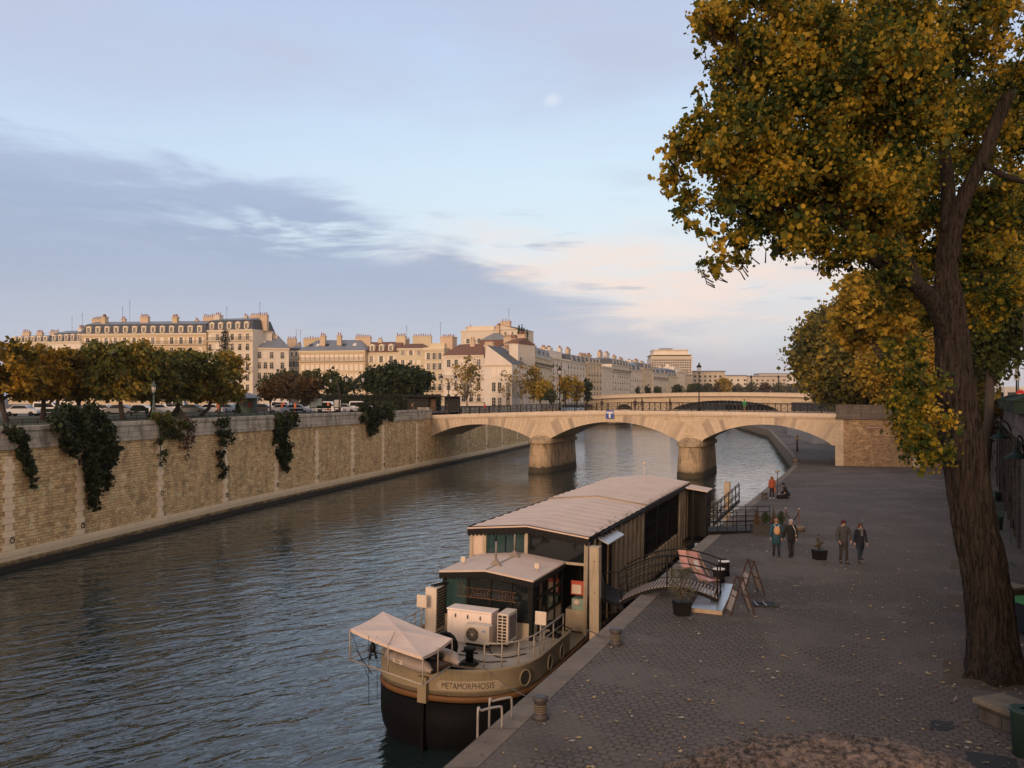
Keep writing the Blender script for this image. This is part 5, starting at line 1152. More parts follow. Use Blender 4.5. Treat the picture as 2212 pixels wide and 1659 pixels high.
SA = [0, .02, .08, .18, .35, .6, .95, 1.4, 1.9, 2.6, 4, 5.9, 8, 12, 18, 24, 30, LEN-5, LEN-3.5, LEN-2, LEN-1, LEN-.3, LEN]
def ring(z, f=1., sh=0): 
    k = (LEN-2*sh)/LEN
    return [(LC*(1-f)+xl(a)*f, sh+a*k, z) for a in SA]+[(LC*(1-f)+xr(a)*f, sh+a*k, z) for a in reversed(SA[1:-1])]
mb = MB(); mb.loft([ring(-.7, .75, .6), ring(-.15, .91, .25), ring(.25, .975, .08), ring(.7, .995, .01), ring(1.55, 1, 0)]); mb.build('hull', M_HBLK, boat)
mb = MB(); mb.loft([ring(1.60, 1.006, -.02), ring(1.78, 1.01, -.03)]); mb.build('rubbing_stripe', M_HOR, boat)
SB = [a for a in SA if a <= 5.9]
def sring(z, f=1., o_=0): return [(LC*(1-f)+xl(a)*f, a-o_, z) for a in reversed(SB)]+[(LC*(1-f)+xr(a)*f, a-o_, z) for a in SB[1:]]
mb = MB(); mb.loft([sring(1.80, 1.0), sring(2.52, 1.0), sring(2.60, 1.02, .02), sring(2.63, .99, -.02), sring(2.52, .95, -.06), sring(2.1, .95, -.06)], closed=False)
mb.add([(-2.72, 5.9, 1.8), (HW, 5.9, 1.8), (HW, 5.9, 2.56), (-2.72, 5.9, 2.56)], [(0, 1, 2, 3)]); mb.build('stern_bulwark', M_HBG, boat)
mb = MB(); pts = [(x*.955, y, 0) for x, y, z in sring(0)]
mb.slab([(x, y+.05) for x, y, z in pts if y > .9]+[], 2.40, 2.50); mb.build('stern_deck', M_DECK, boat)
mb = MB(); mb.slab([(x*.97, y+.08) for x, y, z in pts if y <= 1.05], 2.0, 2.06); mb.build('stern_well', M_DECK, boat)
mb = MB(); mb.loft([[(x*1.0, y, z) for x, y, z in ring(1.8)], [(x, y, z) for x, y, z in ring(1.92)]]); mb.build('gunwale', M_HBG, boat)
mb = MB(); mb.box(LC-.15, LC+.15, -.18, .1, 1.55, 2.35); mb.build('stern_post', M_HBG, boat); mb = MB(); mb.box(LC-.06, LC+.06, -.14, .3, -.8, 1.55); mb.build('rudder', M_HBLK, boat)
def curve_a(x):
    lo, hi = 0, 2.6
    for _ in range(40):
        m_ = (lo+hi)/2
        if xr(m_) < x: lo = m_
        else: hi = m_
    return lo
mb = MB(); xs = [.10+i*.10 for i in range(18)]     # painted name board following the stern curve
for x0, x1 in zip(xs[:-1], xs[1:]): mb.add([(x0, curve_a(x0)-.014, 1.98), (x1, curve_a(x1)-.014, 1.98), (x1, curve_a(x1)-.014, 2.28), (x0, curve_a(x0)-.014, 2.28)], [(0, 1, 2, 3)])
for cx_ in (.10, 1.80):
    n = 10; vs = [(cx_+.09*math.cos(2*math.pi*k/n), 0, 2.13+.10*math.sin(2*math.pi*k/n)) for k in range(n)]; mb.add([(x, curve_a(x)-.012, z) for x, _, z in vs], [tuple(range(n))])
mb.build('name_board', pm('name_board_cream', (.32, .26, .18), .7), boat)
tm = text_mb('METAMORPHOSIS', .24, .004, 0); w_ = max(v[0] for v in tm.v); tm.v = [(.18+v[0]*1.5/w_, 0, 2.03+v[1]*1.18) for v in tm.v]; tm.v = [(x, curve_a(x)-.024, z) for x, y, z in tm.v]
tm.build('name_lettering', pm('letter_dark', (.09, .07, .045), .7), boat)
for (l, a, z) in ((2.32, 1.62, 2.16), (2.5, 3.6, 2.12), (2.5, 4.9, 2.12)):
    a = curve_a(l)+(0 if l < 2.5 else 0) if l < 2.5 else a
    nx, ny = (1, 0) if l >= 2.5 else (.86, -.5)
    mb = MB(); c = Vector((l*1.004, a, z)); N_ = Vector((nx, ny, 0)).normalized(); T_ = Vector((-N_.y, N_.x, 0)); Z_ = Vector((0, 0, 1))
    n = 14; fr = [c+N_*.012+(T_*math.cos(2*math.pi*k/n)*.19+Z_*math.sin(2*math.pi*k/n)*.24) for k in range(n)]; mb.add(fr, [tuple(range(n))]); mb.build('hawse_hole', M_DARK, boat)
    mb = MB(); fr2 = [c+N_*.02+(T_*math.cos(2*math.pi*k/n)*.21+Z_*math.sin(2*math.pi*k/n)*.26) for k in range(n+1)]; mb.tube(fr2, .025, 6, cap=False); mb.build('hawse_rim', M_HBG, boat)
# rails on the stern deck
def rail(pts, hgt=.75, mids=(.4,), r=.028, post=True, name='hand_rail', mat=None, z0=2.55):
    mb = MB(); P = [Vector((x, y, z0+hgt)) for x, y in pts]; mb.tube(P, r, 6)
    for m_ in mids: mb.tube([Vector((x, y, z0+m_)) for x, y in pts], r*.7, 6)
    for x, y in pts[::1]: mb.tube([(x, y, z0), (x, y, z0+hgt)], r*.9, 6)
    return mb.build(name, mat or M_RAIL, boat)
rail([(1.2, 1.0), (1.72, 1.2), (2.1, 1.7), (2.33, 2.5), (2.36, 3.4), (2.36, 4.4), (2.36, 5.5)])
rail([(-2.3, 1.5), (-2.48, 2.3), (-2.52, 3.3), (-2.52, 4.3), (-2.52, 5.6)])
for x, y, sgn in ((-2.3, 3.4, 1), (2.34, 3.1, 1)):
    mb = MB(); mb.tube([(x, y, 2.5), (x, y, 3.55)], .025, 6); mb.build('sign_post', M_RAIL, boat)
    mb = MB(); mb.box(x-.2, x+.2, y-.03, y+.03, 3.5, 3.95); mb.build('sign_board', M_ACW, boat, bevel=.02)
# bitts and chocks
for x, y in ((.62, 1.15), (-1.7, 1.5), (2.05, 5.3)):
    mb = MB(); mb.box(x-.26, x+.26, y-.18, y+.18, 2.5, 2.6); mb.lathe([(.13, 2.6), (.13, 2.95), (.2, 2.98), (.2, 3.06), (.1, 3.08)], (x, y, 0), 12); mb.tube([(x-.28, y, 2.9), (x+.28, y, 2.9)], .03, 6); mb.build('bitt', M_BLK, boat)
# ---- wheelhouse
WX0, WX1, WY0, WY1, WZ = -1.95, 1.5, 4.45, 8.0, 4.62
mb = MB(); mb.box(WX0, WX1, WY0, WY1, 2.5, 3.12); mb.build('wheelhouse_base', M_RBG, boat)
mb = MB()
for x in (WX0+.05, -.98, -.1, .72, WX1-.08): mb.box(x-.05 if x > WX0+.1 else x-.09, x+.05 if x < 1.4 else x+.1, WY0-.03, WY0+.09, 3.1, WZ)
mb.box(WX0, WX1, WY0-.02, WY0+.08, 3.1, 3.25)
for y in (5.2, 6.1, 7.0, 7.9): mb.box(WX1-.04, WX1+.04, y-.06, y+.06, 2.5, WZ); mb.box(WX0-.04, WX0+.04, y-.06, y+.06, 3.1, WZ)
mb.box(WX1-.03, WX1+.03, WY0, WY1, 3.1, 3.2); mb.box(WX1-.03, WX1+.035, WY0+.09, WY1, 3.85, 3.92); mb.box(WX1-.06, WX1+.06, WY0-.04, WY0+.16, 2.5, WZ)
mb.build('window_frames', M_BLK, boat)
for x0, x1 in ((WX0+.1, -1.03), (-.93, -.15), (-.05, .67), (.77, WX1-.12)):
    mb = MB(); mb.box(x0, x1, WY0+.02, WY0+.03, 3.25, WZ); mb.build('front_window', M_GLT if x0 < -1.5 else M_GLD, boat)
for y0, y1 in ((4.6, 5.14), (5.26, 6.04), (6.16, 6.94), (7.06, 7.84)):
    mb = MB(); mb.box(WX1-.01, WX1, y0, y1, 3.2, 4.5); mb.build('side_window', M_GLD, boat); mb = MB(); mb.box(WX0, WX0+.01, y0, y1, 3.2, 4.5); mb.build('side_window', M_GLT, boat)
mb = MB(); mb.box(WX0+.1, WX1-.1, 7.8, 7.9, 2.5, 3.9); mb.box(WX0+.2, WX1-.2, 5.5, 6.3, 2.6, 3.3); mb.build('cabin_interior', M_DARK, boat)
tm = text_mb('NOUVELLE    SEINE', .40, .01, -.009); w_ = max(v[0] for v in tm.v); tm.v = [(-1.37+v[0]*2.26/w_, WY0-.045, 3.83+v[1]*1.05) for v in tm.v]; tm.build('name_letters', M_GOLDT, boat)
tm = text_mb('LA', .22, .01); tm.v = [(-1.36+v[0], WY0-.045, 4.2+v[1]*.8) for v in tm.v]; tm.build('name_letters', M_GOLDT, boat)
mb = MB(); mb.box(-1.4, .95, WY0-.042, WY0-.035, 3.80, 3.815); mb.box(-1.4, .95, WY0-.042, WY0-.035, 4.145, 4.155); mb.build('letter_rail', M_GOLDT, boat)
def proof(x0, x1, y0, y1, ze, zp, mat, name='roof', th=.06, xm=None, ribs=0):
    xm = (x0+x1)/2 if xm is None else xm; mb = MB(); n = max(1, int((y1-y0)/.33)) if ribs else 1
    for k in range(n):
        ya, yb = y0+(y1-y0)*k/n, y0+(y1-y0)*(k+1)/n
        za = .035*(k % 3 == 0) if ribs else 0; zb = .035*((k+1) % 3 == 0) if ribs else 0
        mb.add([(x0, ya, ze+za), (xm, ya, zp+za), (xm, yb, zp+zb), (x0, yb, ze+zb)], [(0, 1, 2, 3)]); mb.add([(xm, ya, zp+za), (x1, ya, ze+za), (x1, yb, ze+zb), (xm, yb, zp+zb)], [(0, 1, 2, 3)])
    mb.add([(x0, y0, ze), (xm, y0, zp), (x1, y0, ze), (x1, y0, ze-th), (xm, y0, zp-th), (x0, y0, ze-th)], [(5, 4, 1, 0), (4, 3, 2, 1)])
    mb.add([(x0, y0, ze-th), (xm, y0, zp-th), (xm, y1, zp-th), (x0, y1, ze-th), (x1, y0, ze-th), (x1, y1, ze-th)], [(3, 2, 1, 0), (5, 4, 1, 2)])
    mb.add([(x0, y0, ze-th), (x0, y0, ze), (x0, y1, ze), (x0, y1, ze-th)], [(0, 3, 2, 1)]); mb.add([(x1, y0, ze-th), (x1, y0, ze), (x1, y1, ze), (x1, y1, ze-th)], [(0, 1, 2, 3)])
    mb.add([(x0, y1, ze), (xm, y1, zp), (x1, y1, ze), (x1, y1, ze-th), (xm, y1, zp-th), (x0, y1, ze-th)], [(0, 1, 4, 5), (1, 2, 3, 4)])
    return mb.build(name, mat, boat)
def valance(x0, x1, y, ze, zp, h=.24, pitch=.16, name='valance'):
    mb = MB(); xm = (x0+x1)/2; n = int((x1-x0)/pitch)
    zt = lambda x: zp-(zp-ze)*abs(x-xm)/(xm-x0)-.04
    for k in range(n):
        a, b = x0+(x1-x0)*k/n, x0+(x1-x0)*(k+1)/n; m_ = (a+b)/2
        mb.add([(a, y, zt(a)), (a, y, zt(a)-h), (m_, y, zt(m_)-h-.09), (b, y, zt(b)-h), (b, y, zt(b))], [(0, 1, 2, 3, 4)])
        mb.add([(a, y+.02, zt(a)), (a, y+.02, zt(a)-h), (m_, y+.02, zt(m_)-h-.09), (b, y+.02, zt(b)-h), (b, y+.02, zt(b))], [(4, 3, 2, 1, 0)])
    mb.build(name, M_BLK, boat)
proof(WX0-.12, WX1+.12, WY0-.18, WY1+.05, 4.68, 4.88, M_ROOF, 'wheelhouse_roof'); valance(WX0-.12, WX1+.12, WY0-.17, 4.66, 4.86, .17, .13)
for q in ((WX1+.08, WX1+.13), (WX0-.13, WX0-.08)): mb = MB(); mb.box(*q, WY0-.15, WY1, 4.42, 4.62); mb.build('eave_board', M_BLK, boat)
mb = MB(); mb.bar((-.225, WY0-.1, 4.885), (-.225, WY1, 4.885), .05, .03); mb.build('roof_ridge', M_DECK, boat)
for x, y in ((-.22, 5.25), (-.2, 7.1)):
    mb = MB(); mb.hexa([(x-.26, y-.05, 4.82), (x+.26, y-.05, 4.82), (x+.26, y+.05, 4.82), (x-.26, y+.05, 4.82)], [(x-.03, y-.04, 5.12), (x+.03, y-.04, 5.12), (x+.03, y+.04, 5.12), (x-.03, y+.04, 5.12)])
    mb.tube([(x, y, 5.1), (x, y, 5.75)], .035, 6); mb.build('mast_socket', pm('weathered_metal', (.22, .18, .15), .6), boat)
for x, y in ((-1.7, 5.6), (1.25, 5.7)):
    mb = MB(); mb.box(x-.09, x+.09, y-.05, y+.05, 4.82, 5.0); mb.tube([(x, y, 4.7), (x, y, 4.85)], .03, 6); mb.build('flood_lamp', M_ACW, boat)
# ---- air conditioners and chest on the stern deck
mb = MB(); mb.box(-1.19, .50, 3.2, 3.85, 2.5, 3.60); mb.build('store_chest', M_BOXW, boat, bevel=.03)
mb = MB(); mb.box(-1.21, .52, 3.18, 3.87, 3.61, 3.67); mb.build('chest_lid', M_BOXW, boat, bevel=.015)
for x in (-.85, -.38, .1):
    mb = MB(); mb.tube([(x, 3.17, 3.5), (x, 3.12, 3.44), (x, 3.17, 3.38)], .018, 6); mb.build('latch', M_IRON, boat)
def ac(x0, x1, y0, y1, z0, z1, facing='y'):
    mb = MB(); mb.box(x0, x1, y0, y1, z0, z1); o = mb.build('air_conditioner', M_ACW, boat, bevel=.02)
    mb = MB(); mb.box(x0+.03, x1-.03, y0+.05, y0+.1, z0-.1, z0-.02); mb.box(x0+.03, x1-.03, y1-.1, y1-.05, z0-.1, z0-.02); mb.build('feet', M_IRON, o)
    return o
o = ac(-.24, .68, 2.6, 2.94, 2.72, 3.35); mb = MB(); n = 20; c = (.06, 2.588, 3.03)
mb.add([(c[0]+.235*math.cos(2*math.pi*k/n), c[1], c[2]+.235*math.sin(2*math.pi*k/n)) for k in range(n)], [tuple(range(n))]); mb.build('fan_opening', M_DARK, o)
mb = MB()
for r in (.06, .11, .16, .21): mb.tube([(c[0]+r*math.cos(2*math.pi*k/16), c[1]-.015, c[2]+r*math.sin(2*math.pi*k/16)) for k in range(17)], .006, 4, cap=False)
mb.box(c[0]-.045, c[0]+.045, c[1]-.03, c[1]-.01, c[2]-.045, c[2]+.045)
for k in range(8): mb.bar((c[0], c[1]-.012, c[2]), (c[0]+.23*math.cos(k*.785), c[1]-.012, c[2]+.23*math.sin(k*.785)), .008)
mb.build('fan_grille', M_RBG, o)
mb = MB(); mb.box(.42, .54, 2.585, 2.593, 3.15, 3.21); mb.build('maker_label', pm('label_blue', (.15, .3, .5), .5, nz=0), o)
o = ac(.82, 1.22, 2.95, 3.8, 2.72, 3.75)
mb = MB()
for r in range(9):
    for q in (0, 1): mb.box(.86+q*.17, .99+q*.17, 2.94, 2.955, 2.76+r*.107, 2.835+r*.107)
mb.build('vent_slots', M_DARK, o); mb = MB(); mb.box(1.215, 1.23, 3.05, 3.7, 2.85, 3.65); mb.build('fan_panel', pm('grey_grille', (.16, .13, .11), .7), o)
o = ac(-2.35, -1.9, 3.75, 4.75, 2.55, 4.15); mb = MB(); mb.box(-1.91, -1.89, 3.8, 4.7, 2.65, 4.1); mb.build('fan_panel', M_DARK, o)
mb = MB(); 
for k in range(14): mb.box(-1.895, -1.875, 3.8, 4.7, 2.7+k*.1, 2.715+k*.1)
mb.build('fan_grille', M_RBG, o)
mb = MB(); mb.bar((-2.2, 3.9, 4.2), (-1.6, 5.2, 4.25), .05); mb.bar((-2.05, 3.85, 4.2), (-1.45, 5.15, 4.25), .05); mb.build('top_pipes', M_BLK, boat)
random.seed(5)
for pts in ([(.5, 3.0, 2.55), (.9, 2.4, 2.53), (1.4, 2.2, 2.53), (1.9, 2.9, 2.53)], [(1.3, 3.6, 2.7), (1.6, 3.2, 2.56), (1.9, 4.0, 2.56), (1.6, 4.6, 2.56)], [(-.5, 1.6, 2.53), (.1, 1.9, 2.53), (.9, 1.5, 2.53), (1.6, 1.9, 2.53)], [(1.4, 4.6, 3.5), (1.9, 4.3, 3.25), (2.3, 4.9, 3.1), (2.6, 5.8, 2.7)]):
    mb = MB(); mb.tube(smooth(pts, 5), .018, 5); mb.build('cable', M_IRON, boat)
mb = MB(); mb.box(-.9, -.1, .55, 1.0, 2.5, 2.75); mb.build('deck_hatch', M_DARK, boat)
mb = MB(); mb.lathe([(.42, 0), (.45, .1), (.3, .16), (.05, .18)], (0, 0, 0), 16); mb.v = [(x-.35, z+1.3, y+2.95) for x, y, z in mb.v]; mb.build('black_buoy', M_BLK, boat)
# ---- saloon
SX = 2.5; Y0S, Y1S = 8.0, 30.2
mb = MB(); mb.box(-SX+.1, SX-.1, Y0S+.1, 36, 1.85, 1.92); mb.build('saloon_floor', M_DARK, boat)
proof(-SX-.1, SX+.05, Y0S-.1, 18.0, 5.72, 5.99, M_ROOF, 'saloon_roof', ribs=1); proof(-SX-.1, SX+.05, 18.0, Y1S+.4, 5.78, 6.06, M_ROOF, 'saloon_roof_rear', ribs=1)
mb = MB(); mb.tube([(-SX-.1, 18.0, 5.80), (-.02, 18.0, 6.08), (SX+.05, 18.0, 5.80)], .035, 6); mb.build('roof_seam', M_DECK, boat)
valance(-SX-.1, SX+.05, Y0S-.09, 5.68, 5.95, .2, .17)
mb = MB(); mb.box(SX+.0, SX+.05, Y0S, Y1S+.4, 5.52, 5.72); mb.box(-SX-.12, -SX-.07, Y0S, Y1S+.4, 5.5, 5.76); mb.box(SX+.03, SX+.14, 9.5, Y1S, 5.60, 5.66)
y = 9.6
while y < 30: mb.box(SX+.05, SX+.22, y, y+.05, 5.5, 5.62); y += .55
mb.build('eave_beam', M_BLK, boat)
mb = MB(); mb.box(-SX, -1.87, Y0S, Y0S+.06, 4.6, 5.62); mb.box(-SX, -SX+.16, Y0S-.03, Y0S+.1, 4.1, 4.6); mb.build('front_panel', pm('panel_pale', (.56, .43, .33), .7, nz=.1, streak=.5), boat)
mb = MB()
for x in (-SX+.06, -1.85, -.05, SX-.06): mb.box(x-.07, x+.07, Y0S-.05, Y0S+.09, 3.0 if x < 2 else 1.9, 5.68)
mb.box(-1.85, 2.45, Y0S-.02, Y0S+.08, 4.58, 4.68); mb.build('front_frame', M_RBG, boat)
for k in range(4): 
    x0 = -1.78+k*.42; mb = MB(); mb.box(x0+.02, x0+.38, Y0S+.02, Y0S+.03, 4.68, 5.62); mb.build('front_window', M_GLT, boat)
    mb = MB(); mb.box(x0+.36, x0+.44, Y0S+.3, Y0S+.4, 4.4, 5.62); mb.build('curtain', M_CURT, boat)
mb = MB(); mb.box(.02, 2.38, Y0S+.02, Y0S+.03, 4.68, 5.62); mb.build('front_window', M_GLD, boat)
mb = MB(); mb.box(.03, 1.5, 10.6, 10.7, 1.9, 5.6); mb.box(-SX+.1, .0, 12, 12.1, 1.9, 5.6); mb.build('inner_partition', M_DARK, boat)
# starboard entrance bay
mb = MB(); mb.box(SX-.12, SX+.02, 7.95, 8.2, 1.86, 5.6); mb.box(SX-.14, SX+.0, 9.0, 9.15, 1.86, 5.6); mb.box(SX-.14, SX+.0, 9.9, 10.1, 1.86, 5.6); mb.build('entrance_post', M_RBG, boat)
mb = MB(); mb.box(SX-.08, SX-.03, 8.2, 9.0, 2.0, 5.5); mb.build('entrance_window', M_GLD, boat)
mb = MB(); mb.box(SX-.1, SX+.01, 10.1, 10.75, 1.86, 5.55); mb.build('entrance_door', M_BLK, boat)
mb = MB(); mb.box(1.55, 2.42, 8.3, 9.6, 1.92, 2.75); mb.build('low_cabinet', M_RBG, boat)
mb = MB(); mb.lathe([(.05, 0), (.05, .22), (.17, .24), (.14, .36), (.05, .42)], (2.0, 8.35, 2.75), 12); mb.build('mushroom_lamp', M_ACW, boat)
mb = MB(); mb.box(1.75, 2.3, 8.32, 8.36, 3.35, 3.9); mb.build('notice_board', pm('red_notice', (.42, .07, .04), .6, nz=.2), boat); mb = MB(); mb.box(1.8, 2.18, 8.29, 8.315, 3.4, 3.75); mb.build('notice_sheet', M_ACW, boat)
mb = MB(); mb.box(1.8, 2.3, 8.3, 8.8, 2.76, 3.2); mb.build('teal_crate', pm('teal_crate', (.22, .30, .25), .7), boat)
mb = MB()    # small sheet metal porch roof
mb.hexa([(2.1, 9.4, 5.62), (2.95, 9.4, 5.22), (2.95, 12.0, 5.22), (2.1, 12.0, 5.62)], [(2.1, 9.4, 5.66), (2.95, 9.4, 5.26), (2.95, 12.0, 5.26), (2.1, 12.0, 5.66)]); mb.build('porch_roof', pm('zinc_sheet', (.45, .46, .48), .35, metal=.4, nz=.1), boat)
mb = MB(); mb.box(2.6, 2.66, 9.5, 9.6, 1.9, 5.35); mb.box(2.6, 2.72, 10.8, 10.9, 1.9, 5.35); mb.build('porch_post', M_BLK, boat)
# starboard wall: ribbed sheet metal panels and window bays
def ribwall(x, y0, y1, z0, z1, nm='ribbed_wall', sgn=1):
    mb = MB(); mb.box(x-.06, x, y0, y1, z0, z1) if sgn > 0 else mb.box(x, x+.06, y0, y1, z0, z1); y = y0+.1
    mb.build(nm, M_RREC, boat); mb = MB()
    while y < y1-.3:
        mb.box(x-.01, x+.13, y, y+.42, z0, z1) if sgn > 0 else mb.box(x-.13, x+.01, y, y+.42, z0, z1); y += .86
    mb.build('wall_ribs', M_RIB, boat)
M_RREC = pm('rib_recess_rust_shade', (.10, .08, .055), .85, nz=.4, streak=.5, spec=.1)  # darker recess colour stands for both rust and shade between the ribs
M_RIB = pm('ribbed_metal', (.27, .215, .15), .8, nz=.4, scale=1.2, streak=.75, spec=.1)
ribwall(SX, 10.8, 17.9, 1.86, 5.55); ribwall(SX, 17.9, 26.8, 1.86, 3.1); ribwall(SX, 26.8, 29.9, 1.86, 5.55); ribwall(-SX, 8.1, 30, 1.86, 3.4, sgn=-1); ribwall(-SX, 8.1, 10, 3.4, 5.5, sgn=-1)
for k in range(3):
    y0 = 18.0+k*2.95; mb = MB(); mb.box(SX-.05, SX-.04, y0+.1, y0+2.75, 3.15, 5.4); mb.build('side_window', M_GLD, boat)
    mb = MB(); mb.box(SX-.06, SX+.05, y0-.05, y0+.1, 3.1, 5.55); mb.box(SX-.06, SX+.05, y0+2.75, y0+2.9, 3.1, 5.55); mb.box(SX-.06, SX+.03, y0, y0+2.8, 5.38, 5.52)
    for q in range(1, 6): mb.box(SX-.05, SX+.02, y0+.1+q*.44, y0+.14+q*.44, 3.15, 5.4)
    for z in (3.12, 3.9, 4.65): mb.box(SX-.05, SX+.02, y0, y0+2.8, z, z+.05)
    mb.build('window_grid', M_BLK, boat)
    mb = MB(); mb.box(SX-.3, SX-.2, y0+.5, y0+1.3, 4.4, 5.3); mb.build('window_blind', M_CURT, boat)
for k in range(7):
    y0 = 10.2+k*2.8; mb = MB(); mb.box(-SX+.02, -SX+.03, y0, y0+2.6, 3.4, 5.4); mb.build('port_window', M_GLT, boat); mb = MB(); mb.box(-SX-.02, -SX+.06, y0+2.6, y0+2.8, 3.4, 5.5); mb.build('port_frame', M_BLK, boat)
mb = MB(); mb.box(-SX+.05, SX-.05, 29.8, 29.95, 1.9, 5.6); mb.build('end_wall', M_RBG, boat)
# forward porch and foredeck
mb = MB(); mb.hexa([(2.3, 28.4, 5.62), (4.0, 28.4, 5.42), (4.0, 30.4, 5.42), (2.3, 30.4, 5.62)], [(2.3, 28.4, 5.68), (4.0, 28.4, 5.48), (4.0, 30.4, 5.48), (2.3, 30.4, 5.68)]); mb.build('forward_porch_roof', M_ROOF, boat)
mb = MB(); mb.box(3.85, 3.93, 28.5, 30.3, 2.4, 5.4); mb.box(2.55, 3.9, 30.2, 30.28, 2.4, 5.4); mb.box(3.1, 3.2, 28.45, 28.55, 2.4, 5.4); mb.build('forward_porch_screen', M_BLK, boat)
mb = MB(); mb.box(2.5, 4.2, 28.4, 31, 2.3, 2.42); mb.build('forward_landing', M_BLK, boat)
mb = MB(); mb.slab([(x*.97, y) for x, y, z in ring(0) if y > 30], 1.9, 2.0); mb.build('fore_deck', M_DECK, boat)
mb = MB(); mb.tube([(-.6, 31.5, 2), (-.6, 31.5, 6.6)], .03, 6); mb.ball((-.6, 31.5, 6.75), .1, n=8); mb.build('mast_light', M_ACW, boat)
# leaves gathered along the gutter
V = []; Fc = []
for k in range(170):
    a = random.uniform(9, 30); l = SX+.05-abs(random.gauss(0, .16)); s = random.uniform(.03, .06); z = 5.74+(.07 if a > 18 else 0)+(SX-l)*.1+.02; b_ = random.uniform(0, 6)
    for j in range(4): V.append((l+s*math.cos(b_+j*1.57), a+s*math.sin(b_+j*1.57), z+random.uniform(0, .03)))
    Fc.append([4*k, 4*k+1, 4*k+2, 4*k+3])
arr_mesh('gutter_leaves', V, Fc, M_POP and bpy.data.materials['fallen_leaf'], boat)['kind'] = 'stuff'
# mooring piles (driven into the river bed)
def bl(x, y, z): return MW['barge'] @ Vector((x, y, z))
for (l, a, h, lab) in ((3.0, 7.7, 5.35, 'tall beige square mooring pile beside the cabin corner of the barge'), (4.6, 33.6, 5.5, 'pale mooring pile at the far end of the barge')):
    c = bl(l, a, 0); t = thing('mooring_pile', lab, 'pile', (c.x, c.y, 0), -TH); mb = MB(); mb.box(-.19, .19, -.19, .19, -1, h); mb.build('pile_shaft', M_RBG, t, bevel=.02)
    mb = MB(); mb.box(-.2, .2, -.2, .2, h, h+.03); mb.tube([(0, -.2, h-.5), (0, -.24, h-.5)], .03, 6); mb.tube([(0, -.2, h-1.7), (0, -.24, h-1.7)], .03, 6); mb.build('pile_cap', M_RBG, t)
# ---- dinghy hung in davits under a canvas canopy at the stern
cnp = [MW['barge'] @ Vector(p) for p in ((-2.37, -1.24, 3.9), (.94, -2.75, 3.9), (.91, -.81, 3.9), (-2.5, .99, 3.9))]
ctr = sum(cnp, Vector())/4
tent = thing('canvas_canopy', 'pinkish canvas canopy on a tube frame over the inflatable dinghy', 'canopy', (ctr.x, ctr.y, 2.9))
mb = MB(); pk = ctr+Vector((0, 0, .07)); n = 8
for i in range(4):
    a, b = cnp[i], cnp[(i+1) % 4]; cols = []
    for k in range(n+1):
        e = a.lerp(b, k/n)-Vector((0, 0, .05*math.sin(math.pi*k/n))); cols.append([e.lerp(pk, j/4)-Vector((0, 0, .03*math.sin(math.pi*j/4))) for j in range(5)])
    for k in range(n):
        for j in range(4): mb.add([cols[k][j], cols[k+1][j], cols[k+1][j+1], cols[k][j+1]], [(0, 1, 2, 3)], sm=False)
        e0, e1 = cols[k][0], cols[k+1][0]; dn = Vector((0, 0, .09)); mb.add([e0-dn, e1-dn, e1, e0], [(0, 1, 2, 3)])
mb.build('canvas', M_CANV, tent, True)
low_ = [p-Vector((0, 0, h)) for p, h in zip(cnp, (.95, .78, .8, 1.0))]
mb = MB()
for p, q in zip(cnp, low_): mb.tube([p, q], .022, 6)
for i in (0, 1): mb.tube([low_[i], low_[(i+1) % 4]], .03, 6)
mb.tube([low_[3], low_[0]], .025, 6); mb.tube([cnp[0].lerp(cnp[1], .55), low_[0].lerp(low_[1], .55)], .022, 6); mb.tube([cnp[1].lerp(cnp[2], .5), low_[1].lerp(low_[2], .5)], .022, 6)
mb.build('tube_frame', M_RAIL, tent, True)
mb = MB(); m_ = cnp[0].lerp(cnp[1], .28)
mb.tube([cnp[0], low_[0].lerp(low_[1], .28)+Vector((0, 0, -.4))], .009, 4); mb.tube([m_, m_-Vector((0, 0, 2.1))], .009, 4); mb.tube([m_+Vector((.25, 0, 0)), m_-Vector((-.25, 0, 1.9))], .008, 4); mb.tube([pk+Vector((-.15, -.2, .02)), m_.lerp(cnp[1], .4)], .008, 4)
mb.tube([cnp[0]+Vector((.2, 0, -.65)), cnp[1]+Vector((-1.5, .6, -.7))], .014, 4); mb.tube([low_[0].lerp(low_[3], .5), low_[1].lerp(low_[2], .7)], .016, 4); mb.tube([low_[0].lerp(low_[1], .3)+Vector((0, .9, .1)), low_[0].lerp(low_[1], .1)], .016, 4)
mb.build('rigging', M_IRON, tent, True)
mb = MB(); c = m_+Vector((.12, -.02, -.35)); mb.ball(c, .1, .08, .16, 10); mb.tube([c+Vector((0, 0, .15)), c+Vector((.02, 0, .28))], .05, 8); mb.tube([c+Vector((-.05, 0, -.1)), c+Vector((-.09, 0, -.34))], .035, 6); mb.tube([c+Vector((.07, 0, -.1)), c+Vector((.1, 0, -.32))], .03, 6); mb.build('hanging_wetsuit_bundle', M_BLK, tent, True)
dy = (cnp[1]-cnp[0]).normalized(); dn_ = Vector((-dy.y, dy.x, 0))
dg = thing('inflatable_dinghy', 'grey inflatable dinghy slung under the pinkish canopy at the stern', 'dinghy', (ctr.x+.70, ctr.y-.25, 3.2), math.atan2(dy.y, dy.x)); dg.scale = (.62, .95, .8)
for sgn in (-1, 1):
    mb = MB(); y = sgn*.62; P = [(-1.2, y, .08), (.9, y, .08), (1.35, y*.95, .06), (1.62, y*.9, .0), (1.78, y*.88, -.02)]
    mb.tube(smooth(P, 4), rint([.23, .24, .2, .1, .06], 4), 14); mb.build('side_tube', M_GREYP, dg)
    mb = MB(); mb.tube([(1.76, y*.88, -.02), (1.9, y*.88, -.03)], .06, 10); mb.build('tube_end', M_BLK, dg)
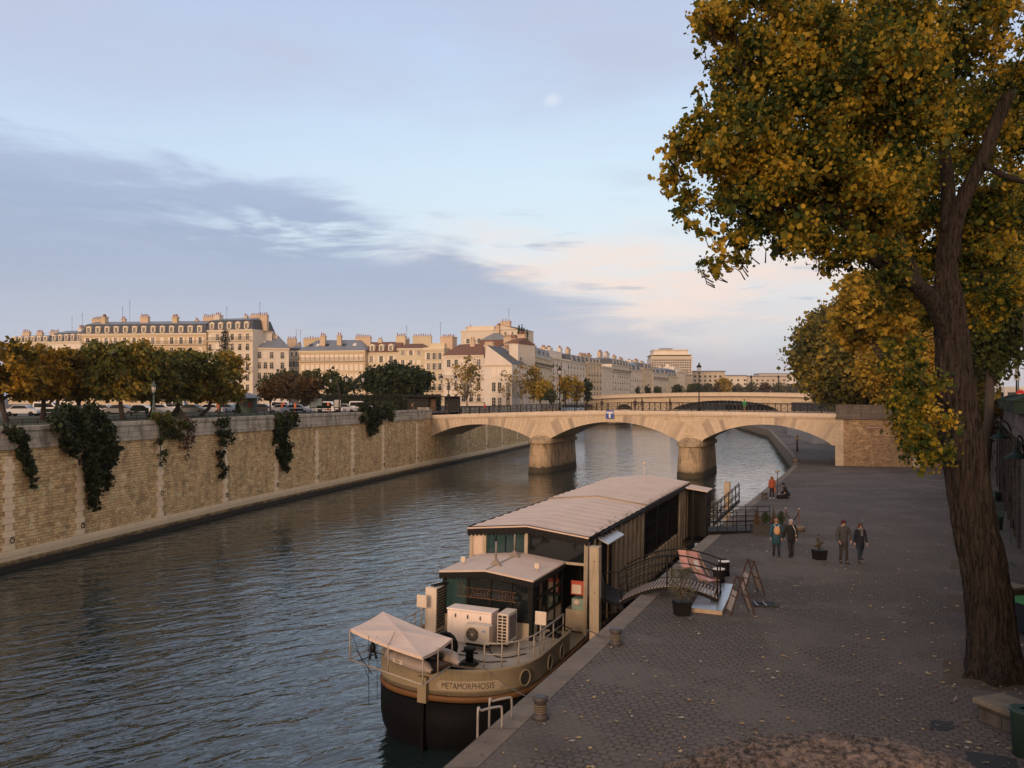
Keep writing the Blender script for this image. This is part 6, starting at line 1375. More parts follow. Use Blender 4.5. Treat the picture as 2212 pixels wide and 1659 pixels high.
mb = MB(); mb.tube(smooth([(-1.15, -.62, .08), (-1.55, -.5, .12), (-1.75, 0, .2), (-1.55, .5, .12), (-1.15, .62, .08)], 5), .23, 12); mb.build('bow_tube', M_GREYP, dg)
mb = MB(); mb.hexa([(-1.3, -.3, -.32), (1.2, -.3, -.3), (1.2, .3, -.3), (-1.3, .3, -.32)], [(-1.5, -.55, -.02), (1.4, -.5, -.02), (1.4, .5, -.02), (-1.5, .55, -.02)]); mb.build('dinghy_hull', pm('brown_keel', (.10, .065, .045), .6), dg)
mb = MB()
for (x, y, z, r) in ((-.3, .1, .2, .33), (.35, -.05, .22, .3), (.9, .05, .2, .25), (.1, .3, .3, .25)): mb.ball((x, y, z), r, r*.9, r*.6, 9)
mb.build('tarpaulin', M_BLK, dg)
tm = text_mb('P 5508 F', .15, .003); tm.v = [(-.55+x, -.625-.235-.004, .02+y) for x, y, z in tm.v]
mbp = MB(); mbp.box(-.62, .1, -.862, -.85, 0, .15); mbp.build('number_plate', M_ACW, dg); tm.build('registration_letters', M_BLK, dg)
# ================================================================== things on the quay
QA = math.atan2(.9202, .3915)         # heading of the quay edge
M_BOL = pm('bollard_iron', (.05, .042, .04), .55, nz=.4, scale=6); M_RUST = pm('rusty_rail', (.045, .024, .02), .7, nz=.3)
def bollard(label, x, y, h=.55, r=.17, sq=False):
    p = onq(x, y); t = thing('bollard', label, 'bollard', p, random.random(), 'mooring bollards on the quay edge')
    mb = MB(); mb.lathe([(r*1.35, 0), (r*1.2, .06), (r*.85, .12), (r*.82, h-.16), (r*1.15, h-.1), (r*1.2, h-.02), (r*.7, h)], n=18); mb.build('post', M_BOL, t)
    mb = MB()
    for k in range(4): mb.tube([(r*.9*math.cos(a), r*.9*math.sin(a), .15+k*.05) for a in [i*math.pi/8 for i in range(17)]], .022, 5, cap=False)
    mb.build('rope_coil', M_ROPE, t); return t
b1 = bollard('rusty iron bollard nearest the camera holding the stern line', 1167, 1551, .5, .15)
b2 = bollard('dark iron bollard beside the tall beige mooring pile', 1330, 1391, .45, .16)
b3 = bollard('small dark bollard at the feet of the person in orange', 1651, 1078, .5, .2)
def rope(label, pts, r=.018, sag=.3):
    P = [Vector(p) for p in pts]; Q = []
    for a, b in zip(P[:-1], P[1:]):
        for k in range(10): q = a.lerp(b, k/10); q.z -= sag*4*(k/10)*(1-k/10); Q.append(q)
    Q.append(P[-1]); mb = MB(); mb.v = []; mb.tube(Q, r, 6); o = mb.build('mooring_rope', M_ROPE); tag(o, label, 'rope'); return o
rope('thin mooring line from the stern deck to the nearest bollard', [bl(.85, 1.05, 2.75), onq(1167, 1551)+Vector((-.1, 0, .38))], .012, .12)
rope('slack rope from the pile foot to the second bollard', [bl(2.6, 7.6, 2.3), (onq(1278, 1366)+Vector((0, 0, .03))), onq(1330, 1391)+Vector((-.1, 0, .2))], .022, .05)
rope('two-part rope from the far end of the barge to the small bollard', [bl(1.5, 35, 2.3), onq(1651, 1078)+Vector((-.1, 0, .3))], .03, .4)
t = thing('boarding_ladder', 'galvanised twin hoop ladder handles on the quay edge by the stern', 'ladder', onq(1075, 1590))
for q, (x, y) in enumerate(((1062, 1577), (1083, 1556))):
    a = onq(x+22, y-2); b = onq(x-21, y+20); b = Vector((qe(a.y-.3)-.06, a.y-.3, a.z)); mb = MB()
    mb.tube(smooth([a+Vector((0, 0, 0)), a+Vector((0, 0, .42)), a.lerp(b, .12)+Vector((0, 0, .5)), a.lerp(b, .88)+Vector((0, 0, .5)), b+Vector((-.02, 0, .40)), b+Vector((-.02, 0, -1.8))], 4), .026, 8); mb.build('hoop_rail', pm('galvanised', (.30, .27, .24), .5, metal=.3, nz=.2), t, True)
# ---- arched gangway with railings
gA, gB = at(1337.5, 1299, 31.6), at(1552, 1292, 29.3)       # near edge, boat end -> quay end
gw = Vector((.42, 1.3, 0)); gd = (gB-gA)
gt = thing('gangway', 'arched wooden gangway with curved black railings leading aboard the barge', 'gangway', gB)
def gp(s, w, h=0): 
    p = gA.lerp(gB, s); z = gA.z+(gB.z-gA.z)*s+.50*math.sin(math.pi*min(max(s, 0), 1))**.9*(1 if s > 0 else 0); return Vector((p.x, p.y, z+h))+gw*w
mb = MB(); N_ = 30
for k in range(N_):
    s0, s1 = (k+.12)/N_, (k+.70)/N_
    a, b, c, d_ = gp(s0, 0), gp(s1, 0), gp(s1, 1), gp(s0, 1); dn = Vector((0, 0, .04)); mb.hexa([a-dn, b-dn, c-dn, d_-dn], [a, b, c, d_])
mb.build('plank_deck', M_WD, gt, True)
for w in (0.02, .98):
    mb = MB()
    for k in range(20):
        a, b = gp(k/20, w, -.045), gp((k+1)/20, w, -.045); mb.bar(a-Vector((0, 0, .06)), b-Vector((0, 0, .06)), .06, .12)
    mb.build('side_beam', M_BLK, gt, True)
    mb = MB(); ss = [-.16+1.16*i/24 for i in range(25)] if w < .5 else [.02+1.03*i/24 for i in range(25)]
    mb.tube([gp(s, w, 1.08) for s in ss], .026, 6)
    for h in (.82, .56, .3): mb.tube([gp(max(s, -.02), w, h) for s in ss], .015, 5)
    mb.build('hand_rail', M_BLK, gt, True)
    for s in ((-.15, 0.03, .5, .99) if w < .5 else (.03, .5, .99)):
        mb = MB(); mb.tube([gp(s, w, -.05), gp(s-(.04 if s < .3 else 0), w, 1.08)], .028, 6); mb.build('rail_post', M_BLK, gt, True)
for w in (.1, .9):
    mb = MB(); c = gp(.95, w, -.22); mb.tube([c+Vector((0, -.03, 0)), c+Vector((0, .03, 0))], .11, 12); mb.build('wheel', M_IRON, gt, True)
# landing stage on the barge side
lp = thing('landing_stage', 'dark landing platform with ladder rungs between the barge and the gangway foot', 'platform', gA-Vector((0, 0, .2)))
q0 = [gA+Vector((.1, -.1, -.1)), gp(.1, 1, -.1)-Vector((0, 0, .14)), bl(2.45, 10.6, 0)+Vector((0, 0, gA.z-.15)), bl(2.45, 8.4, 0)+Vector((0, 0, gA.z-.15))]
for q in q0: q.z = gA.z-.12
mb = MB(); mb.hexa([q-Vector((0, 0, .1)) for q in q0], q0); mb.build('platform_deck', M_BLK, lp, True)
mb = MB()
for q in q0[:2]: mb.tube([q, Vector((q.x, q.y, -.5))], .07, 8)
for k in range(5): mb.tube([q0[0]-Vector((.1, 0, .3+k*.45)), q0[0]-Vector((.75, -.2, .3+k*.45))], .022, 6)
mb.build('platform_supports', M_BLK, lp, True)
# metal plate
pts = [onq(1493, 1322, .0), onq(1560, 1329), onq(1588, 1270), onq(1524, 1265)]
mt = thing('metal_platform', 'low shiny metal-topped platform on the cobbles under the gangway end', 'platform', pts[1])
zt = max(p.z for p in pts)+.13
mb = MB(); mb.hexa([Vector((p.x, p.y, p.z-.02)) for p in pts], [Vector((p.x, p.y, zt)) for p in pts]); mb.build('plinth_frame', pm('raw_timber', (.35, .26, .17), .8, nz=.3, scale=4), mt, True)
e_ = .0; mb = MB(); mb.hexa([Vector((p.x, p.y, zt+.002)) for p in pts], [Vector((p.x, p.y, zt+.014)) for p in pts]); mb.build('metal_plate', pm('steel_sheet', (.36, .37, .39), .3, metal=.75, nz=.2, scale=1.2, bump=.1, bs=3), mt, True)
# potted olive bush
def potplant(label, x, y, ph, pw, bush, mat, cat='plant', pot='square', size=.06, dens=330, potm=None, name='potted_plant', nz_=(14, .3)):
    p = onq(x, y); t = thing(name, label, cat, p, .2); mb = MB()
    if pot == 'square': mb.hexa([(-pw*.42, -pw*.42, 0), (pw*.42, -pw*.42, 0), (pw*.42, pw*.42, 0), (-pw*.42, pw*.42, 0)], [(-pw*.5, -pw*.5, ph), (pw*.5, -pw*.5, ph), (pw*.5, pw*.5, ph), (-pw*.5, pw*.5, ph)])
    else: mb.lathe([(pw*.4, 0), (pw*.5, ph*.9), (pw*.53, ph), (pw*.45, ph)], n=18)
    mb.build('pot', potm or M_BLK, t)
    mb = MB()
    for k in range(9): a = k*.7; mb.tube([(0, 0, ph-.05), (.06*math.cos(a), .06*math.sin(a), ph+bush[2]*.3), (bush[0]*.6*math.cos(a), bush[0]*.6*math.sin(a), ph+bush[2]*(.5+.09*(k % 4)))], (.014, .01, .004), 5)
    mb.build('stems', M_BARK2, t)
    cls = []
    for k in range(nz_[0]):
        a = random.uniform(0, 6.28); z = random.random(); R0 = bush[0]*(.35+.65*math.sin(math.pi*min(1, .25+z*.65)))*random.random()**.5
        cls.append((Vector((p.x+R0*math.cos(a), p.y+R0*math.sin(a), p.z+ph+bush[2]*(.15+.85*z)*.95)), (nz_[1]*bush[0],)*3))
    leaf_cloud('foliage', cls, mat, t, size, dens, 'lance', 0, .5); return t
M_OLV = leafmat('olive_leaf', [(0, (.035, .04, .02)), (.6, (.085, .085, .05)), (1, (.22, .18, .11))], .15, 2)
potplant('feathery grey-green bush in a black square pot beside the gangway', 1473, 1328, .46, .5, (.5, 0, 1.1), M_OLV, nz_=(60, .34), size=.05, dens=420)
potplant('small dry spiky plant in a dark square pot in the middle of the quay', 1770, 1208, .42, .52, (.2, 0, .75), M_RED, nz_=(16, .35), size=.09, dens=400)
# deck chairs
M_STR, g, p, o = newmat('striped_canvas'); uv = g.n('ShaderNodeTexCoord').outputs['UV']
sx_ = g.n('ShaderNodeSeparateXYZ', None, Vector=uv).outputs[0]; fr_ = g.m('FRACT', g.m('MULTIPLY', sx_, 9)); g.set(p.inputs['Base Color'], g.mix(g.ss(fr_, .48, .52), (.42, .05, .045, 1), (.62, .50, .45, 1))); p.inputs['Roughness'].default_value = .8
M_PINE = pm('pine_wood', (.38, .22, .11), .7, nz=.2)
def deckchair(label, x, y, ang, sc=1., printed=True):
    p = onq(x, y); t = thing('deck_chair', label, 'deck chair', p, ang, 'striped deck chairs'); w = .36
    prof = [(-.62, .36), (-.42, .33), (-.1, .27), (.18, .42), (.42, .78), (.62, 1.25), (.78, 1.62)]
    mb = MB(); P = smooth([Vector((a, 0, b)) for a, b in prof], 4); s = 0
    for a, b in zip(P[:-1], P[1:]):
        L = (b-a).length; mb.add([(a.x, -w, a.z), (a.x, w, a.z), (b.x, w, b.z), (b.x, -w, b.z)], [(0, 1, 2, 3)], uv=[[(0, s), (1, s), (1, s+L), (0, s+L)]]); s += L
    mb.build('sling_seat', M_STR, t)
    if printed: mb = MB(); mb.add([(.34, -.17, .70), (.34, .17, .70), (.56, .17, 1.14), (.56, -.17, 1.14)], [(0, 1, 2, 3)]); mb.build('printed_panel', M_WHITE, t)
    mb = MB()
    for sgn in (-1, 1):
        y_ = sgn*(w+.03); mb.bar((-.66, y_, .38), (.55, y_, .0), .035); mb.bar((.8, y_, 1.66), (-.35, y_, 0), .035); mb.bar((.36, y_, .9), (-.2, y_, .62), .03)
    for a, b in ((-.62, .38), (.79, 1.64), (.5, .03)): mb.bar((a, -w-.05, b), (a, w+.05, b), .035)
    mb.build('wooden_frame', M_PINE, t); t.scale = (sc,)*3; return t
deckchair('large red and white striped deck chair behind the gangway', 1519, 1260, R_(128), .72)
deckchair('smaller striped deck chair half hidden by the grey-green bush', 1482, 1232, R_(105), .5, False)
t = thing('footstool', 'low red striped footstool in front of the large deck chair', 'stool', onq(1527, 1266)+Vector((.1, -.3, 0)), .4); mb = MB(); mb.box(-.25, .25, -.2, .2, .3, .33); mb.build('stool_seat', M_STR, t)
mb = MB()
for sx_ in (-.22, .22): mb.bar((sx_, -.2, 0), (sx_, .2, .3), .03); mb.bar((sx_, .2, 0), (sx_, -.2, .3), .03)
mb.build('stool_legs', M_PINE, t)
for lab, x, y in (('black drum table with a white top, nearer the gangway rail', 1553, 1261), ('black drum table with a white top, farther from the water', 1564, 1243)):
    p = onq(x, y); t = thing('drum_table', lab, 'table', p, 0, 'black drum tables'); mb = MB(); mb.lathe([(.22, 0), (.22, .2), (.235, .21), (.22, .22), (.22, .48), (.235, .49), (.22, .5), (.22, .56)], n=20); mb.build('drum', M_BLK, t)
    mb = MB(); mb.lathe([(.23, .56), (.235, .585), (.22, .59)], n=20); mb.build('drum_top', M_WHITE, t)
# A-frame boards
def aframe(label, x, y, ang, H=1.25):
    p = onq(x, y); t = thing('sandwich_board', label, 'sign', p, ang, 'folding wooden menu boards')
    for sgn in (-1, 1):
        mb = MB()
        for y_ in (-.24, .24): mb.bar((sgn*.42, y_, 0), (.0, y_, H), .05, .04)
        mb.bar((sgn*.22, -.24, H*.48), (sgn*.22, .24, H*.48), .035); mb.bar((sgn*.02, -.24, H-.03), (sgn*.02, .24, H-.03), .06); mb.build('board_frame', M_RUST, t)
        mb = MB(); a = (sgn*.16, H*.62); b = (sgn*.37, H*.12); mb.hexa([(b[0], -.2, b[1]), (b[0], .2, b[1]), (b[0]+sgn*.01, .2, b[1]), (b[0]+sgn*.01, -.2, b[1])], [(a[0], -.2, a[1]), (a[0], .2, a[1]), (a[0]+sgn*.01, .2, a[1]), (a[0]+sgn*.01, -.2, a[1])]); mb.build('poster', pm('poster_pale', (.22, .19, .17), .7, nz=.5, scale=6), t)
    return t
aframe('brown folding menu board farther from the water edge', 1622, 1283, R_(12)); aframe('brown folding menu board nearest the metal platform', 1598, 1326, R_(8))
t = thing('ground_mat', 'dark blue doormat with white letters lying on the cobbles', 'mat', onq(1645, 1306)+Vector((0, 0, .02)), -.03)
mb = MB(); mb.box(-.52, .52, -.36, .36, 0, .012); mb.build('mat_border', pm('mat_green', (.03, .04, .018), .9), t); mb = MB(); mb.box(-.44, .44, -.29, .29, .012, .018); mb.build('mat_field', pm('mat_blue', (.012, .016, .03), .9), t)
tm = text_mb('SEINE', .15, .002); tm.v = [(-.02-v[1]+.04, -.26+v[0]*.85, .021) for v in tm.v]; tm.build('mat_letters', M_WHITE, t); mb = MB(); mb.box(-.2, -.18, -.27, .27, .018, .021); mb.box(.1, .12, -.27, .27, .018, .021); mb.build('mat_stripes', M_WHITE, t)
# ---- second gangway: dark ramp with railings and the raised stair frame
ra = thing('access_ramp_gangway', 'dark metal ramp with two-bar railings at the far end of the barge', 'gangway', onq(1585, 1146))
A = onq(1529, 1146, .25); B = onq(1632, 1146, .1); Wd = Vector((.35, 1.5, 0))
A.z = B.z+.12
mb = MB(); mb.hexa([A-Vector((0, 0, .34)), B-Vector((0, 0, .2)), B+Wd-Vector((0, 0, .2)), A+Wd-Vector((0, 0, .34))], [A, B, B+Wd, A+Wd]); mb.build('ramp_deck', M_BLK, ra, True)
for wv_, e in ((0, 1.0), (1, 1.35)):
    P0 = A+Wd*wv_; P1 = A.lerp(B, e)+Wd*wv_; mb = MB()
    for h in (1.08, .78, .5, .25): mb.tube([P0+Vector((0, 0, h)), P1+Vector((0, 0, h+.04))], .02, 5)
    mb.build('ramp_rail', M_IRON, ra, True)
    for k in range(6): q = P0.lerp(P1, k/5); mb = MB(); mb.tube([q, q+Vector((0, 0, 1.1))], .022, 5); mb.build('rail_post', M_IRON, ra, True)
st = thing('raised_stair', 'black open stair frame rising over the water behind the dark ramp', 'stair', onq(1560, 1136))
s0, s1 = at(1541, 1135, 48), at(1597, 1084, 51)
for wv_ in (0, 1):
    o_ = Vector((.25, 1.0, 0))*wv_; mb = MB()
    for h in (0, .45, 1.0): mb.tube([s0+o_+Vector((0, 0, h)), s1+o_+Vector((0, 0, h))], .045 if h == 0 else .028, 5)
    for k in range(8): q = s0.lerp(s1, k/7)+o_; mb.tube([q, q+Vector((0, 0, 1.0))], .028, 5)
    mb.build('stair_rail', M_IRON, st, True)
mb = MB()
for k in range(9): q = s0.lerp(s1, (k+.5)/9); mb.bar(q, q+Vector((.25, 1.0, 0)), .2, .04)
mb.build('stair_treads', M_IRON, st, True)
# planter with clipped conifers
p = onq(1661, 1152); t = thing('planter_box', 'long dark planter holding two russet and two dark clipped shrubs', 'planter', p, -.02)
mb = MB(); mb.box(-.92, .92, -.25, .3, 0, .46); mb.box(-.95, .95, -.28, .33, .44, .5); mb.build('trough', pm('planter_grey', (.035, .032, .03), .8, nz=.4), t)
for k, (x, m_, kind) in enumerate(((-.62, M_GOLD, 'cone'), (-.18, M_DGR, 'ball'), (.26, M_GOLD, 'cone'), (.66, M_DGR, 'ball'))):
    cls = []
    for j in range(10):
        z = j/9; r = (.26*(1-z)+.04) if kind == 'cone' else .27*math.sin(math.pi*(.12+.8*z))+.03
        cls.append((p+Vector((x, .03, .55+z*(.8 if kind == 'cone' else .6))), (r, r, .09)))
    leaf_cloud('conifer_shrub' if kind == 'cone' else 'round_shrub', cls, M_RED if kind == 'cone' else m_, t, .05, 2600, 'lance', .5)
# rope barrier
p = onq(1711, 1134); ba = thing('rope_barrier', 'pair of brass-topped posts joined by a dark rope beside the planter', 'barrier', p)
P0, P1 = onq(1697, 1136), onq(1726, 1137)
mb = MB(); 
for k, q in enumerate((P0, P1)):
    mb = MB(); mb.lathe([(.2, 0), (.2, .03), (.06, .06), (.042, .1), (.042, .95)], q-p, 14); mb.build('stanchion', pm('brown_post', (.09, .045, .03), .4), ba)
    mb = MB(); mb.ball(q-p+Vector((0, 0, 1.0)), .06, n=10); mb.build('finial', pm('brass', (.5, .42, .32), .3, metal=.8), ba); mb = MB(); mb.lathe([(.24, .0), (.25, .02), (.2, .035)], q-p, 16); mb.build('base_disc', M_WHITE, ba)
mb = MB(); Q = []
for k in range(15): q = (P0-p).lerp(P1-p, k/14); q.z += .88-.55*4*(k/14)*(1-k/14); Q.append(q)
mb.tube(Q, .03, 7); mb.build('rope', pm('rope_dark', (.025, .012, .012), .9), ba)
for k, (x, y) in enumerate(((1698, 1147), (1727, 1147))):
    t = thing('stone_tub', 'low round concrete tub under the '+('left' if k == 0 else 'right')+' brass-topped post', 'tub', onq(x, y), 0, 'concrete tubs'); mb = MB(); mb.lathe([(.24, 0), (.34, .2), (.36, .26), (.3, .27)], n=16); mb.build('tub_bowl', M_KERB, t)
# work light on a tall stand and bag
p = onq(1679.5, 1074); t = thing('light_stand', 'tall thin tripod light stand beside the crouching person', 'light stand', p)
mb = MB(); mb.tube([(0, 0, .0), (0, 0, 1.98)], .022, 6); mb.build('pole', M_IRON, t)
for a in (0.3, 2.4, 4.5): mb = MB(); mb.tube([(0, 0, .55), (.35*math.cos(a), .35*math.sin(a), 0)], .014, 5); mb.build('leg', M_IRON, t)
mb = MB(); mb.tube([(-.16, 0, 2.0), (.14, .02, 2.08)], (.1, .06), 10); mb.build('lamp_head', M_RBG, t)
p = onq(1690, 1077); t = thing('equipment_bag', 'black equipment bag lying at the foot of the light stand', 'bag', p, .1); mb = MB(); mb.tube([(-.45, 0, .14), (-.4, 0, .14), (.4, 0, .14), (.45, 0, .14)], (.1, .15, .15, .1), 12); mb.build('bag_body', M_BLK, t)
mb = MB(); mb.tube([(-.2, 0, .28), (-.1, 0, .36), (.1, 0, .36), (.2, 0, .28)], .012, 5); mb.build('handle', M_IRON, t)
p = onq(1722, 976); t = thing('marker_post', 'dark post with a yellow band on the quay under the right arch', 'post', p); H = 35/F*p.y; mb = MB(); mb.tube([(0, 0, 0), (0, 0, H)], .17, 12); mb.build('post_shaft', pm('brown_pile', (.08, .06, .045), .8), t); mb = MB(); mb.tube([(0, 0, H*.78), (0, 0, H*.88)], .178, 12); mb.build('yellow_band', pm('yellow_paint', (.5, .28, .02), .6), t)
# benches, bins, blocks right of the tree
M_BIN = pm('bin_green', (.02, .045, .036), .6, nz=.3); M_STB = pm('stone_bench', (.17, .135, .10), .9, nz=.4, scale=3)
def bin_(label, x, y, H, r=.24, name='litter_bin'):
    p = onq(x, y); t = thing(name, label, 'bin', p, 0, 'green litter bins on the quay'); mb = MB(); mb.lathe([(r*.8, 0), (r, H*.9), (r*1.08, H*.93), (r*1.08, H), (r*.9, H)], n=16); mb.build('bin_body', M_BIN, t); mb = MB(); mb.lathe([(r*.86, H*.98), (r*.3, H*1.0)], n=16); mb.build('bag_liner', pm('bin_bag', (.10, .13, .11), .5), t); return t
def stone(label, x0, y0, x1, y1, H):
    a, b = onq(x0, y0), onq(x1, y1); t = thing('stone_bench', label, 'bench', a, .35, 'stone seats along the right quay wall'); L = (b-a).length; mb = MB(); mb.box(0, L, 0, 1.0, H-.12, H); mb.build('seat_slab', M_STB, t, bevel=.02); mb = MB(); mb.box(.06, L-.06, .08, .9, 0, H-.12); mb.build('seat_block', M_RWALL, t)
stone('pale stone seat nearest the camera at the right frame edge', 2186, 1590, 2290, 1600, .5)
bin_('worn green litter bin in front of the nearest stone seat', 2212, 1632, .95, .25)
stone('pale stone seat just right of the leaning trunk', 2172, 1300, 2205, 1290, .45); bin_('green bin partly hidden by the leaning trunk beside the pale seat', 2160, 1300, .8, .22)
bin_('green bin farther back, right of the trunk at mid height', 2157, 1144, .75); bin_('small green bin near the wall rings', 2156, 1083, .75); bin_('farthest green bin just right of the trunk', 2134, 1040, .75)
p = onq(2218, 1369); t = thing('wheelie_bin', 'dark wheeled bin with a bright green lid at the right frame edge', 'wheeled bin', p, .3)
mb = MB(); mb.hexa([(-.24, -.26, .06), (.24, -.26, .06), (.24, .26, .06), (-.24, .26, .06)], [(-.29, -.34, .95), (.29, -.34, .95), (.29, .34, .95), (-.29, .34, .95)]); mb.build('bin_body', pm('bin_navy', (.012, .014, .022), .5), t); mb = MB(); mb.hexa([(-.31, -.37, .952), (.31, -.37, .952), (.31, .37, .952), (-.31, .37, .952)], [(-.27, -.3, 1.05), (.27, -.3, 1.05), (.27, .35, 1.08), (-.27, .35, 1.08)]); mb.build('lid', pm('lid_green', (.02, .16, .03), .5), t)
for x in (-.22, .22): mb = MB(); mb.tube([(x-.03, .28, .1), (x+.03, .28, .1)], .1, 12); mb.build('wheel', M_IRON, t)
# foreground rough stone of the bridge the picture is taken from
t = thing('rough_stone_block', 'rough brown stone top of the near bridge pier at the bottom edge', 'stone', at(1800, 1700, 5.2))
bm = bmesh.new(); bmesh.ops.create_icosphere(bm, subdivisions=7, radius=1)
c = at(1790, 1828, 5.0)-at(1800, 1700, 5.2)
from mathutils import noise as MN
for v in bm.verts:
    d = v.co.copy(); flat = Vector((d.x*1.25, d.y*.62, d.z*.62)); p_ = flat*1.7
    f = 1+.03*MN.noise(p_*3)+.025*MN.noise(p_*9)+.022*MN.noise(p_*24)+.016*MN.noise(p_*55); v.co = flat*f+c
me = bpy.data.meshes.new('block'); bm.to_mesh(me); bm.free(); o = bpy.data.objects.new('stone_body', me); COL.objects.link(o); o.parent = t
m, g, p_, o2 = newmat('rough_stone'); pos = g.n('ShaderNodeTexCoord').outputs['Object']; n1 = g.noise(pos, 22, 9, .72); n2 = g.noise(pos, 5, 6, .65)
c_ = g.mix(g.ss(n1, .38, .62), (.022, .016, .012, 1), (.26, .19, .15, 1)); c_ = g.mix(g.m('MULTIPLY', g.ss(n2, .5, .7), .5), c_, (.38, .27, .21, 1)); g.set(p_.inputs['Base Color'], c_); p_.inputs['Roughness'].default_value = .95
g.set(p_.inputs['Normal'], g.n('ShaderNodeBump', None, Strength=1, Distance=.07, Height=n1)); me.materials.append(m)
for f in me.polygons: f.use_smooth = True
# ================================================================== lamps, cars, kiosk, signs, people
M_LG = pm('lamp_green', (.05, .075, .065), .5, nz=.3); M_LGLS = glassmat('lantern_glass', (.45, .42, .40), .5, .3)
def lantern(mb, gl, x, y, z, s=1.):
    gl.lathe([(.13*s, 0), (.22*s, .5*s)], (x, y, z), 6, cap=True); mb.lathe([(.05*s, -.18*s), (.13*s, 0)], (x, y, z), 6); mb.lathe([(.28*s, .5*s), (.2*s, .68*s), (.1*s, .74*s), (.06*s, .95*s), (.01, 1.0*s)], (x, y, z), 8)
def lamp(label, px, Y, zb, ytop, arms=1, mat=None, ang=0, s=1., spread=.55, pole=.09):
    x = (px-CX)/F*Y; H = CH+(HY-ytop)/F*Y-zb; t = thing('street_lamp', label, 'street lamp', (x, Y, zb), ang, 'street lamps'); mat = mat or M_IRON
    mb = MB(); hz_ = H-1.0*s; mb.lathe([(.26, 0), (.26, .5), (.16, .6), (.13, 1.1), (.16, 1.2), (pole, 1.35), (pole*.7, hz_-.2)], n=10); mb.build('pole', mat, t)
    for k in range(arms):
        sx_ = 0 if arms == 1 else (-1, 1)[k]*spread; mb = MB(); gl = MB()
        if arms > 1: mb.tube(smooth([(0, 0, hz_-.9), (sx_*.5, 0, hz_-.75), (sx_*.95, 0, hz_-.4), (sx_, 0, hz_-.15)], 4), .035, 6)
        lantern(mb, gl, sx_, 0, hz_, s); L_ = mb.build('lantern', mat, t); gl.build('lantern_glass', M_LGLS, L_)
    if arms > 1: mb = MB(); mb.lathe([(.06, hz_-.25), (.09, hz_-.1), (.02, hz_+.15)], n=8); mb.build('finial', mat, t)
    return t
lamp('single green street lamp standing before the clipped trees', 332, 72, 9.1, 822, 1, M_LG, s=1.0)
lamp('two-armed lamp over the parked vans, left of the pair', 700, 148, 8.6, 812, 2, s=1.15, spread=1.15)
lamp('two-armed lamp over the parked vans, right of the pair', 947-0, 150, 8.6, 812, 2, s=1.15, spread=1.2) if False else lamp('two-armed lamp over the vans, nearer and brighter of the pair', 766, 138, 8.6, 808, 2, s=1.3, spread=1.35)
lamp('two-armed lamp at the left end of the bridge', 969, 142, 8.6, 808, 2, s=1.25, spread=1.2)
lamp('tall single lamp on the bridge over the left pier', 1209, bp(20.5, 9.5, 0).y, 8.95, 790, 1, s=1.45)
lamp('tall single lamp on the bridge over the right pier', 1510, bp(42, 9.5, 0).y, 9.1, 783, 1, s=1.45)
lamp('single lamp on the upper street among the leaves at the right edge', 2196, 78, 9.3, 778, 1, s=1.1)
for px, Y in ((1388, 500), (1180, 300)): pass
# hooded lamps on the retaining wall
def hood(label, px, py, Y, w):
    c = at(px, py, Y); t = thing('wall_lamp', label, 'wall lamp', c, 0, 'hooded lamps on the dark wall'); mb = MB(); mb.lathe([(w, 0), (w*.95, .05), (w*.5, .2), (w*.22, .28), (w*.2, .42), (.03, .5)], n=20, cap=False); mb.build('shade', M_BG, t)
    mb = MB(); mb.lathe([(w*.6, .02), (w*.6, .04)], n=16); mb.build('bulb_plate', pm('bulb_dark', (.05, .06, .055), .4), t)
    wx = rw(Y+1.0)-c.x; mb = MB(); mb.tube(smooth([(0, 0, .48), (.2, .2, .95), (wx*.6, .6, .7), (wx, 1.0, -.2)], 6), .04, 6); mb.tube(smooth([(0, 0, .48), (.4, .3, .55), (wx, 1.0, -.5)], 6), .025, 6); mb.build('bracket', M_IRON, t)
hood('green hooded wall lamp nearest the trunk', 2160, 947, 46, .48); hood('green hooded wall lamp closest to the frame edge', 2196, 990, 36, .48)
# road signs top right
t = thing('road_sign', 'red no-entry disc on a post at the right frame edge', 'sign', at(2200, 885, 66)); zc = (885-852)/F*66; mb = MB(); mb.tube([(0, 0, -1.5), (0, 0, zc+2.2)], .035, 6); mb.build('sign_pole', M_IRON, t)
mb = MB(); n = 20; r = .36; vs = [(.15+r*math.cos(2*math.pi*k/n), -.05, zc+r*math.sin(2*math.pi*k/n)) for k in range(n)]; mb.add(vs+[(x, -.02, z) for x, y, z in vs], [tuple(range(n)), tuple(range(2*n-1, n-1, -1))]+[(k, k+n, (k+1) % n+n, (k+1) % n) for k in range(n)]); mb.build('red_disc', pm('sign_red', (.55, .02, .02), .4, nz=0, bump=0), t)
mb = MB(); mb.box(-.08, .38, -.06, -.051, zc-.06, zc+.06); mb.build('white_bar', M_WHITE, t); mb = MB(); mb.box(-.35, .1, -.05, -.02, zc+1.1, zc+1.65); mb.build('white_plate', M_WHITE, t)
mb = MB(); mb.tube([(-.2, -.055, zc+1.3), (-.05, -.055, zc+1.42), (-.2, -.055, zc+1.5)], .02, 5); mb.build('plate_symbol', M_IRON, t)
bz_ = at(2172, 870, 88); t = thing('bus', 'white bus with a violet lit display stopped on the upper street', 'bus', (bz_.x, bz_.y, 9.3), .25)
mb = MB(); mb.box(-1.2, 6, -1.2, 1.2, .35, 2.9); mb.build('body', M_WHITE, t, bevel=.1); mb = MB(); mb.box(-.9, 5.8, -1.22, -1.19, 1.3, 2.3); mb.box(-1.22, -1.19, -1.0, 1.0, 1.2, 2.3); mb.build('windows', M_PANE, t)
mb = MB(); mb.box(-1.1, -.2, -1.26, -1.222, .95, 1.25); mb.build('violet_display', emit('violet', (.5, .08, .8), 2.2), t)
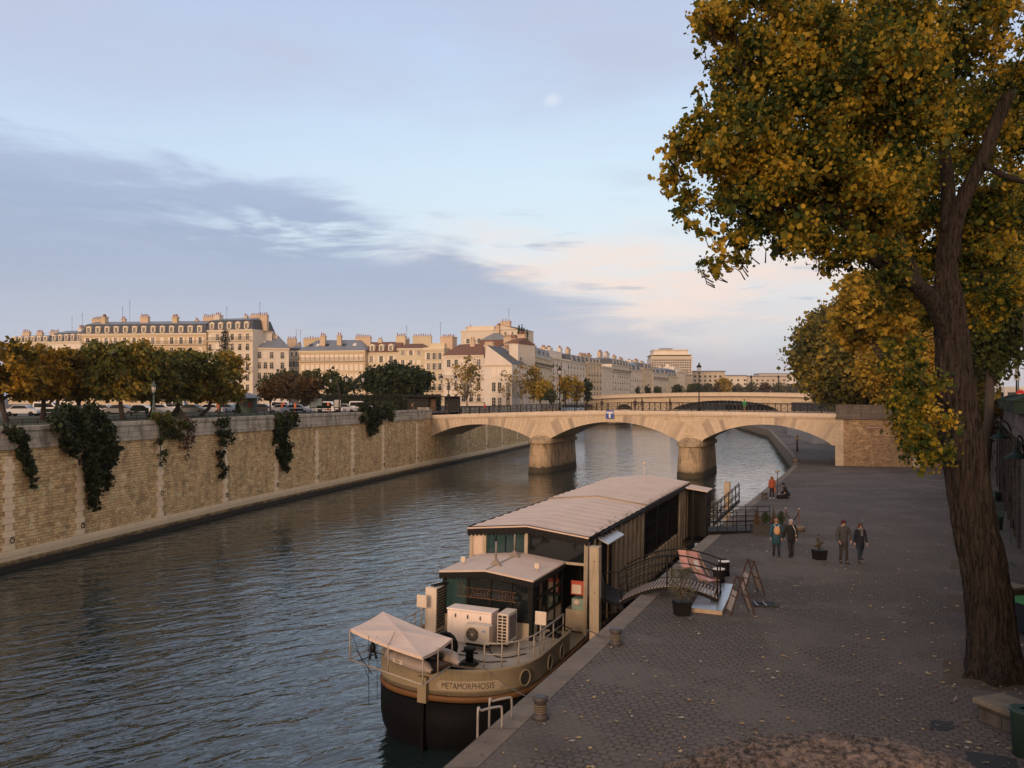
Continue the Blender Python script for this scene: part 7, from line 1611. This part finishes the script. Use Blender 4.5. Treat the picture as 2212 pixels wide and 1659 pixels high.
for x in (0, 4.4): mb = MB(); mb.tube([(x, -1.22, .45), (x, -1.0, .45)], .45, 14); mb.build('wheel', M_IRON, t)
# ---- cars
def car_proto(kind):
    t = thing('parked_'+kind, '', 'car' if kind == 'car' else 'van', (0, 0, -50), 0, 'vehicles parked on the left bank')
    if kind == 'car': L, H, prof = 4.2, 1.48, [(-2.1, .35), (-2.12, .8), (-1.95, .93), (-1.45, 1.02), (-.95, 1.42), (-.4, 1.48), (.55, 1.46), (1.05, 1.1), (1.35, .98), (1.95, .85), (2.1, .6), (2.08, .35)]; win = [(-1.32, 1.0), (-.9, 1.36), (-.4, 1.42), (.5, 1.4), (1.0, 1.02)]
    else: L, H, prof = 4.4, 1.85, [(-2.2, .35), (-2.22, 1.0), (-2.15, 1.75), (-1.9, 1.85), (.35, 1.85), (1.0, 1.2), (1.3, 1.08), (2.0, .92), (2.18, .6), (2.15, .35)]; win = [(-2.0, 1.12), (-1.95, 1.68), (.25, 1.7), (.85, 1.15)]
    mb = MB(); mb.prism(prof, -.82, .82); mb.build('body', M_CARP, t, bevel=.06); mb = MB(); mb.prism(win, -.825-.004, .829); mb.build('side_windows', M_PANE, t)
    mb = MB(); q = (prof[7], prof[6]) if kind == 'car' else (prof[5], prof[4]); a, b = q; mb.add([(a[0]+.02, -.7, a[1]+.03), (a[0]+.02, .7, a[1]+.03), (b[0]+.03, .65, b[1]-.04), (b[0]+.03, -.65, b[1]-.04)], [(0, 1, 2, 3)]); mb.build('windscreen', M_PANE, t)
    for x in (-1.35, 1.3):
        for y in (-.84, .66): mb = MB(); mb.tube([(x, y, .32), (x, y+.18, .32)], .32, 14); mb.build('wheel', M_IRON, t)
    for y in (-.6, .6): mb = MB(); mb.ball((2.05, y, .72), .08, .16, .1, 8); mb.build('headlight', M_WHITE, t); mb = MB(); mb.box(-2.15, -2.1, y-.12, y+.12, .7, .95); mb.build('tail_light', M_TAIL, t)
    return t
M_CARP = pm('car_paint_white', (.62, .60, .58), .3, nz=.05, bump=0, spec=.6); M_TAIL = pm('tail_red', (.5, .02, .01), .3, nz=0)
CC = {n_: pm('car_paint_'+n_, c, .3, nz=.05, bump=0, spec=.6) for n_, c in (('silver', (.36, .37, .39)), ('dark', (.03, .035, .045)), ('blue', (.12, .17, .26)), ('white', (.62, .60, .58)), ('black', (.012, .012, .014)))}
CC['white'] = M_CARP
pc, pv = car_proto('car'), car_proto('van')
CARS = [('car', 300, 891, 120, 'white', .1, 'white car between the clipped tree trunks, most visible of the row'), ('car', 226, 890, 118, 'silver', 0, 'silver car left of the most visible white car'), ('car', 262, 893, 116, 'dark', .05, 'dark car parked behind the third trunk'), ('van', 112, 888, 116, 'white', 0, 'white van behind the golden clipped trees'),
        ('car', 50, 888, 112, 'silver', .1, 'pale car at the far left behind two trunks'), ('car', 345, 892, 124, 'silver', .2, 'silver hatchback just right of the green lamp post'), ('van', 392, 890, 126, 'white', 0, 'white van right of the green lamp post'), ('car', 415, 893, 122, 'dark', 0, 'dark car in front of the white van'),
        ('car', 452, 893, 126, 'white', .1, 'small white car near the person in orange by the kiosk'), ('car', 492, 893, 128, 'blue', -.1, 'blue-grey car left of the green kiosk'), ('car', 512, 891, 132, 'silver', .1, 'silver car touching the left side of the kiosk'), ('car', 566, 890, 130, 'dark', .1, 'dark car with a red tail light right of the kiosk'),
        ('van', 617, 890, 136, 'white', .05, 'white van with an orange stripe, left of two'), ('car', 612, 894, 126, 'silver', .1, 'silver hatchback in front of the striped van'), ('car', 640, 895, 124, 'blue', .1, 'blue car in front of the striped van'), ('van', 683, 893, 132, 'white', 3.1, 'white panel van behind the map board'),
        ('van', 712, 893, 131, 'white', 0, 'white van with a red stripe right of the map board'), ('car', 742, 894, 132, 'silver', .1, 'grey hatchback at the right end of the parked row'), ('van', 785, 893, 138, 'white', 0, 'white van behind the dark ivy ball near the bridge')]
for i, (k, px, py, Y, c, a, lab) in enumerate(CARS):
    src = pc if k == 'car' else pv; x = (px-CX)/F*Y; o = dup(src, (x, Y, 8.6), a+math.pi*(random.random() < .3), lab, None, {M_CARP: CC[c]})
    if 'stripe' in lab: mb = MB(); mb.box(-.2, .1, -.845, -.835, .4, 1.7); mb.build('side_stripe', pm('stripe_orange', (.5, .12, .04), .5), o)
for r in (pc, pv):
    for ch in [x for x in bpy.data.objects if x.parent == r]: bpy.data.objects.remove(ch)
    bpy.data.objects.remove(r)
# ---- kiosk, boards, hedge, pavilion, fence
t = thing('kiosk', 'small dark green kiosk with a grey hipped roof on the left bank', 'kiosk', (at(535, 890, 108).x, 108, 8.9)); mb = MB(); mb.box(-.95, .95, -.8, .8, 0, 2.1); mb.build('booth', pm('kiosk_green', (.015, .045, .03), .5, nz=.3), t)
mb = MB(); mb.hexa([(-1.5, -1.3, 2.1), (1.4, -1.3, 2.1), (1.4, 1.3, 2.1), (-1.5, 1.3, 2.1)], [(-.25, -.2, 2.75), (.25, -.2, 2.75), (.25, .2, 2.75), (-.25, .2, 2.75)]); mb.build('roof', M_ZINC, t); mb = MB(); mb.box(.25, .8, -.83, -.8, .9, 1.7); mb.build('shutter', pm('kiosk_red', (.09, .02, .015), .6), t); mb = MB(); mb.box(-.6, -.2, -.83, -.8, 1.2, 1.7); mb.build('window', M_PANE, t)
t = thing('black_hedge', 'long black-green hedge behind iron railings right of the parked vans', 'hedge', (at(800, 880, 158).x, 158, 8.6)); x0, x1 = at(648, 0, 158).x-t.location.x, at(950, 0, 158).x-t.location.x
mb = MB(); mb.box(x0, x1, 0, 3, 0, 2.9); mb.build('hedge_core', pm('hedge_dark', (.008, .011, .007), .95, nz=.5), t)
leaf_cloud('hedge_leaves', [(Vector((t.location.x+x0+(x1-x0)*k/60, 158, 8.6+z)), (.5, .3, .45)) for k in range(61) for z in (.6, 1.4, 2.2, 2.75)], M_DGR, t, .22, 55)
mb = MB(); x = x0
while x < x1: mb.box(x, x+.03, -.9, -.87, 0, 2.9); x += .32
mb.box(x0, x1, -.91, -.86, 2.7, 2.76); mb.build('iron_railing', M_IRON, t)
t = thing('dark_pavilion', 'low black flat-roofed pavilion at the left end of the bridge', 'pavilion', (at(930, 880, 150).x, 150, 8.6)); k_ = 150/F
mb = MB(); mb.hexa([(-62*k_, -1.2, 2.55), (80*k_, -1.2, 2.5), (80*k_, 4, 2.5), (-62*k_, 4, 2.55)], [(-62*k_, -1.2, 2.85), (80*k_, -1.2, 2.62), (80*k_, 4, 2.62), (-62*k_, 4, 2.85)]); mb.build('flat_roof', M_BLK, t)
mb = MB(); mb.box(-50*k_, -5*k_, 0, 3, 0, 2.6); mb.build('dark_room', M_DARK, t); mb = MB(); mb.box(30*k_, 62*k_, 0, 3, 0, 2.6); mb.build('dark_booth', M_DARK, t); mb = MB(); mb.box(-5*k_, 10*k_, 1, 3, 0, 2.6); mb.build('brown_wall', pm('brown_wall', (.10, .055, .03), .8), t)
for lab, px, Y, w, h, c in (('framed city map board between the two white vans', 683, 112, .75, 1.3, (.30, .36, .36)), ('narrow white notice board right of the map board', 729, 112, .42, 1.1, (.52, .50, .46))):
    t = thing('information_board', lab, 'board', (at(px, 0, Y).x, Y, 8.9)); mb = MB(); mb.box(-w-.1, w+.1, -.04, .04, .75, .85+h); mb.build('board_frame', M_BG, t); mb = MB(); mb.box(-w, w, -.05, -.041, .85, .75+h); mb.build('board_sheet', pm('board_'+str(px), c, .6, nz=.3, scale=3), t)
    mb = MB(); mb.box(-w, -w+.08, -.04, .04, 0, .8); mb.box(w-.08, w, -.04, .04, 0, .8); mb.build('board_posts', M_BG, t)
fn = thing('low_fence', 'low wire garden fence behind the river wall coping', 'fence', (-30, 100, 8.9)); mb = MB()
for k in range(46): Y = 60+k*1.4; x = wl(Y)-4.5; mb.tube([(x, Y, 9.0), (x, Y, 9.55)], .03, 4)
mb.tube([(wl(60+k*7)-4.5, 60+k*7, 9.5) for k in range(10)], .02, 4); mb.tube([(wl(60+k*7)-4.5, 60+k*7, 9.25) for k in range(10)], .02, 4); mb.build('wire_panels', M_IRON, fn, True)
for lab, px, Y in (('park bench under the golden clipped trees', 108, 82), ('dark park bench between the clipped trunks near the street lamp', 300, 88), ('park bench in front of the reddish trees', 640, 112), ('park bench with a wooden seat near the map board', 700, 110)):
    t = thing('park_bench', lab, 'bench', (at(px, 0, Y).x, Y, 9.1 if Y < 112 else 8.7), .2, 'park benches on the left bank'); mb = MB(); mb.box(-.9, .9, -.25, .25, .42, .47); mb.build('seat', M_BG, t); mb = MB(); mb.box(-.9, .9, .22, .27, .55, .9); mb.build('backrest', M_BG, t)
    for x in (-.75, .75): mb = MB(); mb.box(x-.04, x+.04, -.22, .24, 0, .42); mb.build('leg', M_IRON, t)
for lab, px, Y in (('conical clipped bush right of the green street lamp', 386, 88), ('conical clipped bush left of the kiosk', 513, 104)):
    b = Vector((at(px, 0, Y).x, Y, 9.05)); t = thing('topiary_cone', lab, 'bush', b, 0, 'clipped cones'); leaf_cloud('foliage', [(b+Vector((0, 0, .2+z*1.5)), (.5*(1-z)+.06,)*2+(.18,)) for z in [k/9 for k in range(10)]], M_DGR, t, .1, 600); mb = MB(); mb.tube([(0, 0, 0), (0, 0, 1.2)], .05, 5); mb.build('stem', M_BARK2, t)
# ================================================================== people
def person(label, loc, H, face, top=None, legsc=None, hair=(.02, .012, .008), hairlen=0, coat=.62, sl=.12, sr=-.12, al=(.05, 0), ar=(.05, 0), hat=None, scarf=None, bulk=1., shoes=(.02, .02, .02), skin=(.42, .25, .17), crouch=False, extra=None, fwd=0, tiny=False, hemw=1.0):
    """face: heading of the front in degrees (0 = +y, 180 = towards the camera)"""
    t = thing('person', label, 'person', loc, R_(-face)); k = H/1.72; S = lambda *p: Vector(p)*k
    zp = .92; lean = 0
    if crouch: zp = .32; lean = .34
    pel = Vector((0, 0, zp)); ch = Vector((0, lean*.75+fwd*.15, zp+.42)); nk = Vector((0, lean*1.05+fwd*.2, zp+.58)); hd = nk+Vector((0, .03+fwd*.05, .13))
    J = {'pel': (pel, .12), 'wst': (pel.lerp(ch, .45), .11), 'ch': (ch, .13), 'nk': (nk, .05), 'hd': (hd, .088), 'top': (hd+Vector((0, 0, .085)), .072)}
    Ed = [('pel', 'wst'), ('wst', 'ch'), ('ch', 'nk'), ('nk', 'hd'), ('hd', 'top')]
    J['nose'] = (hd+Vector((0, .105, -.01)), .014); Ed.append(('hd', 'nose'))
    arms = {}
    for s, sw, (bend, out) in ((-1, sl, al), (1, sr, ar)):
        n_ = 'L' if s < 0 else 'R'
        sh = ch+Vector((s*.17, 0, .07)); el_ = sh+Vector((s*(.05+out*.6), -sw*.35+bend*.1, -.28)); wr = el_+Vector((s*(.01+out*.3)-s*bend*.12, .03-sw*.3+bend*.22, -.25+bend*.1))
        pm_ = wr+(wr-el_).normalized()*.06
        arms[s] = (sh, el_, wr)
        J['s'+n_] = (sh, .062); J['e'+n_] = (el_, .042); J['w'+n_] = (wr, .03); J['p'+n_] = (pm_, .034)
        Ed += [('ch', 's'+n_), ('s'+n_, 'e'+n_), ('e'+n_, 'w'+n_), ('w'+n_, 'p'+n_)]
        if not tiny:
            dd = (wr-el_).normalized(); sd_ = Vector((0, 1, 0)); sd_ = (sd_-dd*sd_.dot(dd)).normalized()
            for q in range(4): 
                b_ = pm_+dd*.03+sd_*(q-1.5)*.02; tip = b_+dd*(.06, .075, .07, .055)[q]+Vector((-s*.012, 0, 0)); J['f%s%d' % (n_, q)] = (b_, .0095); J['g%s%d' % (n_, q)] = (tip, .008); Ed += [('p'+n_, 'f%s%d' % (n_, q)), ('f%s%d' % (n_, q), 'g%s%d' % (n_, q))]
            th_ = pm_+sd_*.045+dd*.02; J['t'+n_] = (th_, .011); Ed.append(('p'+n_, 't'+n_))
    legs = {}
    for s, sw in ((-1, sl), (1, sr)):
        n_ = 'L' if s < 0 else 'R'; hp = pel+Vector((s*.085, 0, -.02))
        if crouch: kn = Vector((s*.16, .36, .46)); an = Vector((s*.13, .05, .09)); toe = Vector((s*.15, .22, .035))
        else: kn = Vector((s*.095, sw*.5+.02, .50)); an = Vector((s*.1, sw*.9 if sw > 0 else sw*1.25, .09+(.09 if sw < -.1 else 0))); toe = an+Vector((s*.02, .14, -.05))
        legs[s] = (hp, kn, an, toe); J['h'+n_] = (hp, .085); J['k'+n_] = (kn, .055); J['a'+n_] = (an, .04); J['o'+n_] = (toe, .035)
        Ed += [('pel', 'h'+n_), ('h'+n_, 'k'+n_), ('k'+n_, 'a'+n_), ('a'+n_, 'o'+n_)]
    names = list(J); me = bpy.data.meshes.new('sk'); me.from_pydata([tuple(J[q][0]*k) for q in names], [(names.index(a), names.index(b)) for a, b in Ed], [])
    o = bpy.data.objects.new('sk', me); COL.objects.link(o); sm_ = o.modifiers.new('s', 'SKIN'); sm_.use_smooth_shade = True
    for i, q in enumerate(names): me.skin_vertices[0].data[i].radius = (J[q][1]*k,)*2; me.skin_vertices[0].data[i].use_root = (q == 'pel')
    o.modifiers.new('u', 'SUBSURF').levels = 1 if not tiny else 0
    dgp = bpy.context.evaluated_depsgraph_get(); nm = bpy.data.meshes.new_from_object(o.evaluated_get(dgp)); bpy.data.objects.remove(o)
    nm.materials.clear(); nm.materials.append(pm('skin', skin, .6, nz=.05, bump=0)); b = bpy.data.objects.new('body', nm); COL.objects.link(b); b.parent = t
    cm_ = lambda c, n_='cloth': pm('%s_%.3f_%.3f_%.3f' % (n_, *c), c, .9, nz=.25, scale=8, bump=.4, bs=14)
    def oval(c, rx, ry, n=14): return [(c.x+rx*math.cos(2*math.pi*i/n), c.y+ry*math.sin(2*math.pi*i/n), c.z) for i in range(n)]
    sc_ = lambda P: [(x*k, y*k, z*k) for x, y, z in P]
    hem = pel.z+.92-.92 if crouch else coat
    if top is not None:
        mb = MB(); B = bulk; seq = [(Vector((0, lean*-.1, min(hem, pel.z-.05))), .17*B*hemw, .135*B*hemw), (pel+Vector((0, 0, .02)), .17*B, .14*B), (pel.lerp(ch, .5), .155*B, .125*B), (ch, .19*B, .135*B), (ch+Vector((0, 0, .08)), .185*B, .12*B), (ch.lerp(nk, .85), .10*B, .09*B), (nk+Vector((0, 0, .03)), .07, .07)]
        mb.loft([sc_(oval(c, rx, ry)) for c, rx, ry in seq])
        for s in (-1, 1):
            sh, el_, wr = arms[s]; mb.tube([q*k for q in smooth([sh-Vector((s*.04, 0, -.01)), sh, el_, wr], 3)], rint([.075*k*B, .078*k*B, .06*k*B, .048*k*B], 3), 10)
        mb.build('coat', cm_(top), t)
    if legsc is not None:
        mb = MB(); mb.loft([sc_(oval(c, rx, ry)) for c, rx, ry in ((pel+Vector((0, 0, -.14)), .12, .10), (pel, .155, .12), (pel+Vector((0, 0, .1)), .14, .11))])
        for s in (-1, 1): hp, kn, an, toe = legs[s]; mb.tube([q*k for q in (hp, hp.lerp(kn, .5), kn, kn.lerp(an, .5), an+Vector((0, 0, -.02)))], [.098*k, .085*k, .068*k, .06*k, .056*k], 10)
        mb.build('trousers', cm_(legsc), t)
    for s in (-1, 1):
        an, toe = legs[s][2:]; mb = MB(); mb.tube([q*k for q in (an+Vector((0, -.07, -.05)), an+Vector((0, 0, -.04)), toe, toe+Vector((0, .06, -.005)))], [.035*k, .05*k, .046*k, .025*k], 8); mb.build('shoe', cm_(shoes, 'shoe'), t)
    hc = cm_(hair, 'hair'); mb = MB(); c = (hd+Vector((0, -.02, .04)))*k; mb.ball(c, .105*k, .112*k, .108*k, 12)
    if hairlen: 
        mb.loft([sc_(oval(hd+Vector((0, -.04, .02)), .115, .09)), sc_(oval(hd+Vector((0, -.05, -.10)), .155, .085)), sc_(oval(hd+Vector((0, -.07, -.12-hairlen)), .125, .06)), sc_(oval(hd+Vector((0, -.10, -.2-hairlen)), .03, .02))])
    mb.build('hair', hc, t)
    if not tiny and not crouch:
        mb = MB()
        for s in (-1, 1): mb.ball((hd+Vector((s*.034, .082, .012)))*k, .013*k, .008*k, .009*k, 6)
        mb.build('eyes', M_IRON, t); mb = MB(); mb.ball((hd+Vector((0, .085, -.045)))*k, .024*k, .008*k, .008*k, 6); mb.build('mouth', pm('lips', (.25, .08, .06), .6), t)
    if hat: mb = MB(); mb.ball((hd+Vector((0, -.015, .055)))*k, .112*k, .118*k, .10*k, 12); mb.build('cap', cm_(hat, 'cap'), t)
    if scarf: 
        mb = MB(); mb.tube([((nk+Vector((.115*math.cos(a), .02+.105*math.sin(a), .0+.01*math.sin(3*a))))*k) for a in [i*math.pi/7 for i in range(15)]], .052*k, 8, cap=False); mb.hexa(*[sc_([(x, y+nk.y, z+nk.z) for x, y, z in q]) for q in ([(-.07, .12, -.3), (.03, .12, -.3), (.03, .15, -.3), (-.07, .15, -.3)], [(-.06, .1, 0), (.05, .1, 0), (.05, .14, 0), (-.06, .14, 0)])]); mb.build('scarf', cm_(scarf, 'scarf'), t)
    if extra: extra(t, k, pel, ch, arms)
    return t
def bag(col, nm='backpack'):
    def f(t, k, pel, ch, arms):
        mb = MB(); c = (ch+Vector((0, -.2, -.12)))*k; mb.ball(c, .15*k, .09*k, .22*k, 12); mb.build(nm, pm('bag_tan', col, .8, nz=.2), t); mb = MB()
        for s in (-1, 1): mb.tube([c+Vector((s*.06, 0, .18))*k, (ch+Vector((s*.1, -.13, .12)))*k, (ch+Vector((s*.11, .02, .14)))*k], .014*k, 5)
        mb.build('straps', M_WHITE, t)
    return f
def strapbag(t, k, pel, ch, arms):
    mb = MB(); mb.tube([(ch+Vector((.02, -.13, .15)))*k, (ch+Vector((.12, -.15, -.05)))*k, (pel+Vector((.22, -.06, .12)))*k], .013*k, 5); mb.build('strap', M_WHITE, t); mb = MB(); mb.ball((pel+Vector((.24, -.03, .08)))*k, .06*k, .04*k, .05*k, 8); mb.build('pale_purse', M_ACW, t)
def carry(t, k, pel, ch, arms):
    w = arms[1][2]; mb = MB(); c = (w+Vector((.02, 0, -.24)))*k; mb.ball(c, .09*k, .05*k, .17*k, 10); mb.build('orange_carrier_bag', pm('bag_orange', (.38, .10, .05), .7), t)
person('person in a teal coat with a tan backpack walking away', onq(1677, 1201), 1.66, 8, (.016, .06, .085), (.012, .011, .013), (.20, .12, .07), .0, .55, .1, -.1, (.05, .05), (.02, .18), extra=bag((.45, .24, .12)), bulk=1.1, hemw=1.12)
person('person in a black jacket with pale hair and shoulder strap walking away', onq(1709, 1203), 1.66, -6, (.008, .008, .009), (.013, .013, .017), (.30, .26, .22), .0, .70, -.1, .1, (.02, .18), (.1, .05), extra=strapbag, bulk=1.05)
person('person in a grey hooded jacket with a maroon cap, hands in pockets', onq(1822, 1216), 1.82, 184, (.045, .043, .045), (.028, .022, .022), (.05, .015, .015), .0, .72, .12, -.06, (.6, .10), (.6, .10), hat=(.055, .012, .014), bulk=1.1)
person('person with long curly brown hair, grey scarf and navy coat', onq(1858, 1214), 1.66, 176, (.010, .012, .020), (.016, .026, .045), (.06, .028, .018), .22, .60, -.14, .12, (.05, .02), (.05, .02), scarf=(.12, .11, .11), bulk=1.06)
person('person in an orange jacket with long red hair seen from behind', onq(1667.5, 1077), 1.68, 5, (.30, .07, .03), (.012, .012, .013), (.22, .075, .03), .2, .82, .03, -.03, shoes=(.5, .48, .46), extra=carry)
person('person in black crouching beside the light stand', onq(1703, 1077), 1.75, -60, (.010, .010, .012), (.010, .010, .012), (.012, .01, .01), 0, crouch=True, al=(.9, 0), ar=(.9, 0), hat=(.01, .01, .012), bulk=1.12)
def onb(px, t_=9): 
    u = (px-CX)/F; A_ = BA+BN*t_; s = (A_.y*u-A_.x)/(BE.x-BE.y*u); return bp(s, t_, deckz(s)-.08)
for i, (px, lab, c, l, h, f, kw) in enumerate(((966, 'person in dark clothes standing at the left end of the bridge', (.02, .02, .03), (.03, .035, .05), 1.7, 90, {}), (1047, 'person in a red top striding along the bridge', (.45, .03, .04), (.02, .03, .06), 1.72, 90, {'sl': .3, 'sr': -.3}),
    (1300, 'person in a long black coat on the bridge, left of the blue sign', (.01, .01, .012), (.01, .01, .012), 1.75, 60, {}), (1372, 'person leaning on the bridge rail, nearest the blue sign', (.015, .012, .014), (.02, .02, .03), 1.7, 200, {}), (1387, 'person on the bridge turned to the one nearest the sign', (.025, .02, .022), (.05, .05, .07), 1.72, 250, {}),
    (1447, 'person in black alone on the middle of the bridge', (.01, .01, .011), (.012, .012, .014), 1.78, 90, {}), (1608, 'person in a green top walking over the right arch', (.01, .25, .09), (.22, .15, .10), 1.72, 20, {'sl': .15, 'sr': -.15}))):
    person(lab, onb(px, 1.2), h, f, c, l, tiny=True, coat=.75, **kw)
person('person with a red bag walking behind the river wall near the bridge', (at(893, 0, 140).x, 140, 8.55), 1.75, 90, (.03, .02, .02), (.02, .02, .03), tiny=True, extra=lambda t, k, pel, ch, arms: bag((.5, .02, .03))(t, k, pel, ch, arms))
person('person in an orange jacket near the green kiosk', (at(472, 0, 104).x, 104, 9.0), 1.7, 0, (.45, .13, .04), (.02, .02, .02), tiny=True)
# ================================================================== air
mb = MB(); mb.box(-2600, 2600, -80, 2500, -2, 72)
m = bpy.data.materials.new('haze_air'); m.use_nodes = True; g = G(m.node_tree); o_ = g.n('ShaderNodeOutputMaterial')
pv_ = g.n('ShaderNodeVolumePrincipled', None, Color=(.80, .74, .76, 1), Density=.00011, Anisotropy=.25); g.nt.links.new(pv_.outputs[0], o_.inputs['Volume'])
hz_o = mb.build('haze', m); hz_o['kind'] = 'stuff'; hz_o['label'] = 'thin pale evening haze over the river'; hz_o['category'] = 'haze'
